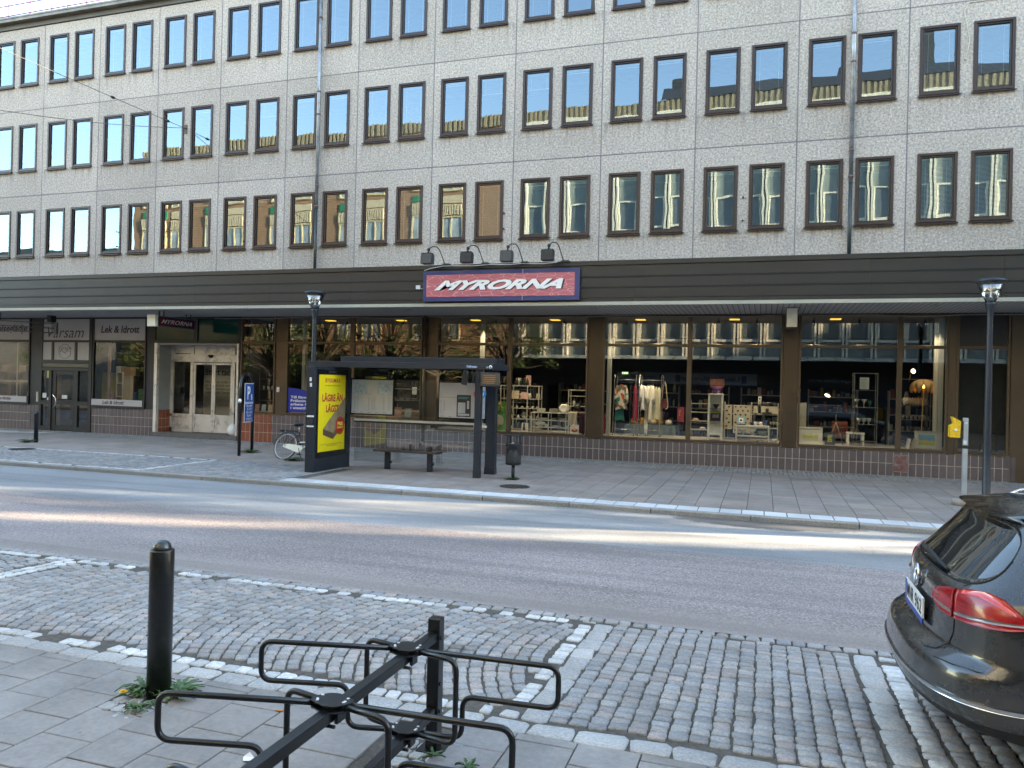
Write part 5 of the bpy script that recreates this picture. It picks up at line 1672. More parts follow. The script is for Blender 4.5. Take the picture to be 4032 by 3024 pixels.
# side windows, door seams
for s_ in (-1, 1):
    b = MB()
    for (xa, xb_, xa2, xb2) in ((.95, 1.72, 1.02, 1.72), (1.80, 2.62, 1.80, 2.5), (2.70, 3.42, 2.62, 2.85)):
        for (p0, p1) in (((xa, 1.03), (xb_, 1.03)),):
            hw0, hw1 = ip(HW_, 1.04) + .004, ip(HW_, 1.33) + .006
            b.add([(xa, s_ * hw0, 1.04), (xb_, s_ * hw0, 1.04), (xb2, s_ * hw1, 1.33), (xa2, s_ * hw1, 1.33)], [(0, 1, 2, 3)])
    b.build('side_window', M_cglass, car)
    b = MB()
    for xx in (1.76, 2.66): b.box(xx, s_ * .893, .35, xx + .006, s_ * .906, 1.0)
    b.build('door_seam', M_seam, car)
# red lamps
def lampmat():
    m, t, p, out = _new('red_tail_lamp')
    co = objco(t)
    s_ = t.nodes.new('ShaderNodeSeparateXYZ'); t.links.new(co, s_.inputs[0])
    w1 = math_(t, 'FRACT', math_(t, 'MULTIPLY', s_.outputs['Y'], 60)); w2 = math_(t, 'FRACT', math_(t, 'MULTIPLY', s_.outputs['Z'], 45))
    g_ = math_(t, 'MULTIPLY', math_(t, 'GREATER_THAN', w1, .25), math_(t, 'GREATER_THAN', w2, .3))
    n_ = noise(t, co, 8, 2)
    c = mixc(t, math_(t, 'MULTIPLY', g_, ramp(t, n_, [(.45, 0), (.6, .6)])), (.30, .003, .010), (.08, .001, .003))
    t.links.new(c, p.inputs['Base Color'])
    p.inputs['Roughness'].default_value = .22; p.inputs['Coat Weight'].default_value = .35; p.inputs['Coat Roughness'].default_value = .02
    p.inputs['Emission Color'].default_value = (.5, .01, .02, 1); p.inputs['Emission Strength'].default_value = .0
    return m
M_lampr = lampmat()
M_lampw = mat('smoky_reflector', (.20, .16, .16), .15, .3, var=.1, coat=1.0)
M_lampl = mat('bright_red_reflector', (.55, .035, .03), .10, var=.15, vs=20, coat=1.0)
for s_ in (-1, 1):
    sg_ = lambda tb: [(u * (-s_) * -1 if False else u * (1 if s_ < 0 else -1), z) for u, z in tb]
    k_ = 1 if s_ < 0 else -1
    us = lambda a, c: (a * k_, c * k_) if k_ > 0 else (c * k_, a * k_)
    li = band('tail_lamp', us(-.40, -.20 if s_ < 0 else -.33), sg_([(-.40, .868), (-.30, .872), (-.25, .885), (-.20, .91)]), sg_([(-.40, 1.012), (-.30, .995), (-.23, .975), (-.20, .94)]), .012 if s_ < 0 else .003, M_lampr, 16, 8)
    e = band('clear_strip', us(-.395, -.235 if s_ < 0 else -.34), sg_([(-.395, .888), (-.30, .892), (-.235, .905)]), sg_([(-.395, .905), (-.30, .910), (-.235, .918)]), .015, M_lampw, 12, 2); e.parent = li
    lo = band('tail_lamp', us(-.93, -.42), sg_([(-.93, .915), (-.8, .893), (-.65, .880), (-.42, .868)]), sg_([(-.93, .935), (-.86, .985), (-.76, 1.025), (-.64, 1.036), (-.51, 1.028), (-.42, 1.012)]), .012, M_lampr, 30, 10)
    e = band('clear_strip', us(-.88, -.425), sg_([(-.88, .922), (-.65, .905), (-.425, .890)]), sg_([(-.88, .936), (-.65, .925), (-.425, .907)]), .015, M_lampw, 20, 2); e.parent = lo
    e = band('upper_reflector', us(-.84, -.46), sg_([(-.84, .965), (-.72, .995), (-.6, 1.01), (-.46, 1.0)]), sg_([(-.84, .985), (-.72, 1.025), (-.6, 1.036), (-.46, 1.018)]), .0135, M_lampl, 18, 2); e.parent = lo
M_cchrome = mat('car_chrome', (.60, .60, .60), .16, 1.0, var=.04)
band('chrome_strip', (-1.3, 1.3), .505, .528, .010, M_cchrome, 90, 3)
band('lower_bumper', (-1.2, 1.2), [(-1.2, .30), (0, .30), (1.2, .30)], .42, .004, mat('rough_black_plastic', (.014, .014, .014), .7, var=.2), 70, 5)
# plate
M_eublue = mat('plate_blue', (.01, .05, .30), .4)
pr2 = thing
b = MB(); b.box(.108, -.285, .765, .120, .239, .88); np_ = b.build('number_plate', mat('plate_white', (.66, .68, .68), .35, var=.02), car, bevel=.002, segs=1)
b = MB(); b.box(.106, .195, .767, .1075, .237, .878); b.build('blue_band', M_eublue, np_)
b = MB(); b.box(.108, -.285, .735, .118, .239, .764); b.build('plate_holder', M_eublue, np_)
rzl = Matrix.Rotation(-pi / 2, 3, 'Z')
for body_, y0, y1 in (('MNR', .178, -.028), ('962', -.068, -.268)):
    o = lettering(body_, (-abs(y0 - y1) / 2, .782, abs(y0 - y1) / 2, .865), M_seam, None, 0, bold=.012)
    for v in o.data.vertices:
        q = rzl @ v.co; v.co = Vector((.1065, q.y + (y0 + y1) / 2, q.z))
    o.parent = np_
# round badge with a plain ring and strokes
b = MB(); b.tube([(.127, .062 * cos(2 * pi * i / 32), .955 + .062 * sin(2 * pi * i / 32)) for i in range(32)], .008, 8, closed=True)
bd = b.build('badge', M_cchrome, car)
b = MB()
b.tube([(.127, .045, .99), (.125, .012, .965), (.125, 0, .957), (.125, -.012, .965), (.127, -.045, .99)][1:4], .005, 6)
for s_ in (-1, 1):
    b.tube([(.127, s_ * .025, 1.005), (.125, 0, .962)], .005, 6)
    b.tube([(.127, s_ * .052, .978), (.125, s_ * .026, .905)], .005, 6); b.tube([(.125, s_ * .026, .905), (.125, 0, .955)], .005, 6)
b.lathe([(.056, 0), (.0001, .0)], (0, 0, 0), 20) if False else None
b.build('badge_mark', M_cchrome, bd)
# wiper
b = MB(); b.tube([csurf(.20, 1.072, .012), csurf(.05, 1.076, .014), csurf(-.10, 1.070, .014), csurf(-.22, 1.062, .012)], [.010, .013, .011, .007], 8)
b.build('wiper', mat('black_wiper', (.012, .012, .013), .6, var=.1), car)
# spoiler
b = MB(); sp_u = [i / 20 * .58 for i in range(-20, 21)]
top = []; tip = []; und = []
for u in sp_u:
    a = csurf(u, 1.40, .004); k = 1 - (abs(u) / .62) ** 6
    top.append(Vector((a.x + .22, a.y, 1.428 - .01 * abs(u)))); tip.append(Vector((surf(u, 1.36).x - .085 * k, a.y * 1.02, 1.388))); und.append(csurf(u, 1.358, .006))
vs = top + tip + und; n = len(top)
fs = [(i, i + 1, n + i + 1, n + i) for i in range(n - 1)] + [(n + i, n + i + 1, 2 * n + i + 1, 2 * n + i) for i in range(n - 1)]
b.add(vs, fs, 0, True); b.build('roof_spoiler', M_car, car)
# roof rails
for s_ in (1, -1):
    b = MB(); yy = s_ * .56
    b.tube([(.72, yy, 1.385), (.80, yy, 1.425), (.92, yy, 1.452), (1.2, yy, 1.468), (2.2, yy, 1.47), (2.5, yy, 1.45), (2.6, yy, 1.40)], .013, 8)
    b.build('roof_rail', M_cchrome, car)
b = MB(); b.box(.74, -.50, 1.436, .744, .50, 1.442) if False else None
# wheels and arches
for xx in (.98, 3.72):
    for s_ in (-1, 1):
        w_ = MB(); w_.lathe([(.20, -.10), (.315, -.11), (.33, -.08), (.33, .08), (.315, .11), (.20, .10)], (0, 0, 0), 36)
        o = w_.build('wheel', mat('tyre_rubber', (.015, .015, .015), .8, var=.1), car); o.location = (xx, s_ * .79, .335); o.rotation_euler = (pi / 2, 0, 0)
        r2 = MB(); r2.lathe([(.0001, .085 * -s_), (.06, .09 * -s_), (.19, .07 * -s_), (.21, .10 * -s_)], (0, 0, 0), 30)
        for k in range(10):
            a = 2 * pi * k / 10; r2.tube([(.05 * cos(a), .05 * sin(a), .10 * -s_), (.20 * cos(a), .20 * sin(a), .09 * -s_)], .012, 6)
        e = r2.build('rim', mat('alloy_rim', (.35, .36, .37), .3, .8), o)
# exhaust tips
b = MB()
for yy in (-.52, -.46):
    b.tube([(.34, yy, .28), (.5, yy, .28)], .026, 12)
b.build('exhaust', M_seam, car)

# ============================================================ BICYCLE
bk = thing('bicycle', 'old city bicycle with white chain guard leaning behind the bus shelter', 'bicycle', (-11.42, 16.55, 0))
hx = Vector((1, -.08, 0)).normalized(); px_ = Vector((.08, 1, 0)).normalized(); LE = R(20)
upb = Vector((0, 0, 1)) * cos(LE) + px_ * sin(LE); sdv = px_ * cos(LE) - Vector((0, 0, 1)) * sin(LE)
def BK(p, q, s_=0.0): return hx * p + upb * q + sdv * s_
M_tyre = mat('grey_tyre', (.10, .095, .085), .7, var=.2); M_bframe = mat('dark_blue_frame', (.02, .03, .045), .35, .3); M_bwhite = mat('cream_frame_paint', (.62, .60, .50), .35, var=.05)
M_spoke = mat('spoke_steel', (.50, .50, .50), .3, .9, var=0)
def wheel(cx_, r_=.34):
    b = MB(); b.tube([BK(cx_ + r_ * cos(2 * pi * i / 36), r_ + .0 + r_ * sin(2 * pi * i / 36)) for i in range(36)], .019, 8, closed=True)
    wv = b.build('wheel', M_tyre, bk)
    b = MB(); b.tube([BK(cx_ + (r_ - .025) * cos(2 * pi * i / 36), r_ + (r_ - .025) * sin(2 * pi * i / 36)) for i in range(36)], .010, 6, closed=True); b.build('rim', M_spoke, wv)
    b = MB()
    for i in range(28):
        a = 2 * pi * i / 28; s_ = .03 if i % 2 else -.03
        b.tube([BK(cx_ + .02 * cos(a + 1.2), r_ + .02 * sin(a + 1.2), s_), BK(cx_ + (r_ - .03) * cos(a), r_ + (r_ - .03) * sin(a))], .0022, 3)
    b.tube([BK(cx_, r_, -.05), BK(cx_, r_, .05)], .022, 8); b.build('spokes', M_spoke, wv)
wheel(0); wheel(1.08)
b = MB()
b.tube([BK(.47, .29), BK(.31, .72)], .018, 8); b.tube([BK(0, .34, .05), BK(.33, .66, .02)], .009, 6); b.tube([BK(0, .34, -.05), BK(.33, .66, -.02)], .009, 6)
b.tube([BK(0, .34, .05), BK(.47, .29, .02)], .010, 6); b.tube([BK(0, .34, -.05), BK(.47, .29, -.02)], .010, 6)
b.tube([BK(1.08, .34, .05), BK(.98, .66, .03), BK(.93, .80)], .012, 6); b.tube([BK(1.08, .34, -.05), BK(.98, .66, -.03), BK(.93, .80)], .012, 6); b.tube([BK(.95, .72), BK(.90, .92)], .022, 8)
b.build('frame', M_bframe, bk)
b = MB(); b.tube([BK(.47, .29), BK(.62, .36), BK(.80, .55), BK(.94, .76)], .024, 10); b.tube([BK(.40, .46), BK(.55, .47), BK(.76, .62), BK(.93, .82)], .018, 8); b.build('step_through_tube', M_bwhite, bk)
b = MB()
pl = [(-.03, .37), (.1, .40), (.40, .37), (.52, .37), (.57, .29), (.52, .20), (.42, .19), (.05, .29), (-.04, .31)]
b.add([BK(p, q, -.055) for p, q in pl] + [BK(p, q, -.035) for p, q in pl], [tuple(range(9)), tuple(range(17, 8, -1))] + [(i, (i + 1) % 9, 9 + (i + 1) % 9, 9 + i) for i in range(9)]); b.build('chain_guard', M_bwhite, bk)
b = MB()
for c_, a0, a1 in ((0, R(20), R(175)), (1.08, R(15), R(150))):
    b.tube([BK(c_ + .375 * cos(a0 + (a1 - a0) * i / 14), .34 + .375 * sin(a0 + (a1 - a0) * i / 14)) for i in range(15)], .022, 6)
b.build('mudguard', M_bframe, bk)
b = MB(); b.tube([BK(.31, .72), BK(.25, .90)], .013, 8); b.build('seat_post', M_spoke, bk)
b = MB(); b.tube([BK(.10, .935), BK(.18, .94), BK(.28, .935), BK(.37, .93)], [.055, .075, .045, .022], 10, sx=1.2); b.tube([BK(.15, .90, .03), BK(.3, .90, .01)], .01, 5); b.build('saddle', M_blackm, bk)
b = MB()
for s_ in (-.05, .05): b.tube([BK(-.22, .76, s_), BK(.28, .74, s_)], .008, 5); b.tube([BK(0, .36, s_), BK(-.05, .76, s_)], .006, 5)
for p in (-.2, -.08, .05, .18): b.tube([BK(p, .755, -.05), BK(p, .755, .05)], .007, 5)
b.obox(BK(-.24, .74), (.10, .05, .05)); b.build('luggage_rack', M_blackm, bk)
b = MB(); b.tube([BK(.90, .92), BK(.88, 1.02)], .013, 8); b.tube([BK(.70, 1.02, -.26), BK(.82, 1.05, -.22), BK(.92, 1.03, -.08), BK(.92, 1.03, .08), BK(.82, 1.05, .22), BK(.70, 1.02, .26)], .012, 8); b.build('handlebar', M_spoke, bk)
b = MB(); b.tube([BK(.47, .29, -.08), BK(.56, .14, -.09)], .010, 6); b.obox(BK(.57, .13, -.13), (.10, .08, .02)); b.tube([BK(.47, .29, .07), BK(.38, .44, .08)], .010, 6); b.obox(BK(.37, .45, .12), (.10, .08, .02)); b.tube([BK(.40, .20, .05), BK(.52, .02, .16)], .009, 6); b.build('crank_and_pedals', M_blackm, bk)
# ============================================================ SHOP WINDOW GOODS
GY = D + .31      # front row
M_china = mat('white_china', (.74, .73, .66), .22, var=.03, coat=.3)
M_china2 = mat('grey_china', (.42, .41, .38), .3, var=.06, coat=.2)
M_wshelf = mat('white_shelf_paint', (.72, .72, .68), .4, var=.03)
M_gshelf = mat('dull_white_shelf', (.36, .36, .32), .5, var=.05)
PZ = .666
def rack_shelf(name, label, cat, x0, x1, y, dep, levels, ztop, m_, uprights=None, zb=PZ, t=.022, post=.024, group=None):
    t_ = thing(name, label, cat, ((x0 + x1) / 2, y + dep / 2, zb), 0, group)
    b = MB()
    for z in levels: b.box(x0 + .001, y + .002, z - t / 2, x1 - .001, y + dep - .002, z + t / 2)
    b.build('shelf_board', m_, t_, True)
    b = MB()
    for x in (uprights or (x0, x1)):
        for yy in (y, y + dep): b.box(x - post / 2, yy - post / 2, zb, x + post / 2, yy + post / 2, ztop)
    b.build('upright', m_, t_, True)
    return t_
def lathe_thing(name, label, cat, x, y, z, prof, m_, group=None, n=24, sx=1, sy=1):
    b = MB(); b.lathe(prof, (0, 0, 0), n, 0, True, sx, sy); o = b.build(name, m_); o.location = (x, y, z); return tag(o, label, cat, group)
bowl = lambda r, h: [(r * .45, 0), (r * .5, .004), (r * .8, h * .45), (r, h), (r * .96, h), (r * .75, h * .45), (r * .3, .012), (.0001, .012)]
cup = lambda r, h: [(r * .7, 0), (r, h * .3), (r, h), (r * .93, h), (r * .9, h * .3), (.0001, .01)]
# low white shelf with china
rack_shelf('low_shelf', 'low white open shelf crowded with white china in the window right of the bus shelter', 'shelf', -6.30, -5.20, GY, .30, (.82, 1.02, 1.235), 1.245, M_wshelf, (-6.30, -5.79, -5.28, -5.2))
def plate_stack(x, y, z, r, n, label, m_=M_china):
    t_ = thing('plate_stack', label, 'stack of plates', (x, y, z)); b = MB()
    prof = []
    for i in range(n):
        zz = i * .011; b.lathe([(r * .55, zz), (r * .6, zz + .001), (r, zz + .014), (r, zz + .018), (r * .6, zz + .006), (.0001, zz + .005)], (0, 0, 0), 24)
    b.build('plates', m_, t_)
    return t_
plate_stack(-6.05, GY + .15, 1.248, .125, 9, 'stack of cream soup plates at the left end of the low white shelf top')
plate_stack(-5.68, GY + .15, 1.248, .125, 9, 'stack of grey rimmed plates in the middle of the low white shelf top', M_china2)
def standing_plate(x, y, z, r, label, m_=M_china, grp=None):
    b = MB(); b.lathe([(.0001, 0), (r * .6, .0), (r * .62, .006), (r, .018), (r, .024), (r * .6, .012), (.0001, .008)], (0, 0, 0), 28)
    o = b.build('plate', m_); o.location = (x, y, z + r); o.rotation_euler = (R(80), 0, R(8)); return tag(o, label, 'plate', grp)
standing_plate(-5.39, GY + .12, 1.248, .125, 'white plate standing upright in front on the low white shelf top')
standing_plate(-5.34, GY + .18, 1.248, .122, 'second white plate standing behind the front one on the low white shelf top', M_china2)
b = MB(); b.tube([(-5.45, GY + .06, 1.25), (-5.44, GY + .07, 1.32)], .004, 5); b.tube([(-5.33, GY + .06, 1.25), (-5.32, GY + .07, 1.32)], .004, 5); tag(b.build('plate_stand', M_spoke), 'small wire stand holding the upright white plates', 'plate stand')
lathe_thing('oval_dish', 'wide shallow white dish on the middle left shelf of the low white shelf', 'dish', -5.99, GY + .15, 1.033, bowl(.15, .05), M_china, n=28, sx=1.1, sy=.7)
lathe_thing('bowl', 'grey bowl on the middle right shelf of the low white shelf', 'bowl', -5.66, GY + .13, 1.033, bowl(.09, .055), M_china2)
plate_stack(-5.42, GY + .16, 1.033, .13, 6, 'short stack of grey plates on the middle right shelf of the low white shelf', M_china2)
lathe_thing('tureen', 'white lidded soup tureen on the bottom left shelf of the low white shelf', 'tureen', -6.07, GY + .14, .833, [(.06, 0), (.06, .02), (.13, .05), (.15, .10), (.155, .105), (.12, .135), (.05, .155), (.02, .16), (.025, .18), (.0001, .185)], M_china, sx=1.05, sy=.7)
lathe_thing('sauce_boat', 'small white sauce boat beside the soup tureen', 'sauce boat', -5.88, GY + .12, .833, [(.04, 0), (.035, .02), (.075, .06), (.08, .085), (.07, .08), (.0001, .03)], M_china, sx=1.1, sy=.6)
plate_stack(-5.58, GY + .15, .833, .14, 4, 'low stack of long white platters on the bottom right shelf of the low white shelf')
lathe_thing('bowl', 'small white bowl at the right end of the bottom shelf of the low white shelf', 'bowl', -5.28, GY + .12, .833, bowl(.065, .04), M_china)
# tall shelf behind with crockery
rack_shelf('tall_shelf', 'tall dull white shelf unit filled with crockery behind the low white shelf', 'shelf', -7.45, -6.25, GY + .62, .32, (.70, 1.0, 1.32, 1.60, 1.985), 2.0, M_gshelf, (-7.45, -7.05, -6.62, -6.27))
cnt = 0
SY = GY + .72
for zlev, items in ((1.33, ('cups', 6)), (1.61, ('jugs', 4)), (1.01, ('pots', 5)), (.71, ('bowls', 3))):
    kind, n_ = items
    for i in range(n_):
        x = -7.12 + i * (.80 / max(1, n_ - 1))
        lab = {'cups': 'stacked pale coffee cups', 'jugs': 'pale ceramic jug', 'pots': 'small pale pot', 'bowls': 'pale mixing bowl'}[kind]
        place = ['at the left end', 'second from the left', 'third from the left', 'fourth from the left', 'fifth from the left', 'at the right end'][i if i < n_ - 1 else 5]
        lev = {1.33: 'the middle board', 1.61: 'the upper board', 1.01: 'the second board up', .71: 'the lowest board'}[zlev]
        pf = {'cups': cup(.045, .05) + [], 'jugs': [(.04, 0), (.07, .05), (.05, .12), (.055, .15), (.0001, .12)], 'pots': [(.035, 0), (.055, .04), (.03, .09), (.012, .10), (.016, .12), (.0001, .125)], 'bowls': bowl(.09, .08)}[kind]
        lathe_thing({'cups': 'coffee_cup', 'jugs': 'jug', 'pots': 'sugar_pot', 'bowls': 'mixing_bowl'}[kind], f'{lab} {place} of {lev}, tall crockery shelf', {'cups': 'cup', 'jugs': 'jug', 'pots': 'pot', 'bowls': 'bowl'}[kind], x, SY, zlev + .002, pf, M_china2, 'crockery on the tall shelf', 16)
standing_plate(-6.72, SY + .02, 1.01, .10, 'round patterned plate standing on the second lowest board of the tall crockery shelf', M_china2)
def bottle(x, y, z, label, m_):
    lathe_thing('bottle', label, 'bottle', x, y, z, [(.035, 0), (.045, .02), (.045, .13), (.018, .17), (.016, .22), (.0001, .222)], m_, None, 14)
M_dglass = mat('dark_bottle_glass', (.012, .015, .015), .1, coat=.5)
for i, (x, nm) in enumerate(((-6.98, 'left'), (-6.86, 'second'), (-6.76, 'tall third'), (-6.66, 'right'))):
    bottle(x, SY, 1.998, f'dark flask, the {nm} one on top of the tall crockery shelf', M_dglass)
def flat(name, label, cat, x0, x1, z0, z1, y, m_, th=.012, lean=0.0, frame=None, fw_=.02, pics=None):
    t_ = thing(name, label, cat, ((x0 + x1) / 2, y, z0), 0)
    w_, h_ = x1 - x0, z1 - z0
    t_.rotation_euler = (R(-lean), 0, 0)
    b = MB(); b.box(-w_ / 2, 0, 0, w_ / 2, th, h_); b.build('board' if frame is None else 'frame', frame or m_, t_, bevel=.002, segs=1)
    if frame is not None:
        b = MB(); b.box(-w_ / 2 + fw_, -.002, fw_, w_ / 2 - fw_, 0.0, h_ - fw_); b.build('picture', m_, t_)
    if pics:
        for nm, m2, (a, c, d_, e_) in pics:
            b = MB(); b.box(a * w_ - w_ / 2, -.005, c * h_, d_ * w_ - w_ / 2, -.0025, e_ * h_); b.build(nm, m2, t_)
    return t_
M_pinkp = mat('pinkish_cover', (.42, .26, .24), .5, var=.3, vs=20); M_beige = mat('beige_cover', (.40, .34, .25), .5, var=.35, vs=18)
flat('cookbook', 'cookbook with a pale food cover propped at the left of the tall crockery shelf', 'book', -7.10, -6.88, 1.60, 1.84, SY - .12, M_beige, lean=8)
flat('cookbook', 'cookbook with a pinkish cover propped in the middle of the tall crockery shelf', 'book', -6.82, -6.60, 1.60, 1.80, SY - .12, M_pinkp, lean=8)
flat('book', 'pale pink book standing behind the flasks on top of the tall shelf', 'book', -6.74, -6.58, 1.998, 2.30, SY + .08, M_pinkp, lean=3)
flat('book', 'grey book standing behind the left flask on top of the tall shelf', 'book', -7.04, -6.88, 1.998, 2.22, SY + .08, M_china2, lean=3)
flat('small_poster', 'white card with a dark haired woman in red standing on the window ledge', 'card', -6.58, -6.38, .67, .925, GY - .03, mat('card_white', (.66, .65, .62), .5), lean=6, pics=[('figure', M_blackm, (.25, .55, .5, .95)), ('figure', M_shadow, (.2, .15, .55, .55)), ('figure', mat('dull_red', (.25, .03, .03), .6), (.45, .2, .6, .4))])
t_ = flat('magazine', 'magazine with a round plate of food on its cover leaning in the window corner', 'magazine', -5.14, -4.90, .67, .93, GY - .04, mat('mag_white', (.66, .64, .60), .4, var=.15, vs=14), lean=10)
b = MB(); b.lathe([(.09, 0), (.0001, .002)], (0, 0, 0), 20); o = b.build('plate_picture', mat('food_red', (.34, .09, .03), .6, var=.6, vs=40), t_); o.location = (0, -.004, .11); o.rotation_euler = (pi / 2, 0, 0); o.scale = (1, .6, 1)
# cloths hanging at the right end of the low shelf
def drape(name, label, x0, x1, z0, z1, y, m_, fold=.02, nf=5, cat='cloth'):
    b = MB(); nx, nz = 26, 10; vs = []
    for j in range(nz + 1):
        for i in range(nx + 1):
            u = i / nx; v = j / nz
            vs.append((x0 + (x1 - x0) * u, y + fold * sin(u * nf * pi * 2 + v * .8) * (.3 + v * .9), z1 - (z1 - z0) * v + .015 * sin(u * 9) * v))
    fs = [(j * (nx + 1) + i, j * (nx + 1) + i + 1, (j + 1) * (nx + 1) + i + 1, (j + 1) * (nx + 1) + i) for j in range(nz) for i in range(nx)]
    b.add(vs, fs, 0, True); o = b.build(name, m_); md = o.modifiers.new('thick', 'SOLIDIFY'); md.thickness = .006
    return tag(o, label, cat)
drape('tablecloth', 'cream cloth hanging over the right end of the low white shelf', -5.21, -4.96, .90, 1.28, GY + .02, mat('cream_cloth', (.66, .56, .45), .8), .014, 2)
drape('curtain', 'plum coloured curtain hanging in the window corner beside the bronze pillar', -4.92, -4.70, .68, 1.27, GY + .1, mat('plum_cloth', (.08, .03, .06), .85), .02, 4)
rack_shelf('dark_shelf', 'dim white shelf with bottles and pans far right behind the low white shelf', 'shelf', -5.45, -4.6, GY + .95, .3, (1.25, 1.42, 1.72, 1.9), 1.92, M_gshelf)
for i, x in enumerate((-5.3, -5.12, -4.95, -4.8)):
    bottle(x, GY + 1.05, 1.435, ['pale bottle at the left of the dim back shelf', 'dark bottle second from the left on the dim back shelf', 'dark bottle third from the left on the dim back shelf', 'pale bottle at the right of the dim back shelf'][i], M_china2 if i in (0, 3) else M_dglass)
b = MB(); b.lathe([(.10, 0), (.10, .02), (.0001, .01)], (0, 0, 0), 18); b.tube([(0, .0, .01), (-.03, .35, .02)], .008, 6)
o = b.build('frying_pan', M_blackm); o.location = (-5.14, GY + .75, 1.40); o.rotation_euler = (R(80), 0, 0); tag(o, 'black frying pan hanging upright behind the white plates', 'pan')
# green poster standing in the window
t_ = thing('window_poster', 'green poster with a striped squash standing in the window behind the shelter post', 'poster', (-7.22, D + .2, .68))
b = MB(); b.box(-7.62, D + .20, .68, -7.03, D + .215, 1.51); b.build('poster_sheet', mat('leaf_green_print', (.10, .42, .07), .5, var=.12, vs=3, emit=.0), t_, True)
b = MB(); b.lathe([(.0001, 0), (.06, .012), (.085, .05), (.085, .09), (.05, .125), (.0001, .13)], (-7.20, D + .20, 1.12), 20, 0, True, 1, .06)
b.build('squash_picture', mat('dark_green_print', (.01, .16, .05), .5, var=.5, vs=30), t_, True)
b = MB(); b.tube([(-7.22, D + .195, 1.24), (-7.20, D + .195, 1.38), (-7.23, D + .195, 1.48)], [.012, .03, .05], 6, sx=1); b.tube([(-7.2, D + .195, 1.38), (-7.08, D + .195, 1.31)], .022, 6); b.build('stalk_picture', mat('brownish_print', (.35, .22, .10), .6), t_, True)
b = MB(); b.lathe([(.07, 0), (.13, .06), (.15, .16), (.12, .26), (.05, .31), (.0001, .32)], (-7.24, D + .198, .82), 20, 0, True, 1, .05); b.build('cloth_picture', mat('cloth_print', (.62, .64, .56), .6, var=.15, vs=12), t_, True)
b = MB(); b.box(-7.36, D + .19, .79, -7.17, D + .197, .85, 0); o = b.build('red_caption', mat('dark_red_caption', (.20, .01, .02), .5), t_, True)
lettering('MYRORNA', (-7.34, .805, -7.19, .835), M_white, t_, D + .187, bold=.03, shear=.3, world=True)
# ---- dim goods behind the shelter panes
rack_shelf('glass_shelf', 'dim white shelf with bowls in the window behind the bus shelter', 'shelf', -11.2, -9.9, GY + .3, .35, (1.15, 1.45, 1.8), 2.1, M_gshelf, zb=.945)
for i, x in enumerate((-11.05, -10.85, -10.62, -10.40, -10.18)):
    lathe_thing('bowl', ['leftmost', 'second', 'third', 'fourth', 'rightmost'][i] + ' pale bowl on the middle board of the dim shelf behind the shelter', 'bowl', x, GY + .45, 1.463, bowl(.08, .07), M_china2, 'bowls behind the shelter', 16)
flat('book', 'book with a flowery cover on the ledge behind the shelter timetable', 'book', -10.65, -10.42, .95, 1.25, GY, M_pinkp, lean=10)
flat('book', 'light blue book on the ledge behind the shelter, right of the flowery book', 'book', -10.30, -10.08, .95, 1.22, GY, mat('sky_cover', (.28, .45, .58), .5, var=.3, vs=12), lean=10)
standing_plate(-10.85, GY + .05, .95, .13, 'large pale plate standing on the ledge behind the shelter glass', M_china2)
flat('framed_text', 'small framed lit notice with pale text lines behind the shelter glass', 'notice', -10.20, -10.0, 1.62, 1.92, GY + .25, M_blackm, pics=[('text_line', mat('glow_text', (.8, .8, .7), .5, emit=.05), (.12, .1 + .13 * i, .88, .16 + .13 * i)) for i in range(6)])
for i, (x, m_) in enumerate(((-15.6, M_pinkp), (-15.35, mat('sky_cover', (.28, .45, .58), .5)), (-15.1, M_beige))):
    flat('book', ['pink book', 'blue book', 'brown book'][i] + ' in the narrow window between the entrance and the parking sign', 'book', x - .08, x + .08, .95, 1.18, GY + .05, m_, lean=8)
rack_shelf('metal_shelf', 'dark metal shelf with small goods in the narrow window right of the entrance', 'shelf', -15.7, -14.9, GY + .3, .35, (1.3, 1.65, 2.0), 2.25, mat('dark_shelf_metal', (.06, .07, .07), .5), zb=.945)
for i in range(5):
    lathe_thing('vase', ['leftmost', 'second', 'third', 'fourth', 'rightmost'][i] + ' small vase on the dark metal shelf right of the entrance', 'vase', -15.6 + i * .16, GY + .4, 1.665, cup(.035, .12), M_china2, 'vases right of the entrance', 12)
b = MB(); b.tube([(-13.6, D + .9, .95), (-13.5, D + .9, 2.6)], .03, 8); b.box(-13.9, D + .8, 2.5, -13.2, D + 1, 2.9); tag(b.build('clothes_stand', M_shadow), 'dim dark stand in the window above the blue poster', 'stand')

# ---- clothes rails
M_rail = mat('chrome_rail', (.42, .43, .44), .22, .9, var=.03)
def clothes_rail(x0, x1, y, label):
    t_ = thing('clothes_rail', label, 'clothes rail', ((x0 + x1) / 2, y + .1, PZ), 0, 'clothes rails in the window')
    b = MB()
    for yy in (y, y + .38):
        b.tube(rnd([(x0 - .03, yy, .70), (x0, yy, 2.38), (x0 + .04, yy + .0, 2.38)] if False else [(x0 + .25, yy, .70), (x0 - .04, yy, .70), (x0, yy, 2.37)], .06), .012, 8)
    b.tube(rnd([(x0 - .04, y, .70), (x0, y, 2.36), (x0, y + .38, 2.36), (x0 - .04, y + .38, .70)], .07), .012, 8)
    b.tube(rnd([(x1 - .04, y, .70), (x1, y, 2.36), (x1, y + .38, 2.36), (x1 - .04, y + .38, .70)], .07), .012, 8)
    b.tube([(x0 - .03, y + .19, .84), (x1 - .03, y + .19, .84)], .010, 8)
    b.build('frame', M_rail, t_, True)
    b = MB(); b.tube([(x0, y + .19, 2.23), (x1, y + .19, 2.23)], .010, 8); b.build('hanging_bar', M_rail, t_, True)
    b = MB()
    for xx in (x0 - .04, x1 - .04):
        for yy in (y, y + .38): b.sphere((xx, yy, .69), .022, 8)
    b.build('castor', M_blackm, t_, True)
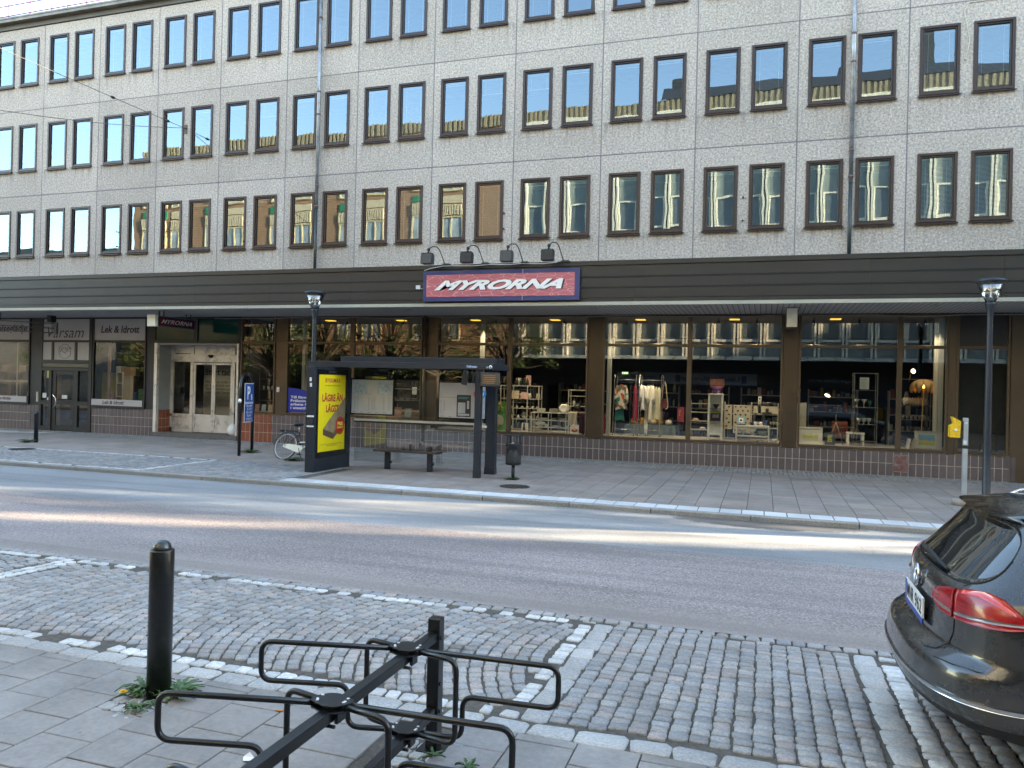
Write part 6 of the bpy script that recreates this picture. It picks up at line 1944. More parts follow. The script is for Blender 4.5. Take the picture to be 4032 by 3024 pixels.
clothes_rail(-3.96, -3.36, GY + .25, 'chrome clothes rail on the left carrying the patterned tunic and the pink dress')
clothes_rail(-3.26, -2.66, GY + .25, 'chrome clothes rail on the right crowded with white dresses')
def garment(label, x, y, z1, z0, w1, w0, m_, cat='dress', name='dress', slv=0.0, dep=.07, hem=.02, nf=5, hanger=True):
    t_ = thing(name, label, cat, (x, y, z1), 0, None)
    b = MB(); rows_ = 18; n = 36; vs = []
    H = z1 - z0
    for j in range(rows_ + 1):
        v = j / rows_
        wv = (w1 * .22 + (w1 - w1 * .22) * min(1, v / .08)) if v < .08 else w1 + (w0 - w1) * ((v - .08) / .92) ** 1.1
        wv *= (1 - .12 * sin(pi * min(1, v / .5)) if v < .5 else 1)
        for i in range(n):
            a = 2 * pi * i / n; k = 1 + .25 * v * sin(a * nf + v * 2)
            vs.append((wv / 2 * cos(a), dep / 2 * k * sin(a) * (.5 + .8 * v), -H * v - hem * v * (sin(a * 3 + x) + .5 * sin(a * 7))))
    fs = [(j * n + i, j * n + (i + 1) % n, (j + 1) * n + (i + 1) % n, (j + 1) * n + i) for j in range(rows_) for i in range(n)]
    b.add(vs, fs, 0, True)
    b.build('cloth', m_, t_)
    if slv:
        b = MB()
        for s_ in (-1, 1): b.tube([(s_ * w1 * .38, 0, -.03), (s_ * w1 * .52, -.01, -.12), (s_ * w1 * .62, -.02, -slv * .7), (s_ * w1 * .60, -.02, -slv)], [.035, .045, .05, .055], 10)
        b.build('sleeve', m_, t_)
    if hanger:
        b = MB(); b.tube([(0, 0, .0), (0, 0, .05), (.012, 0, .075), (0, 0, .095), (-.012, 0, .085)], .003, 5); b.tube([(-w1 * .4, 0, -.03), (0, 0, .01), (w1 * .4, 0, -.03)], .006, 6); b.build('hanger', M_blackm, t_)
    return t_
gyr = GY + .44
M_wcloth = mat('white_dress_cloth', (.74, .72, .66), .8, var=.06, vs=8); M_ccloth = mat('cream_dress_cloth', (.56, .50, .33), .8, var=.06, vs=8); M_wc2 = mat('bluish_white_shirt', (.66, .66, .68), .8, var=.06)
def multicloth():
    m, t, p, out = _new('patterned_tunic_cloth')
    vo = N(t, 'ShaderNodeTexVoronoi'); vo.inputs['Scale'].default_value = 13; t.links.new(objco(t, (1, 1, .6)), vo.inputs['Vector'])
    s_ = t.nodes.new('ShaderNodeSeparateColor'); t.links.new(vo.outputs['Color'], s_.inputs[0])
    c = ramp(t, s_.outputs[0], [(0, (.40, .38, .32)), (.25, (.02, .16, .15)), (.45, (.30, .05, .025)), (.6, (.10, .10, .08)), (.8, (.45, .43, .38))])
    c.node.color_ramp.interpolation = 'CONSTANT'
    t.links.new(c, p.inputs['Base Color']); p.inputs['Roughness'].default_value = .9
    return m
garment('teal trousers hanging under the patterned tunic on the left clothes rail', -3.84, gyr, 1.62, 1.09, .22, .27, mat('teal_cloth', (.012, .15, .14), .85), 'trousers', 'trousers', dep=.06, hanger=False)
garment('wide sleeved tunic patterned in teal, red and white on the left clothes rail', -3.80, gyr - .02, 2.09, 1.40, .26, .36, multicloth(), 'tunic', 'tunic', slv=.52, dep=.10)
garment('long narrow magenta dress on the left clothes rail', -3.41, gyr, 2.10, 1.09, .09, .14, mat('magenta_cloth', (.34, .006, .07), .8), slv=0)
garment('long sleeved bluish white shirt dress, leftmost on the right clothes rail', -3.19, gyr, 2.09, 1.40, .12, .15, M_wc2, slv=.45)
garment('very long cream dress with a trailing hem on the right clothes rail', -3.08, gyr + .05, 2.09, 1.06, .05, .17, M_ccloth, hem=.03)
garment('sheer white scarf trailing below the long cream dress', -3.10, gyr + .03, 1.15, .76, .13, .08, M_wcloth, 'scarf', 'scarf', hanger=False, hem=.05)
garment('white buttoned dress in the middle of the right clothes rail', -2.97, gyr - .06, 2.09, 1.13, .13, .11, M_wcloth, slv=.5)
garment('flared ivory dress right of the buttoned one on the right clothes rail', -2.83, gyr, 2.06, 1.15, .08, .30, mat('ivory_cloth', (.60, .58, .42), .8), hem=.015)
garment('short white dress, rightmost on the right clothes rail', -2.76, gyr + .06, 2.04, 1.26, .10, .14, M_wcloth, hem=.02)
t_ = thing('shoulder_bag', 'dark red shoulder bag with cream strap hanging at the end of the right clothes rail', 'bag', (-2.59, gyr - .05, 1.6))
b = MB(); b.prism([(-.09, -.14), (.06, -.16), (.09, -.05), (.07, .12), (-.06, .12)], 'y', -.03, .03); b.build('pouch', mat('dark_red_leather', (.09, .012, .014), .5), t_, bevel=.01)
b = MB(); b.tube([(.02, -.035, -.17), (.085, -.035, -.13), (.10, -.035, -.03), (.075, -.035, .13), (.03, -.02, .50), (-.0, 0, .60), (-.05, 0, .42), (-.08, 0, .10)], .009, 6); b.build('strap', mat('cream_strap', (.60, .52, .36), .6), t_)
# cloth covered table with china behind the rails
t_ = thing('covered_table', 'table under a grey green cloth behind the clothes rails', 'table', (-3.1, D + 1.9, .04))
b = MB(); b.box(-3.82, D + 1.7, .88, -2.42, D + 2.4, .93); b.build('table_top', mat('grey_green_cloth', (.055, .085, .09), .9, var=.2), t_, True)
b = MB(); nx = 60
vs = []
for i in range(nx + 1):
    u = i / nx; x = -3.86 + 1.48 * u
    vs += [(x, D + 1.69, .93), (x + .01 * sin(u * 40), D + 1.66 + .02 * sin(u * 50), .25)]
b.add(vs, [(2 * i, 2 * i + 2, 2 * i + 3, 2 * i + 1) for i in range(nx)], 0, True); b.build('table_cloth', _cache['grey_green_cloth'], t_, True)
for i, (x, m_, lab) in enumerate(((-3.60, mat('mustard_glaze', (.45, .24, .03), .3, coat=.4), 'round mustard yellow pot'), (-3.38, mat('mustard_glaze', (.45, .24, .03), .3), 'slim mustard yellow jug'), (-3.05, M_beige, 'brown glass jar'), (-2.85, mat('amber_glass', (.18, .11, .03), .2), 'amber glass vase'), (-2.6, M_china2, 'round grey plate pile'))):
    lathe_thing(('pot', 'jug', 'jar', 'vase', 'dish')[i], lab + ' on the covered table behind the clothes rails', ('pot', 'jug', 'jar', 'vase', 'dish')[i], x, D + 1.9, .932, [(.06, 0), (.10, .04), (.11, .10), (.08, .15), (.04, .17), (.0001, .172)] if i != 1 else [(.04, 0), (.05, .04), (.035, .14), (.045, .2), (.0001, .15)], m_, None, 18)
def sale_sign(x0, x1, z0, z1, y, label, txt):
    t_ = thing('sale_board', label, 'notice', ((x0 + x1) / 2, y, z0))
    b = MB(); b.box(x0, y, z0, x1, y + .015, z1); b.build('board', mat('rose_red_board', (.16, .02, .035), .5), t_, True)
    lettering(txt, (x0 + .05, z1 - .26, x1 - .10, z1 - .08), mat('pink_text', (.60, .40, .40), .5), t_, y - .003, bold=.01, world=True, align='LEFT')
sale_sign(-2.33, -2.14, 1.06, 1.49, D + 1.6, 'rose red notice board with pink lines deep in the window right of the rails', 'Inlämning\ngåvor\ngärna')
sale_sign(-4.5, -4.27, .67, 1.25, D + .9, 'dark red notice board at the left corner of the clothes window', 'Ångra\nköp')
t_ = thing('exit_sign', 'small glowing green exit sign hanging inside the shop above the tunic', 'exit sign', (-4.0, D + 3.0, 2.45))
b = MB(); b.box(-4.2, D + 3.0, 2.42, -4.0, D + 3.03, 2.50); b.build('lit_face', mat('exit_green', (.1, .4, .1), .5, emit=.04, ecol=(.35, .9, .35)), t_, True)
b = MB()
for x in (-4.17, -4.12, -4.07, -4.03): b.box(x - .012, D + 2.99, 2.435, x + .012, D + 2.998, 2.485)
b.build('symbol', mat('exit_white', (.8, .9, .7), .5, emit=.2), t_, True)
# ---- cabinet window
cbn = thing('display_cabinet', 'narrow white display cabinet with a purple bowl on top and one glass door', 'cabinet', (-1.21, GY + .15, PZ))
b = MB(); X0, X1, Y0, Y1 = -1.40, -1.02, GY, GY + .30
for (x, y) in ((X0, Y0), (X1 - .045, Y0), (X0, Y1 - .04), (X1 - .045, Y1 - .04)): b.box(x, y, .67, x + .045, y + .04, 1.90)
b.box(X0, Y0, 1.87, X1, Y1, 1.905); b.box(X0, Y0 + .002, .80, X1, Y1, .85); b.box(X0, Y1 - .012, .85, X1, Y1, 1.87); b.build('carcass', M_wshelf, cbn, True, bevel=.003, segs=1)
b = MB(); b.box(X0 + .045, Y0 + .02, 1.50, X1 - .045, Y1 - .02, 1.51); b.box(X0 + .045, Y0 + .02, 1.17, X1 - .045, Y1 - .02, 1.18); b.build('glass_shelf', mat('greenish_shelf_glass', (.30, .36, .33), .2), cbn, True)
b = MB(); b.quad((X0 + .045, Y0 + .01, .85), (X1 - .045, Y0 + .01, .85), (X1 - .045, Y0 + .01, 1.87), (X0 + .045, Y0 + .01, 1.87)); b.build('glass_door', glass_mat('cabinet_glass', .05, 1.0, (.85, .87, .85)), cbn, True)
lathe_thing('purple_bowl', 'large translucent purple bowl on top of the white display cabinet', 'bowl', -1.20, GY + .15, 1.906, bowl(.16, .19), mat('purple_glass', (.13, .045, .17), .25, coat=.5))
lathe_thing('brown_vase', 'dark brown scalloped vase on the upper shelf of the white cabinet', 'vase', -1.20, GY + .14, 1.512, [(.04, 0), (.045, .03), (.09, .11), (.085, .115), (.03, .03), (.0001, .02)], mat('dark_brown_glaze', (.02, .008, .006), .3), n=14)
flat('cabinet_box', 'plum and yellow patterned box on the middle shelf of the white cabinet', 'box', -1.34, -1.06, 1.182, 1.38, GY + .08, mat('plum_box', (.10, .02, .06), .5), th=.12, pics=[('oval_picture', M_china2, (.2, .4, .8, .85))])
b = MB(); b.box(-1.34, GY + .09, 1.381, -1.07, GY + .2, 1.43); tag(b.build('folded_cloth', mat('yellow_knit', (.50, .46, .08), .9, var=.4, vs=30)), 'folded yellow patterned cloth lying on the plum box', 'cloth')
# white coffee table with cups
ctb = thing('coffee_table', 'small white two level table with cups on it in the cabinet window', 'table', (-.26, GY + .15, PZ))
b = MB(); b.box(-.68, GY, 1.055, .16, GY + .32, 1.095); b.build('table_top', M_wshelf, ctb, True, bevel=.003, segs=1)
b = MB(); b.box(-.67, GY + .01, .795, .15, GY + .31, .83); b.build('lower_shelf', M_wshelf, ctb, True, bevel=.003, segs=1)
for x in (-.68, .13):
    for y in (GY, GY + .29): b = MB(); b.box(x, y, .668, x + .035, y + .03, 1.055); b.build('leg', M_wshelf, ctb, True)
M_check = mat('blue_check_china', (.55, .58, .66), .3, var=.35, vs=22)
for x, m_, lab in ((-.18, M_check, 'blue checked mug at the middle of the small white table'), (-.05, M_check, 'second blue checked mug, nearer the right end of the small white table'), (-.27, mat('dark_navy_glaze', (.02, .03, .08), .3), 'dark mug left of the checked mugs on the small white table')):
    t_ = thing('mug', lab, 'mug', (x, GY + .14, 1.097)); b = MB(); b.lathe(cup(.045, .095), (0, 0, 0), 18); b.build('cup', m_, t_)
    b = MB(); b.tube([(-.045, 0, .075), (-.07, 0, .07), (-.075, 0, .04), (-.045, 0, .02)], .006, 6); b.build('handle', m_, t_)
lathe_thing('blue_tumbler', 'dark blue tumbler at the right end of the small white table', 'tumbler', .08, GY + .14, 1.097, [(.03, 0), (.045, .14), (.042, .14), (.028, .01), (.0001, .01)], mat('cobalt_glaze', (.02, .07, .22), .2))
t_ = thing('tile_picture', 'tilted blue and white tile with a red berry on the small white table', 'tile', (-.56, GY + .14, 1.12)); t_.rotation_euler = (R(-14), R(4), 0)
b = MB(); b.box(-.10, 0, 0, .10, .012, .20); b.build('board', mat('light_blue_pattern', (.20, .42, .58), .5, var=.5, vs=45), t_); b = MB(); b.box(-.055, -.003, .04, .055, 0, .16); b.build('white_field', M_china, t_); b = MB(); b.lathe([(.03, 0), (.0001, .004)], (0, 0, 0), 14); o = b.build('berry', mat('berry_red', (.45, .05, .04), .5), t_); o.location = (0, -.004, .10); o.rotation_euler = (pi / 2, 0, 0)
b = MB(); b.box(-.67, GY + .06, 1.097, -.43, GY + .26, 1.118); tag(b.build('navy_tray', mat('navy_tray_plastic', (.015, .025, .06), .3)), 'flat navy tray under the blue tile on the small white table', 'tray')
lathe_thing('blue_bowl', 'pale blue footed bowl on the left of the table lower shelf', 'bowl', -.49, GY + .14, .833, [(.045, 0), (.02, .02), (.07, .06), (.09, .12), (.085, .12), (.0001, .05)], mat('pale_blue_glaze', (.42, .50, .55), .25))
lathe_thing('milk_glass_compote', 'tall white footed compote on the middle of the table lower shelf', 'compote', -.24, GY + .14, .833, [(.045, 0), (.018, .02), (.016, .06), (.07, .11), (.085, .19), (.08, .19), (.0001, .09)], M_china)
lathe_thing('green_bowl', 'square looking sage green bowl on the right of the table lower shelf', 'bowl', -.01, GY + .14, .833, bowl(.13, .12), mat('sage_glaze', (.22, .30, .24), .25), n=8)
lathe_thing('cream_bowl', 'cream bowl standing on the ledge under the small white table', 'bowl', -.20, GY + .14, .668, bowl(.11, .07), mat('cream_glaze', (.68, .62, .38), .3))
lathe_thing('cream_bowl', 'cream bowl on the ledge at the right below the small white table', 'bowl', .06, GY + .14, .668, bowl(.10, .085), mat('cream_glaze', (.68, .62, .38), .3))
lathe_thing('white_cup', 'white cup on the ledge at the right corner of the cabinet window', 'cup', .30, GY + .12, .668, cup(.06, .09), M_china)
# leaf printed cloths over the back shelf
rack_shelf('back_shelf', 'long pale shelf unit behind the small white table', 'shelf', -1.0, .38, GY + .66, .30, (.70, 1.005, 1.365), 1.69, M_gshelf, (-1.0, -.30, .38))
def leafcloth(label, x0, x1, z0, z1):
    t_ = thing('printed_cloth', label, 'cloth', ((x0 + x1) / 2, GY + .62, z0))
    b = MB(); b.box(x0, GY + .62, z0, x1, GY + .635, z1); b.build('cloth', mat('linen_cloth', (.40, .37, .30), .9, var=.05), t_, True)
    b = MB(); z = z0 + .06; k = 0
    while z < z1 - .06:
        x = x0 + .06 + (.06 if k % 2 else 0)
        while x < x1 - .03:
            for a in (35, 65, 90, 115, 145):
                b.tube([(x, GY + .617, z), (x + .02 * cos(R(a)), GY + .617, z + .03 * sin(R(a))), (x + .045 * cos(R(a)), GY + .617, z + .05 * sin(R(a)))], [.002, .006, .001], 4)
            x += .13
        z += .105; k += 1
    b.build('leaf_print', M_shadow, t_, True)
leafcloth('leaf printed linen cloth right beside the white display cabinet', -1.0, -.80, .95, 1.61)
leafcloth('wider leaf printed linen cloth behind the blue tile', -.77, -.32, .85, 1.61)
b = MB(); b.box(-.25, GY + .62, 1.40, .37, GY + .64, 1.61); tag(b.build('linen_runner', _cache['linen_cloth']), 'plain linen runner hung on the back shelf above the mugs', 'cloth')
b = MB(); b.box(-.02, GY + .58, 1.38, .22, GY + .64, 1.44); b.box(.06, GY + .58, 1.44, .14, GY + .64, 1.54); tag(b.build('iron_candlestick', M_blackm), 'black iron candle holder standing on the back shelf right of the linen cloths', 'candle holder')
for i, x in enumerate((-.22, -.13, .30)): lathe_thing('jar', ['left', 'middle', 'right'][i] + ' pale jar on the upper board of the long back shelf', 'jar', x, GY + .75, 1.378, cup(.05, .08), M_china2, None, 14)
for i, x in enumerate((.20, .27, .34)): lathe_thing('wine_glass', ['left', 'middle', 'right'][i] + ' clear glass on the middle board of the back shelf by the pillar', 'glass', x, GY + .72, 1.018, [(.03, 0), (.004, .01), (.004, .07), (.03, .10), (.028, .17), (.0001, .09)], mat('clear_glassware', (.35, .37, .33), .1), 'glasses by the pillar', 12)
t_ = thing('cardboard_tube_sign', 'tall white upright card with black letters on the back shelf', 'card', (-.1, GY + .8, 1.38)); b = MB(); b.box(-.135, GY + .62, 1.38, -.055, GY + .63, 1.86); b.build('card', M_wpaper, t_, True)
o = lettering('KVARN', (-.20, -.025, .20, .025), M_blackm, None, 0, bold=.03)
for v in o.data.vertices: v.co = Vector((-.095 + v.co.z, GY + .615, 1.62 - v.co.x)) - Vector(t_.location)
o.parent = t_
b = MB()
for z in (1.66, 1.69): b.tube([(-.30, GY + .6, z), (.40, GY + .6, z)], .006, 5)
tag(b.build('metal_rod', M_rail), 'pair of thin rods above the linen runner', 'rod')
for i, (x, z) in enumerate(((-1.85, 1.06), (-1.72, 1.06))): pass
rack_shelf('shoe_shelf', 'dim slanted shoe shelf at the left of the cabinet window', 'shelf', -2.0, -1.5, D + 1.9, .3, (.85, 1.1, 1.35, 1.6), 1.7, M_gshelf)
for i, (x, z) in enumerate(((-1.85, 1.115), (-1.65, .865))): lathe_thing('shoe', ['reddish', 'pale'][i] + ' shoe on the dim shoe shelf', 'shoe', x, D + 2.0, z, [(.04, 0), (.05, .02), (.03, .06), (.0001, .07)], [M_pinkp, M_china2][i], None, 12, 2.0, 1)
t_ = flat('orange_picture', 'glowing orange picture hanging dimly behind the purple bowl', 'picture', -1.46, -1.05, 2.07, 2.33, D + 1.7, mat('orange_print', (.16, .05, .01), .6, var=.5, vs=10, emit=.012), frame=M_shadow)
# ---- lamp and picture window
def framed(name, label, x0, x1, z0, z1, y, frame, mount, art, mw=.05, aw=.0):
    t_ = thing(name, label, 'picture', ((x0 + x1) / 2, y, z0)); t_.rotation_euler = (R(-7), 0, 0); w_, h_ = x1 - x0, z1 - z0
    b = MB()
    for (a, c, d_, e_) in ((-w_ / 2, 0, w_ / 2, .02), (-w_ / 2, h_ - .02, w_ / 2, h_), (-w_ / 2, .02, -w_ / 2 + .02, h_ - .02), (w_ / 2 - .02, .02, w_ / 2, h_ - .02)): b.box(a, -.012, c, d_, .012, e_)
    b.build('frame', frame, t_, bevel=.002, segs=1)
    b = MB(); b.box(-w_ / 2 + .02, -.002, .02, w_ / 2 - .02, .004, h_ - .02); b.build('mount', mount, t_)
    b = MB(); b.box(-w_ / 2 + mw + .02, -.005, mw + .02, w_ / 2 - mw - .02, -.003, h_ - mw - .02); b.build('painting', art, t_)
    return t_
def artmat(name, stops, sc_=3.0, axis='Z', var=.35):
    m, t, p, out = _new(name)
    co = objco(t); s_ = t.nodes.new('ShaderNodeSeparateXYZ'); t.links.new(co, s_.inputs[0])
    f = math_(t, 'MULTIPLY_ADD', noise(t, co, 14, 4), var, math_(t, 'MULTIPLY', s_.outputs[axis], sc_))
    c = ramp(t, f, stops); t.links.new(c, p.inputs['Base Color']); p.inputs['Roughness'].default_value = .5
    return m
M_mount = mat('ivory_mount', (.70, .69, .58), .6, var=.02)
framed('framed_watercolour', 'pale framed watercolour of trees leaning at the left corner of the lamp window', .88, 1.45, .68, 1.11, GY - .02, M_wshelf, M_mount, artmat('watercolour', [(.2, (.55, .50, .25)), (.45, (.62, .60, .38)), (.62, (.45, .47, .14)), (.75, (.66, .66, .50)), (.95, (.60, .64, .60))], 2.2), .08)
framed('framed_still_life', 'small dark green picture of yellow fruit leaning right of the watercolour', 1.50, 1.75, .68, 1.0, GY, mat('dark_green_frame', (.012, .03, .022), .4), mat('dark_green_ground', (.012, .035, .025), .5), artmat('fruit', [(.42, (.015, .05, .03)), (.52, (.38, .40, .05)), (.62, (.45, .42, .10)), (.75, (.03, .10, .03))], .6, 'Z', 1.0), .05)
framed('framed_seascape', 'framed seascape with a green hill leaning under the rattan lamp', 3.56, 4.10, .69, 1.12, GY, mat('grey_frame', (.36, .37, .34), .4), mat('grey_mount', (.44, .45, .40), .6, var=.02), artmat('seascape', [(.25, (.10, .20, .03)), (.42, (.30, .36, .05)), (.55, (.45, .38, .06)), (.62, (.05, .22, .40)), (.90, (.12, .32, .45))], 2.0), .07)
# desk lamp on tripod
tl = thing('tripod_lamp', 'black articulated lamp on a grey wooden tripod in the lamp window', 'lamp', (1.80, D + .8, PZ))
M_trip = mat('grey_wood', (.07, .075, .07), .6)
b = MB()
for (x, y) in ((1.62, D + .7), (1.97, D + .68), (1.80, D + 1.1)): b.tube([(1.80, D + .82, 1.24), (x, y, .67)], .016, 6)
b.tube([(1.80, D + .82, 1.1), (1.80, D + .82, 1.44)], .011, 8); b.build('tripod', M_trip, tl, True)
b = MB(); b.tube([(1.80, D + .8, 1.44), (1.86, D + .8, 1.52), (1.84, D + .8, 1.56), (1.97, D + .75, 1.76), (1.76, D + .7, 1.90), (1.68, D + .7, 1.92), (1.62, D + .7, 1.93)], .008, 6); b.build('arm', M_blackm, tl, True)
b = MB(); b.lathe([(.03, .07), (.05, .05), (.085, 0), (.08, .0), (.045, .045), (.0001, .05)], (0, 0, 0), 18); o = b.build('lamp_shade', M_blackm, tl); o.location = (1.57 - 1.80, D + .68 - (D + .8), 1.93 - PZ); o.rotation_euler = (R(-25), R(25), 0)
b = MB(); b.lathe([(.07, 0), (.0001, -.006)], (0, 0, 0), 16); e = b.build('bulb', mat('warm_bulb', (1, .85, .5), .5, var=0, emit=1.0, ecol=(1, .8, .4)), o)
# metal tower shelf with glasses
M_tower = mat('brushed_tower_metal', (.16, .16, .15), .4, .6)
rack_shelf('tower_shelf', 'tall slim metal shelf with clear glasses in the lamp window', 'shelf', 2.20, 2.74, D + .6, .38, (.78, 1.21, 1.645, 2.085, 2.52), 2.53, M_tower, t=.012, post=.018)
for i, (x, z, lab) in enumerate(((2.28, 1.652, 'left clear goblet on the middle board of the slim metal shelf'), (2.45, 1.652, 'right clear goblet on the middle board of the slim metal shelf'))):
    lathe_thing('goblet', lab, 'goblet', x, D + .78, z, [(.045, 0), (.006, .012), (.007, .10), (.025, .13), (.08, .205), (.075, .205), (.0001, .12)], mat('bright_glassware', (.50, .52, .47), .08, coat=.6))
lathe_thing('green_goblet', 'small teal glass beside the clear goblets on the slim metal shelf', 'goblet', 2.58, D + .78, 1.652, [(.03, 0), (.006, .01), (.006, .05), (.04, .10), (.04, .17), (.0001, .09)], mat('teal_glassware', (.02, .16, .11), .1))
for i in range(3): lathe_thing('sundae_glass', ['left', 'middle', 'right'][i] + ' cut glass sundae bowl on the lower board of the slim metal shelf', 'glass', 2.34 + i * .115, D + .78, 1.217, [(.035, 0), (.012, .02), (.02, .05), (.05, .08), (.06, .155), (.05, .155), (.0001, .06)], mat('bright_glassware', (.5, .52, .47), .08), 'sundae glasses', 14)
t_ = thing('paper_notice', 'white paper notice with small text stuck to the glass before the slim metal shelf', 'notice', (2.43, D + .03, 2.1))
b = MB(); b.box(2.26, D + .024, 2.11, 2.47, D + .026, 2.40); b.build('sheet', mat('bright_paper', (.72, .71, .66), .7, var=.02), t_, True)
b = MB()
for i in range(11): b.box(2.285, D + .0225, 2.36 - i * .018 - (.02 if i > 2 else 0), 2.285 + .16 * random.uniform(.7, 1), D + .0235, 2.364 - i * .018 - (.02 if i > 2 else 0))
b.box(2.33, D + .0225, 2.135, 2.40, D + .0235, 2.142); b.build('text_lines', _cache['grey_ink'], t_, True)
# chair, white table
ch = thing('wooden_chair', 'red brown slatted wooden chair behind the tripod lamp', 'chair', (1.95, D + 1.3, PZ)); M_mah = mat('red_brown_wood', (.16, .035, .018), .4, var=.2)
b = MB(); b.box(1.74, D + 1.2, 1.16, 2.12, D + 1.23, 1.25)
for i in range(6): b.box(1.78 + i * .06, D + 1.205, .80, 1.81 + i * .06, D + 1.225, 1.16)
b.build('backrest', M_mah, ch, True)
b = MB(); b.box(1.74, D + 1.2, .92, 2.12, D + 1.6, .96); b.build('seat', M_mah, ch, True)
for x in (1.74, 2.09):
    for y in (D + 1.2, D + 1.57): b = MB(); b.box(x, y, .667, x + .035, y + .03, 1.2 if y < D + 1.3 else .92); b.build('leg', M_mah, ch, True)
wt = thing('side_table', 'small white square side table right of the wooden chair', 'table', (2.3, D + .75, PZ))
b = MB(); b.box(2.05, D + .62, .96, 2.47, D + .98, 1.0); b.build('table_top', M_wshelf, wt, True)
for x in (2.06, 2.41):
    for y in (D + .63, D + .92): b = MB(); b.box(x, y, .667, x + .05, y + .05, .96); b.build('leg', M_wshelf, wt, True)
b = MB()
for i in range(7): b.tube([(2.16 + i * .03, D + .8, 1.0), (2.16 + i * .03, D + .8, 1.08)], .005, 5)
b.box(2.12, D + .77, 1.0, 2.40, D + .83, 1.015); tag(b.build('wooden_plate_rack', mat('light_wood', (.42, .28, .13), .6)), 'small wooden plate rack on the white side table', 'plate rack')
b = MB(); b.box(.86, D + .9, .667, 1.08, D + 1.2, 1.72); tag(b.build('grey_cupboard', mat('grey_cupboard_paint', (.20, .20, .17), .6)), 'plain grey cupboard side behind the watercolour', 'cupboard')
# rattan floor lamp
rl = thing('floor_lamp', 'floor lamp with a petal shaped rattan shade and a glowing bulb', 'floor lamp', (3.80, D + .75, PZ))
b = MB(); b.tube([(3.77, D + .75, .67), (3.81, D + .75, 2.20)], .013, 8); b.lathe([(.13, 0), (.12, .02), (.0001, .025)], (3.77, D + .75, .668), 20); b.build('pole', mat('pale_wood_pole', (.50, .36, .18), .5), rl, True)
M_ratt = mat('rattan_weave', (.40, .25, .11), .6, var=.25, vs=60)
b = MB()
for k in range(9):
    a = 2 * pi * k / 9; n = 10; vs = []
    for i in range(n + 1):
        u = i / n; r_ = .29 * sin(pi * (u * .62)) + .01; zz = .21 - .34 * u ** 1.8
        wv = .10 * sin(pi * min(.99, u * .93 + .04)) + .004
        c_ = Vector((3.81 + cos(a) * r_, D + .75 + sin(a) * r_, 2.18 + zz)); tv = Vector((-sin(a), cos(a), 0))
        vs += [c_ - tv * wv, c_ + Vector((cos(a) * .02, sin(a) * .02, .0)), c_ + tv * wv]
    fs = []
    for i in range(n): fs += [(3 * i, 3 * i + 1, 3 * i + 4, 3 * i + 3), (3 * i + 1, 3 * i + 2, 3 * i + 5, 3 * i + 4)]
    b.add(vs, fs, 0, True)
o = b.build('lamp_shade', M_ratt, rl, True); md = o.modifiers.new('thick', 'SOLIDIFY'); md.thickness = .006
b = MB(); b.lathe([(.02, 0), (.035, .05), (.04, .10), (.02, .16), (.0001, .17)], (3.81, D + .75, 2.18), 14); b.build('bulb', mat('amber_bulb', (1, .6, .1), .5, var=0, emit=1.6, ecol=(1, .5, .08)), rl, True)
rack_shelf('glass_shelf', 'dark shelf of drinking glasses and plates behind the rattan lamp', 'shelf', 3.33, 4.08, D + 1.0, .35, (.78, 1.08, 1.36, 1.72, 2.40), 2.42, M_tower, t=.014)
for i in range(9):
    standing_plate(3.42 + i * .065, D + 1.12, 1.73, .10, ['leftmost', 'second', 'third', 'fourth', 'fifth', 'sixth', 'seventh', 'eighth', 'rightmost'][i] + ' white plate standing in the row behind the rattan lamp', M_china, 'plates in a row behind the rattan lamp').rotation_euler = (R(86), 0, R(60))
for zl, lev in ((1.368, 'upper'), (1.088, 'middle')):
    for i in range(7):
        lathe_thing('drinking_glass', ['leftmost', 'second', 'third', 'fourth', 'fifth', 'sixth', 'rightmost'][i] + f' glass on the {lev} board of the dark shelf behind the rattan lamp', 'glass', 3.42 + i * .095, D + 1.13, zl, [(.03, 0), (.036, .10), (.034, .10), (.0001, .01)], mat('dull_glassware', (.20, .21, .20), .1, coat=.4), 'glasses behind the rattan lamp', 12)
b = MB(); b.tube([(3.50, D + .9, 2.35), (3.53, D + .9, 2.52)], .012, 6); b.lathe([(.03, .05), (.06, 0), (.0001, .01)], (3.56, D + .88, 2.56), 14); 
tl2 = thing('desk_lamp', 'small spot lamp with a bright white face above the rattan lamp', 'lamp', (3.53, D + .9, 2.40)); b.build('stem', M_ratt, tl2, True)
b = MB(); b.lathe([(.06, 0), (.0001, .004)], (0, 0, 0), 16); o = b.build('lit_face', mat('white_bulb_face', (1, .95, .85), .5, var=0, emit=.5), tl2); o.location = (.05, -.06, .20); o.rotation_euler = (R(80), 0, R(20)); 
for i, (x, a) in enumerate(((3.40, 12), (3.50, 20))):
    t_ = flat('book', ['white book leaning', 'second pale book leaning'][i] + ' against the framed seascape', 'book', x - .03, x + .03, .67, .92, GY, M_china if i == 0 else M_beige, th=.16); t_.rotation_euler = (0, R(a), 0)
# white pillar inside, chair back in the last window
b = MB(); b.box(3.98, D + .45, .667, 4.12, D + .55, 3.9); tag(b.build('white_curtain_edge', mat('white_curtain', (.55, .54, .46), .8)), 'white curtain edge hanging at the right of the lamp window', 'curtain')
b = MB(); b.tube(rnd([(5.0, D + .5, .67), (5.12, D + .5, 1.12), (5.36, D + .5, 1.12), (5.36, D + .5, .67)], .06), .02, 8); tag(b.build('chair_back', M_blackm), 'black tubular chair back in the plain right end window', 'chair')
b = MB(); b.box(4.44, D + 1.3, .05, 5.9, D + 1.35, 3.9); tag(b.build('grey_screen', mat('grey_green_screen', (.075, .08, .068), .7)), 'plain grey green screen behind the right end window', 'screen')
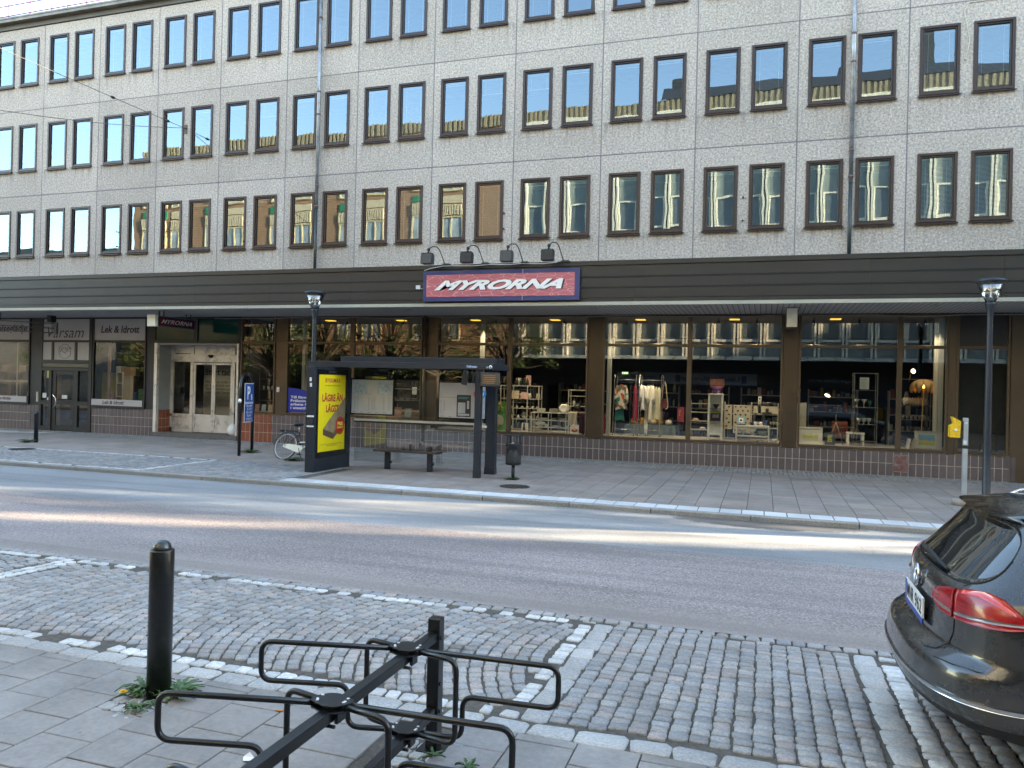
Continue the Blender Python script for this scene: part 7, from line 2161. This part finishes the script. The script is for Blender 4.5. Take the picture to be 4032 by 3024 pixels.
# ---- left shop goods
M_card = mat('brown_cardboard', (.30, .20, .12), .8, var=.1)
sh_ = thing('toy_shelf', 'narrow white open shelf with toys in the window under the Lek & Idrott sign', 'shelf', (-21.25, D + .6, 1.16))
b = MB(); b.box(-21.55, D + .5, 1.16, -21.50, D + .8, 2.12); b.box(-21.28, D + .5, 1.16, -21.23, D + .8, 2.12)
for z in (1.25, 1.72, 2.10): b.box(-21.50, D + .502, z, -21.28, D + .798, z + .03)
b.build('carcass', M_wshelf, sh_, True); b = MB(); b.box(-21.22, D + .5, 1.16, -20.80, D + .52, 2.10); b.build('door_panel', mat('pale_cream_panel', (.52, .50, .42), .5), sh_, True)
for i, (x0, x1, z0, z1, m_, lab) in enumerate((
        (-21.15, -20.65, 2.0, 2.30, M_card, 'large brown cardboard box standing behind the white toy shelf'),
        (-21.52, -21.30, 2.13, 2.32, mat('picture_box', (.40, .42, .45), .5, var=.4, vs=16), 'picture printed box on top of the white toy shelf'),
        (-22.0, -21.62, 1.16, 1.42, mat('pink_white_box', (.52, .36, .36), .5, var=.5, vs=12), 'pink and white toy box at the left of the toy window'),
        (-20.86, -20.62, 1.17, 1.42, mat('blue_box', (.03, .10, .28), .5, var=.4, vs=12), 'small blue boxed toy right of the white toy shelf'),
        (-20.60, -20.30, 1.17, 1.55, mat('green_box', (.10, .22, .12), .5, var=.5, vs=10), 'green boxed game in the toy window'),
        (-20.30, -19.90, 1.17, 1.38, mat('grey_bag', (.25, .25, .28), .6, var=.4, vs=9), 'grey wrapped bundle at the right end of the toy window'))):
    b = MB(); b.box(x0, D + .45 + .02 * i, z0, x1, D + .65 + .02 * i, z1); tag(b.build('toy_box', m_, bevel=.004, segs=1), lab, 'box')
b = MB(); b.box(-21.72, D + .3, 1.16, -21.62, D + .35, 3.1); tag(b.build('window_post', mat('pale_wood_post', (.40, .30, .22), .6)), 'pale wooden post standing inside the toy window', 'post')
for x in (-28.9, -25.95): 
    b = MB(); b.box(x, D + .3, 1.16, x + .05, D + .34, 3.1); tag(b.build('window_post', _cache['white_shelf_paint']), 'white post standing inside the far left window' if x > -26 else 'white post near the left end of the far left window', 'post')
cu = thing('cubby_shelf', 'brown cubby shelf with boxes and figures in the far left window', 'shelf', (-26.6, D + .8, 1.16)); 
M_cub = mat('brown_cubby_wood', (.20, .13, .085), .6, var=.15)
b = MB(); 
for x in (-28, -27.4, -26.8, -26.2, -25.6, -25.05): b.box(x, D + .75, 1.16, x + .03, D + 1.1, 2.05)
for z in (1.17, 1.6, 2.03): b.box(-28, D + .748, z, -25.02, D + 1.1, z + .03)
b.box(-28, D + 1.1, 1.16, -25.02, D + 1.12, 2.06); b.build('carcass', M_cub, cu, True)
b = MB(); b.box(-28.2, D + .28, 1.66, -25.0, D + .32, 1.74); tag(b.build('cream_rail', mat('cream_rail_paint', (.52, .46, .34), .6)), 'cream cross rail inside the far left window', 'rail')
for i, x in enumerate((-27.3, -26.6, -26.35, -25.9, -25.55)):
    b = MB(); b.box(x, D + .8, 2.065, x + .25, D + 1.0, 2.3 + .04 * (i % 2)); tag(b.build('cardboard_box', M_card, bevel=.004, segs=1), ['leftmost', 'second', 'third', 'fourth', 'rightmost'][i] + ' cardboard box on top of the brown cubby shelf', 'box', 'boxes on the cubby shelf')
lathe_thing('mannequin_bust', 'pale bust with dark hair standing in the far left window', 'bust', -25.95, D + .5, 1.17, [(.06, 0), (.07, .15), (.05, .35), (.06, .45), (.08, .55), (.0001, .62)], mat('skin_tone_plaster', (.50, .38, .28), .6), None, 16)
b = MB(); b.box(-25.6, D + .45, 1.17, -25.1, D + .7, 1.33); tag(b.build('grey_stand', M_china2), 'low grey stand in the corner of the far left window', 'stand')
ya = thing('yellow_banner', 'yellow banner with red writing standing inside the left shop door', 'banner', (-22.6, D + 1.4, .04))
b = MB(); b.box(-23.1, D + 1.4, .2, -21.7, D + 1.42, 2.1); b.build('cloth', mat('yellow_banner_cloth', (.50, .42, .02), .6, var=.08), ya, True)
lettering('REA', (-22.45, 1.5, -21.9, 1.75), M_pred, ya, D + 1.39, bold=.03, world=True)
b = MB(); b.box(-24.3, D + .5, .05, -24.05, D + .9, 2.1); tag(b.build('inner_door_post', mat('beige_panel', (.32, .27, .2), .6)), 'beige panel standing inside the left door sidelight', 'panel')
b = MB(); b.lathe([(.32, 0), (.0001, .01)], (0, 0, 0), 24); o = b.build('round_orange_sign', mat('orange_disc_print', (.70, .32, .03), .5)); o.location = (-19.72, D + .5, 2.35); o.rotation_euler = (pi / 2, 0, 0); tag(o, 'orange round sign partly behind the dark pillar in the toy window', 'sign')

# ---- dim shelves deep inside the shop
gd = [mat('dim_goods_%s' % n_, c_, .6, var=.3, vs=20) for n_, c_ in (('grey', (.20, .20, .19)), ('ochre', (.22, .14, .06)), ('blue', (.05, .08, .16)), ('red', (.18, .04, .03)), ('pale', (.42, .40, .35)))]
for i, (x, y, wd_, lab) in enumerate(((-8.3, 4.2, 1.8, 'dim shelf of mixed goods deep in the shop, leftmost behind the bus shelter'), (-5.9, 5.2, 1.8, 'dim shelf of mixed goods deep in the shop behind the tall crockery shelf'), (-3.4, 4.6, 1.6, 'dim shelf of mixed goods deep in the shop behind the clothes rails'), (-1.6, 3.6, 1.2, 'dim shelf of shoes and boxes deep in the shop left of the cabinet'), (.2, 5.0, 1.8, 'dim shelf of mixed goods deep in the shop behind the small white table'), (2.0, 4.4, 1.4, 'dim shelf of mixed goods deep in the shop behind the tripod lamp'), (3.9, 3.4, 1.0, 'dim shelf of mixed goods deep in the shop behind the rattan lamp'), (-12.6, 4.4, 1.8, 'dim shelf of mixed goods deep in the shop above the blue poster'))):
    t_ = thing('deep_shelf', lab, 'shelf', (x, D + y, .04), 0, 'dim shelves deep in the shop')
    b = MB()
    for z in (.5, .95, 1.4, 1.85): b.box(x - wd_ / 2, D + y, z, x + wd_ / 2, D + y + .35, z + .03)
    for xx in (x - wd_ / 2, x + wd_ / 2 - .03): b.box(xx, D + y + .01, .05, xx + .03, D + y + .34, 2.1)
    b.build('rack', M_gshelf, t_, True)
    b = MB()
    for z in (.53, .98, 1.43, 1.88):
        q = x - wd_ / 2 + .06
        while q < x + wd_ / 2 - .12:
            w2 = random.uniform(.05, .16); h2 = random.uniform(.07, .30)
            if random.random() < .8:
                if random.random() < .5: b.box(q, D + y + .06, z, q + w2, D + y + .25, z + h2, random.randrange(5))
                else: b.lathe([(w2 * .35, 0), (w2 * .5, h2 * .4), (w2 * .3, h2 * .8), (w2 * .35, h2 * .9), (.0001, h2 * .9)], (q + w2 / 2, D + y + .15, z), 10, random.randrange(5))
            q += w2 + random.uniform(.01, .06)
    b.build('goods', gd, t_, True)
# ============================================================ ACROSS THE STREET (seen in the panes)
OY = -5.2
op = thing('white_office_building', 'tall office building with paired white columns standing across the street', 'building', (0, OY, 0))
M_oppwhite = mat('cream_white_columns', (.80, .75, .60), .7, var=.05)
M_oppdark = mat('grey_green_spandrel', (.22, .26, .245), .4, var=.1)
M_oppglass = mat('opposite_window_glass', (.13, .16, .165), .12, var=.2)
M_corr = mat('corrugated_beige', (.34, .28, .18), .6, var=.1)
M_broof = mat('dark_roof_sheet', (.045, .05, .055), .5, var=.2)
WX0, WX1 = -15.3, 34.0
b = MB(); b.box(WX0, OY - 12, 3.9, WX1, OY - .05, 18.5, 0); b.build('wall', M_oppdark, op, True)
b = MB(); b.box(WX0, OY - 12, 0, WX1, OY - .4, 3.9); b.build('shop_level', mat('dark_arcade', (.015, .017, .025), .5), op, True)
b = MB(); x = WX0 + .5
while x < WX1 - .3:
    for dx in (-.13, .07): b.box(x + dx, OY - .05, 3.85, x + dx + .11, OY + .16, 15.6)
    x += 1.465
for z in (15.0, 18.3): b.box(WX0, OY - .05, z, WX1, OY + .10, z + .35)
b.build('column_pairs', M_oppwhite, op, True)
b = MB(); g2 = MB()
for z0 in (4.85, 8.20, 11.55, 15.6):
    x = WX0 + .5
    while x < WX1 - 1.6:
        a, c = x + .22, x + 1.465 - .17
        z1 = z0 + 1.85
        b.box(a, OY - .05, z0, c, OY + .05, z0 + .13); b.box(a, OY - .05, z1 - .1, c, OY + .05, z1); b.box(a, OY - .05, z0 + .13, a + .09, OY + .05, z1 - .1); b.box(c - .09, OY - .05, z0 + .13, c, OY + .05, z1 - .1)
        g2.box(a + .09, OY - .045, z0 + .13, c - .09, OY - .02, z1 - .1)
        x += 1.465
b.build('window_frames', M_oppwhite, op, True); g2.build('window_glass', M_oppglass, op, True)
b = MB(); x = WX0
while x < WX1:
    b.box(x, OY - .05, 18.65, x + .16, OY + .06, 19.35, 0); b.box(x + .16, OY - .05, 18.65, x + .32, OY + .0, 19.35, 0); x += .32
b.box(WX0, OY - 12, 18.65, WX1, OY - .05, 19.35, 0)
b.quad((-6, OY + .1, 19.36), (WX1, OY + .1, 19.36), (WX1, OY - .9, 20.3), (-6, OY - .9, 20.3), 1); b.quad((-6, OY - .9, 20.3), (WX1, OY - .9, 20.3), (WX1, OY - 12, 20.3), (-6, OY - 12, 20.3), 1)
for (xa, xb_, zt_) in ((1.0, 2.1, 21.3), (8.2, 8.9, 22.6), (-5.5, -4.5, 21.1), (3.8, 5.0, 21.0)): b.box(xa, OY - 3.5, 20.2, xb_, OY - 1.5, zt_, 1)
b.build('roof', [M_corr, M_broof], op, True)
b = MB()
x = WX0
while x < WX1:
    b.add([(x + .04, OY, 4.0), (x + 1.42, OY, 4.0), (x + 1.42, OY + 1.6, 3.72), (x + .04, OY + 1.6, 3.72)], [(0, 1, 2, 3)]); b.box(x - .02, OY, 3.66, x + .02, OY + 1.6, 3.70, 1); x += 1.465
b.box(WX0, OY + 1.58, 3.66, WX1, OY + 1.63, 3.72, 1)
b.build('glass_canopy', [mat('pale_canopy_glass', (.42, .48, .46), .2), M_blackm], op, True)
M_bluel = mat('navy_letters', (.02, .03, .16), .5); M_bandw = mat('pale_sign_band', (.42, .46, .48), .5)
b = MB(); b.box(-8.6, OY - .4, 2.30, -.38, OY - .3, 2.98, 0); b.box(-.36, OY - .4, 2.30, 12, OY - .3, 2.98, 1)
for x in (-1.25, -5.05, -6.05): b.box(x, OY - .3, 2.42, x + .27, OY - .28, 2.86, 2)
ban = b.build('sign_band', [M_bandw, mat('dark_sign_band', (.03, .035, .04), .4), M_bluel], op, True)
rp = Matrix.Rotation(pi, 3, 'Z')
def opp_text(tx, xl, xr, z0, z1, m_, y=OY - .285):
    o = lettering(tx, (-(xl - xr) / 2, z0, (xl - xr) / 2, z1), m_, None, 0, bold=.02)
    for v in o.data.vertices:
        q = rp @ v.co; v.co = q + Vector(((xl + xr) / 2, y, 0)) - Vector(op.location)
    o.parent = ban
opp_text('Länsförsäkringar', -1.36, -4.75, 2.44, 2.80, M_bluel); opp_text('Länsförsäkringar\nBergslagen', -6.15, -7.6, 2.45, 2.80, M_bluel)
opp_text('SÄLJER KÖPER BYTER', 4.85, 2.40, 2.55, 2.76, mat('pale_letters', (.45, .50, .50), .5))
b = MB(); b.tube([(.14 + .40 * cos(2 * pi * i / 24), OY - .29, 2.63 + .22 * sin(2 * pi * i / 24)) for i in range(24)], .02, 5, closed=True); o = b.build('oval_emblem', mat('orange_emblem', (.45, .12, .03), .5), op, True); o.parent = op
# brick building further left
ob = thing('brick_building', 'brown brick building with green panels standing across the street beyond the white one', 'building', (-31, OY, 0))
def brick():
    m, t, p, out = _new('brown_brick')
    br_ = t.nodes.new('ShaderNodeTexBrick'); g = objco(t)
    mp = t.nodes.new('ShaderNodeMapping'); mp.inputs['Rotation'].default_value = (pi / 2, 0, 0); t.links.new(g, mp.inputs[0]); t.links.new(mp.outputs[0], br_.inputs['Vector'])
    br_.inputs['Scale'].default_value = 1.6; br_.inputs['Color1'].default_value = (.34, .17, .09, 1); br_.inputs['Color2'].default_value = (.26, .13, .065, 1); br_.inputs['Mortar'].default_value = (.42, .33, .22, 1)
    t.links.new(br_.outputs[0], p.inputs['Base Color']); p.inputs['Roughness'].default_value = .85
    return m
b = MB(); b.box(-46, OY - 11, 0, -15.5, OY, 18.6); b.build('wall', brick(), ob, True)
M_gpan = mat('green_facade_panel', (.015, .22, .10), .5, var=.05); M_ofr = mat('ochre_window_frame', (.66, .52, .28), .6)
gp = MB(); cor = MB(); wf = MB(); wg = MB()
x = -45.2; k = 0
while x < -17.5:
    for z0 in (4.8, 8.1, 11.4, 14.7):
        if k % 3 != 2:
            (gp.box(x, OY, z0 + 2.5, x + 1.5, OY + .06, z0 + 3.0) if k % 3 == 0 else cor.box(x, OY, z0 + 2.5, x + 1.5, OY + .05, z0 + 3.0))
            for i in range(8): cor.box(x + i * .19, OY, z0 + 1.65, x + i * .19 + .12, OY + .12, z0 + 2.4)
            for (a, c, d_, e_) in ((0, 0, 1.5, .1), (0, 1.5, 1.5, 1.6), (0, .1, .1, 1.5), (1.4, .1, 1.5, 1.5), (.7, .1, .8, 1.5)): wf.box(x + a, OY, z0 + c, x + d_, OY + .08, z0 + e_)
            wg.box(x + .1, OY, z0 + .1, x + 1.4, OY + .03, z0 + 1.5)
    x += 1.9; k += 1
gp.build('green_panel', M_gpan, ob, True); cor.build('corrugated_band', mat('cream_corrugated', (.60, .50, .33), .6), ob, True); wf.build('window_frames', M_ofr, ob, True); wg.build('window_glass', mat('pale_window_glass', (.34, .38, .38), .15, var=.4, vs=1.2), ob, True)
b = MB(); x = -46
while x < -15.5: b.box(x, OY - .02, 18.6, x + .16, OY + .10, 19.3); x += .32
b.box(-46, OY - 11, 18.62, -15.5, OY - .02, 19.3); b.build('roof', M_corr, ob, True)
b = MB(); b.box(-46, OY + .02, 3.6, -15.5, OY + 1.6, 3.75); b.build('canopy', mat('pale_canopy_sheet', (.10, .10, .09), .5), ob, True)
b = MB(); b.box(-45.5, OY + .01, .2, -16, OY + .05, 3.3); b.build('shop_glass', mat('dark_shopfront_glass', (.02, .022, .024), .08), ob, True)
b = MB(); b.box(-140, OY - 14, 0, -48, OY - .5, 11.0); b.box(-140, OY - 14, 11.0, -48, OY - .3, 11.9, 1); o = b.build('grey_house', [mat('grey_render', (.20, .20, .19), .9), M_broof]); tag(o, 'grey house standing further down the street on the camera side', 'building')

# ---- unseen blocks added on the right: shade the street, leave one sun gap
def block(name, label, x0, y0, x1, y1, h, m_):
    t_ = thing(name, label, 'building', ((x0 + x1) / 2, (y0 + y1) / 2, 0))
    b = MB(); b.box(x0, y0, -.3, x1, y1, h); b.build('wall', m_, t_, True)
    b = MB(); xx = y0 + 1.0
    while xx < y1 - 1.5:
        for z in (1.2, 4.5, 7.8, 11.1):
            if z + 1.8 < h: b.box(x0 - .03, xx, z, x0 - .01, xx + 1.1, z + 1.7)
        xx += 2.4
    b.build('window', M_oppglass, t_, True)
    b = MB(); b.box(x0 - .3, y0 - .0, h, x1 + .3, y1 + .0, h + .5); b.build('roof', M_broof, t_, True)
GAP0, GAP1 = 20.9, 29.0
block('unseen_sun_block', 'unseen pale block added far right to keep low sun off the street', 44, -45, 62, GAP0 + .9, 14.6, mat('pale_render', (.45, .41, .35), .9))
block('unseen_sun_block', 'unseen ochre block added on the far right to edge the gap for the sun', 40, GAP1, 52, 60, 15.5, mat('ochre_render', (.42, .31, .16), .9))

# ---- trees
M_bark = mat('grey_bark', (.045, .038, .03), .9, var=.3, vs=9, bmp=.6, bs=20)
M_leaves = stone_mat('green_tree_leaves', (.055, .085, .024), .3, .35, 8)
def crown_tree(seed, R_, z0, z1, nl, trunk=.16, size=.13, clumps=34):
    rnd_ = random.Random(seed)
    zc = (z0 + z1) / 2; hz = (z1 - z0) / 2
    tb_ = MB(); tb_.tube([(0, 0, -.05), (.04, .02, z0 * .5), (.0, .05, z0 + .3), (.1, 0, zc), (.05, .05, z1 - .6)], [trunk * 1.25, trunk, trunk * .8, trunk * .5, .03], 10)
    cl = []
    for i in range(clumps):
        a = rnd_.uniform(0, 2 * pi); ph = rnd_.uniform(-.9, 1.0); rr = R_ * (rnd_.uniform(.25, 1.0) ** .6) * sqrt(max(.05, 1 - (ph * .9) ** 2))
        c = Vector((rr * cos(a), rr * sin(a), zc + hz * ph * .92)); cl.append((c, R_ * rnd_.uniform(.16, .34)))
        s_ = Vector((.05, .03, z0 + (c.z - z0) * rnd_.uniform(.15, .5))); m_ = s_.lerp(c, .5) + Vector((rnd_.uniform(-.2, .2), rnd_.uniform(-.2, .2), rnd_.uniform(0, .3)))
        tb_.tube([s_, m_, c], [.05, .03, .008], 5)
    lv = MB()
    for i in range(nl):
        c, r_ = cl[rnd_.randrange(len(cl))]
        d = Vector((rnd_.gauss(0, 1), rnd_.gauss(0, 1), rnd_.gauss(0, .8))).normalized() * r_ * rnd_.uniform(.2, 1.1)
        p = c + d; s_ = size * rnd_.uniform(.6, 1.3)
        q = Matrix.Rotation(rnd_.uniform(0, 6.28), 3, 'Z') @ Matrix.Rotation(rnd_.uniform(-1, 1), 3, 'X')
        lv.add([p + q @ Vector((-s_ * .5, 0, 0)), p + q @ Vector((0, -s_ * .32, .02)), p + q @ Vector((s_ * .6, 0, 0)), p + q @ Vector((0, s_ * .32, .02))], [(0, 1, 2, 3)])
    return tb_, lv
def tree(x, y, label, parts=None, seed=1, **k):
    t_ = thing('street_tree', label, 'tree', (x, y, 0), 0, 'street trees')
    if parts is None:
        tb_, lv = crown_tree(seed, **k)
        a = tb_.build('trunk', M_bark, t_); c = lv.build('crown', M_leaves, t_); return t_
TA = dict(R_=3.3, z0=2.1, z1=8.4, nl=10500, trunk=.10, clumps=48)
tree(-45.0, 2.2, 'leafy street tree on the camera side opposite the far left shop, beyond the frame', seed=21, **TA)
tree(-37.0, 1.8, 'leafy street tree on the camera side opposite the toy window', seed=22, **TA)
tree(-29.0, 1.2, 'leafy street tree on the camera side of the street, farthest from the camera', seed=3, **TA)
tree(-25.0, 1.6, 'leafy street tree on the camera side between two others facing the entrance', seed=23, **TA)
tree(-17.4, 1.9, 'leafy street tree on the camera side facing the blue poster', seed=24, **TA)
tree(-21.0, .6, 'leafy street tree on the camera side opposite the narrow shop window', seed=5, **TA)
tree(-13.8, .9, 'leafy street tree on the camera side nearest to the camera', seed=8, **TA)
tree(17.5, 16.2, 'unseen tree added to dapple the sunlight, on the far pavement right of the frame', seed=11, R_=2.6, z0=3.0, z1=8.8, nl=420, size=.22, clumps=14)  # added out of view; its thin crown dapples the sun on the road
tree(27.0, 18.7, 'taller unseen tree added to break up the sun beam right of the frame', seed=14, R_=3.0, z0=3.6, z1=11.5, nl=420, size=.24, clumps=14)  # second tree added out of view to break up the sun beam

tree(35.0, 20.7, 'tall dense unseen tree added farthest right to block the low sun', seed=31, R_=3.2, z0=8.6, z1=15.0, nl=3600, size=.26, clumps=26)  # dense crown added out of view to cut off the sun further left

# ---- wires, roof railing
M_wire = mat('steel_wire', (.10, .095, .09), .5, .5)
H = Vector((-18.37, D - .10, 10.22))
b = MB(); b.box(-18.42, D - .02, 10.05, -18.32, D, 10.35); b.tube([(-18.37, D, 10.22), H], .02, 6); b.sphere(H, .035, 8)
o = b.build('wall_hook', mat('rusty_hook', (.10, .08, .06), .6, .6)); tag(o, 'iron hook on the concrete wall where two span wires end', 'hook')
def wire(P, L, label, sag, ins):
    d = (Vector(P) - H); E = H + d * L
    pts = []
    for i in range(25):
        u = i / 24; p = H.lerp(E, u); p.z -= sag * 4 * u * (1 - u); pts.append(p)
    t_ = thing('span_wire', label, 'wire', tuple(H))
    b = MB(); b.tube(pts, .009, 5); b.build('wire', M_wire, t_, True)
    for u in ins:
        b = MB(); p = H.lerp(E, u); p.z -= sag * 4 * u * (1 - u); b.tube([p - d.normalized() * .09, p, p + d.normalized() * .09], [.02, .045, .02], 8)
        b.build('insulator', M_blackm, t_, True)
WP1, WP2 = (-18.0, 14, 10.08), (-18.0, 14, 9.53)
wire(WP1, 3.84, 'upper span wire with insulators running from the wall hook over the street to the left', .15, (.03, .12))
wire(WP2, 3.84, 'lower slack span wire running from the wall hook over the street to the left', 1.4, ())
t_ = thing('roof_railing', 'thin pinkish safety railing standing on the roof at the top left corner', 'railing', (-28, D + 2.0, 14.8)); b = MB()
for x in (-33.5, -31.5, -29.4, -28.3, -27.2, -26.1, -25.3, -24.4, -22.8, -21.4): b.tube([(x, D + 1.5, 14.8), (x, D + 1.5, 17.0)], .03, 5)
b.build('post', mat('pink_railing', (.16, .05, .15), .6), t_, True)
b = MB()
for z in (15.95, 16.35, 16.95): b.tube([(-36, D + 1.5, z - .1), (-20.4, D + 1.5, z)], .024, 5)
b.build('rail', _cache['pink_railing'], t_, True)
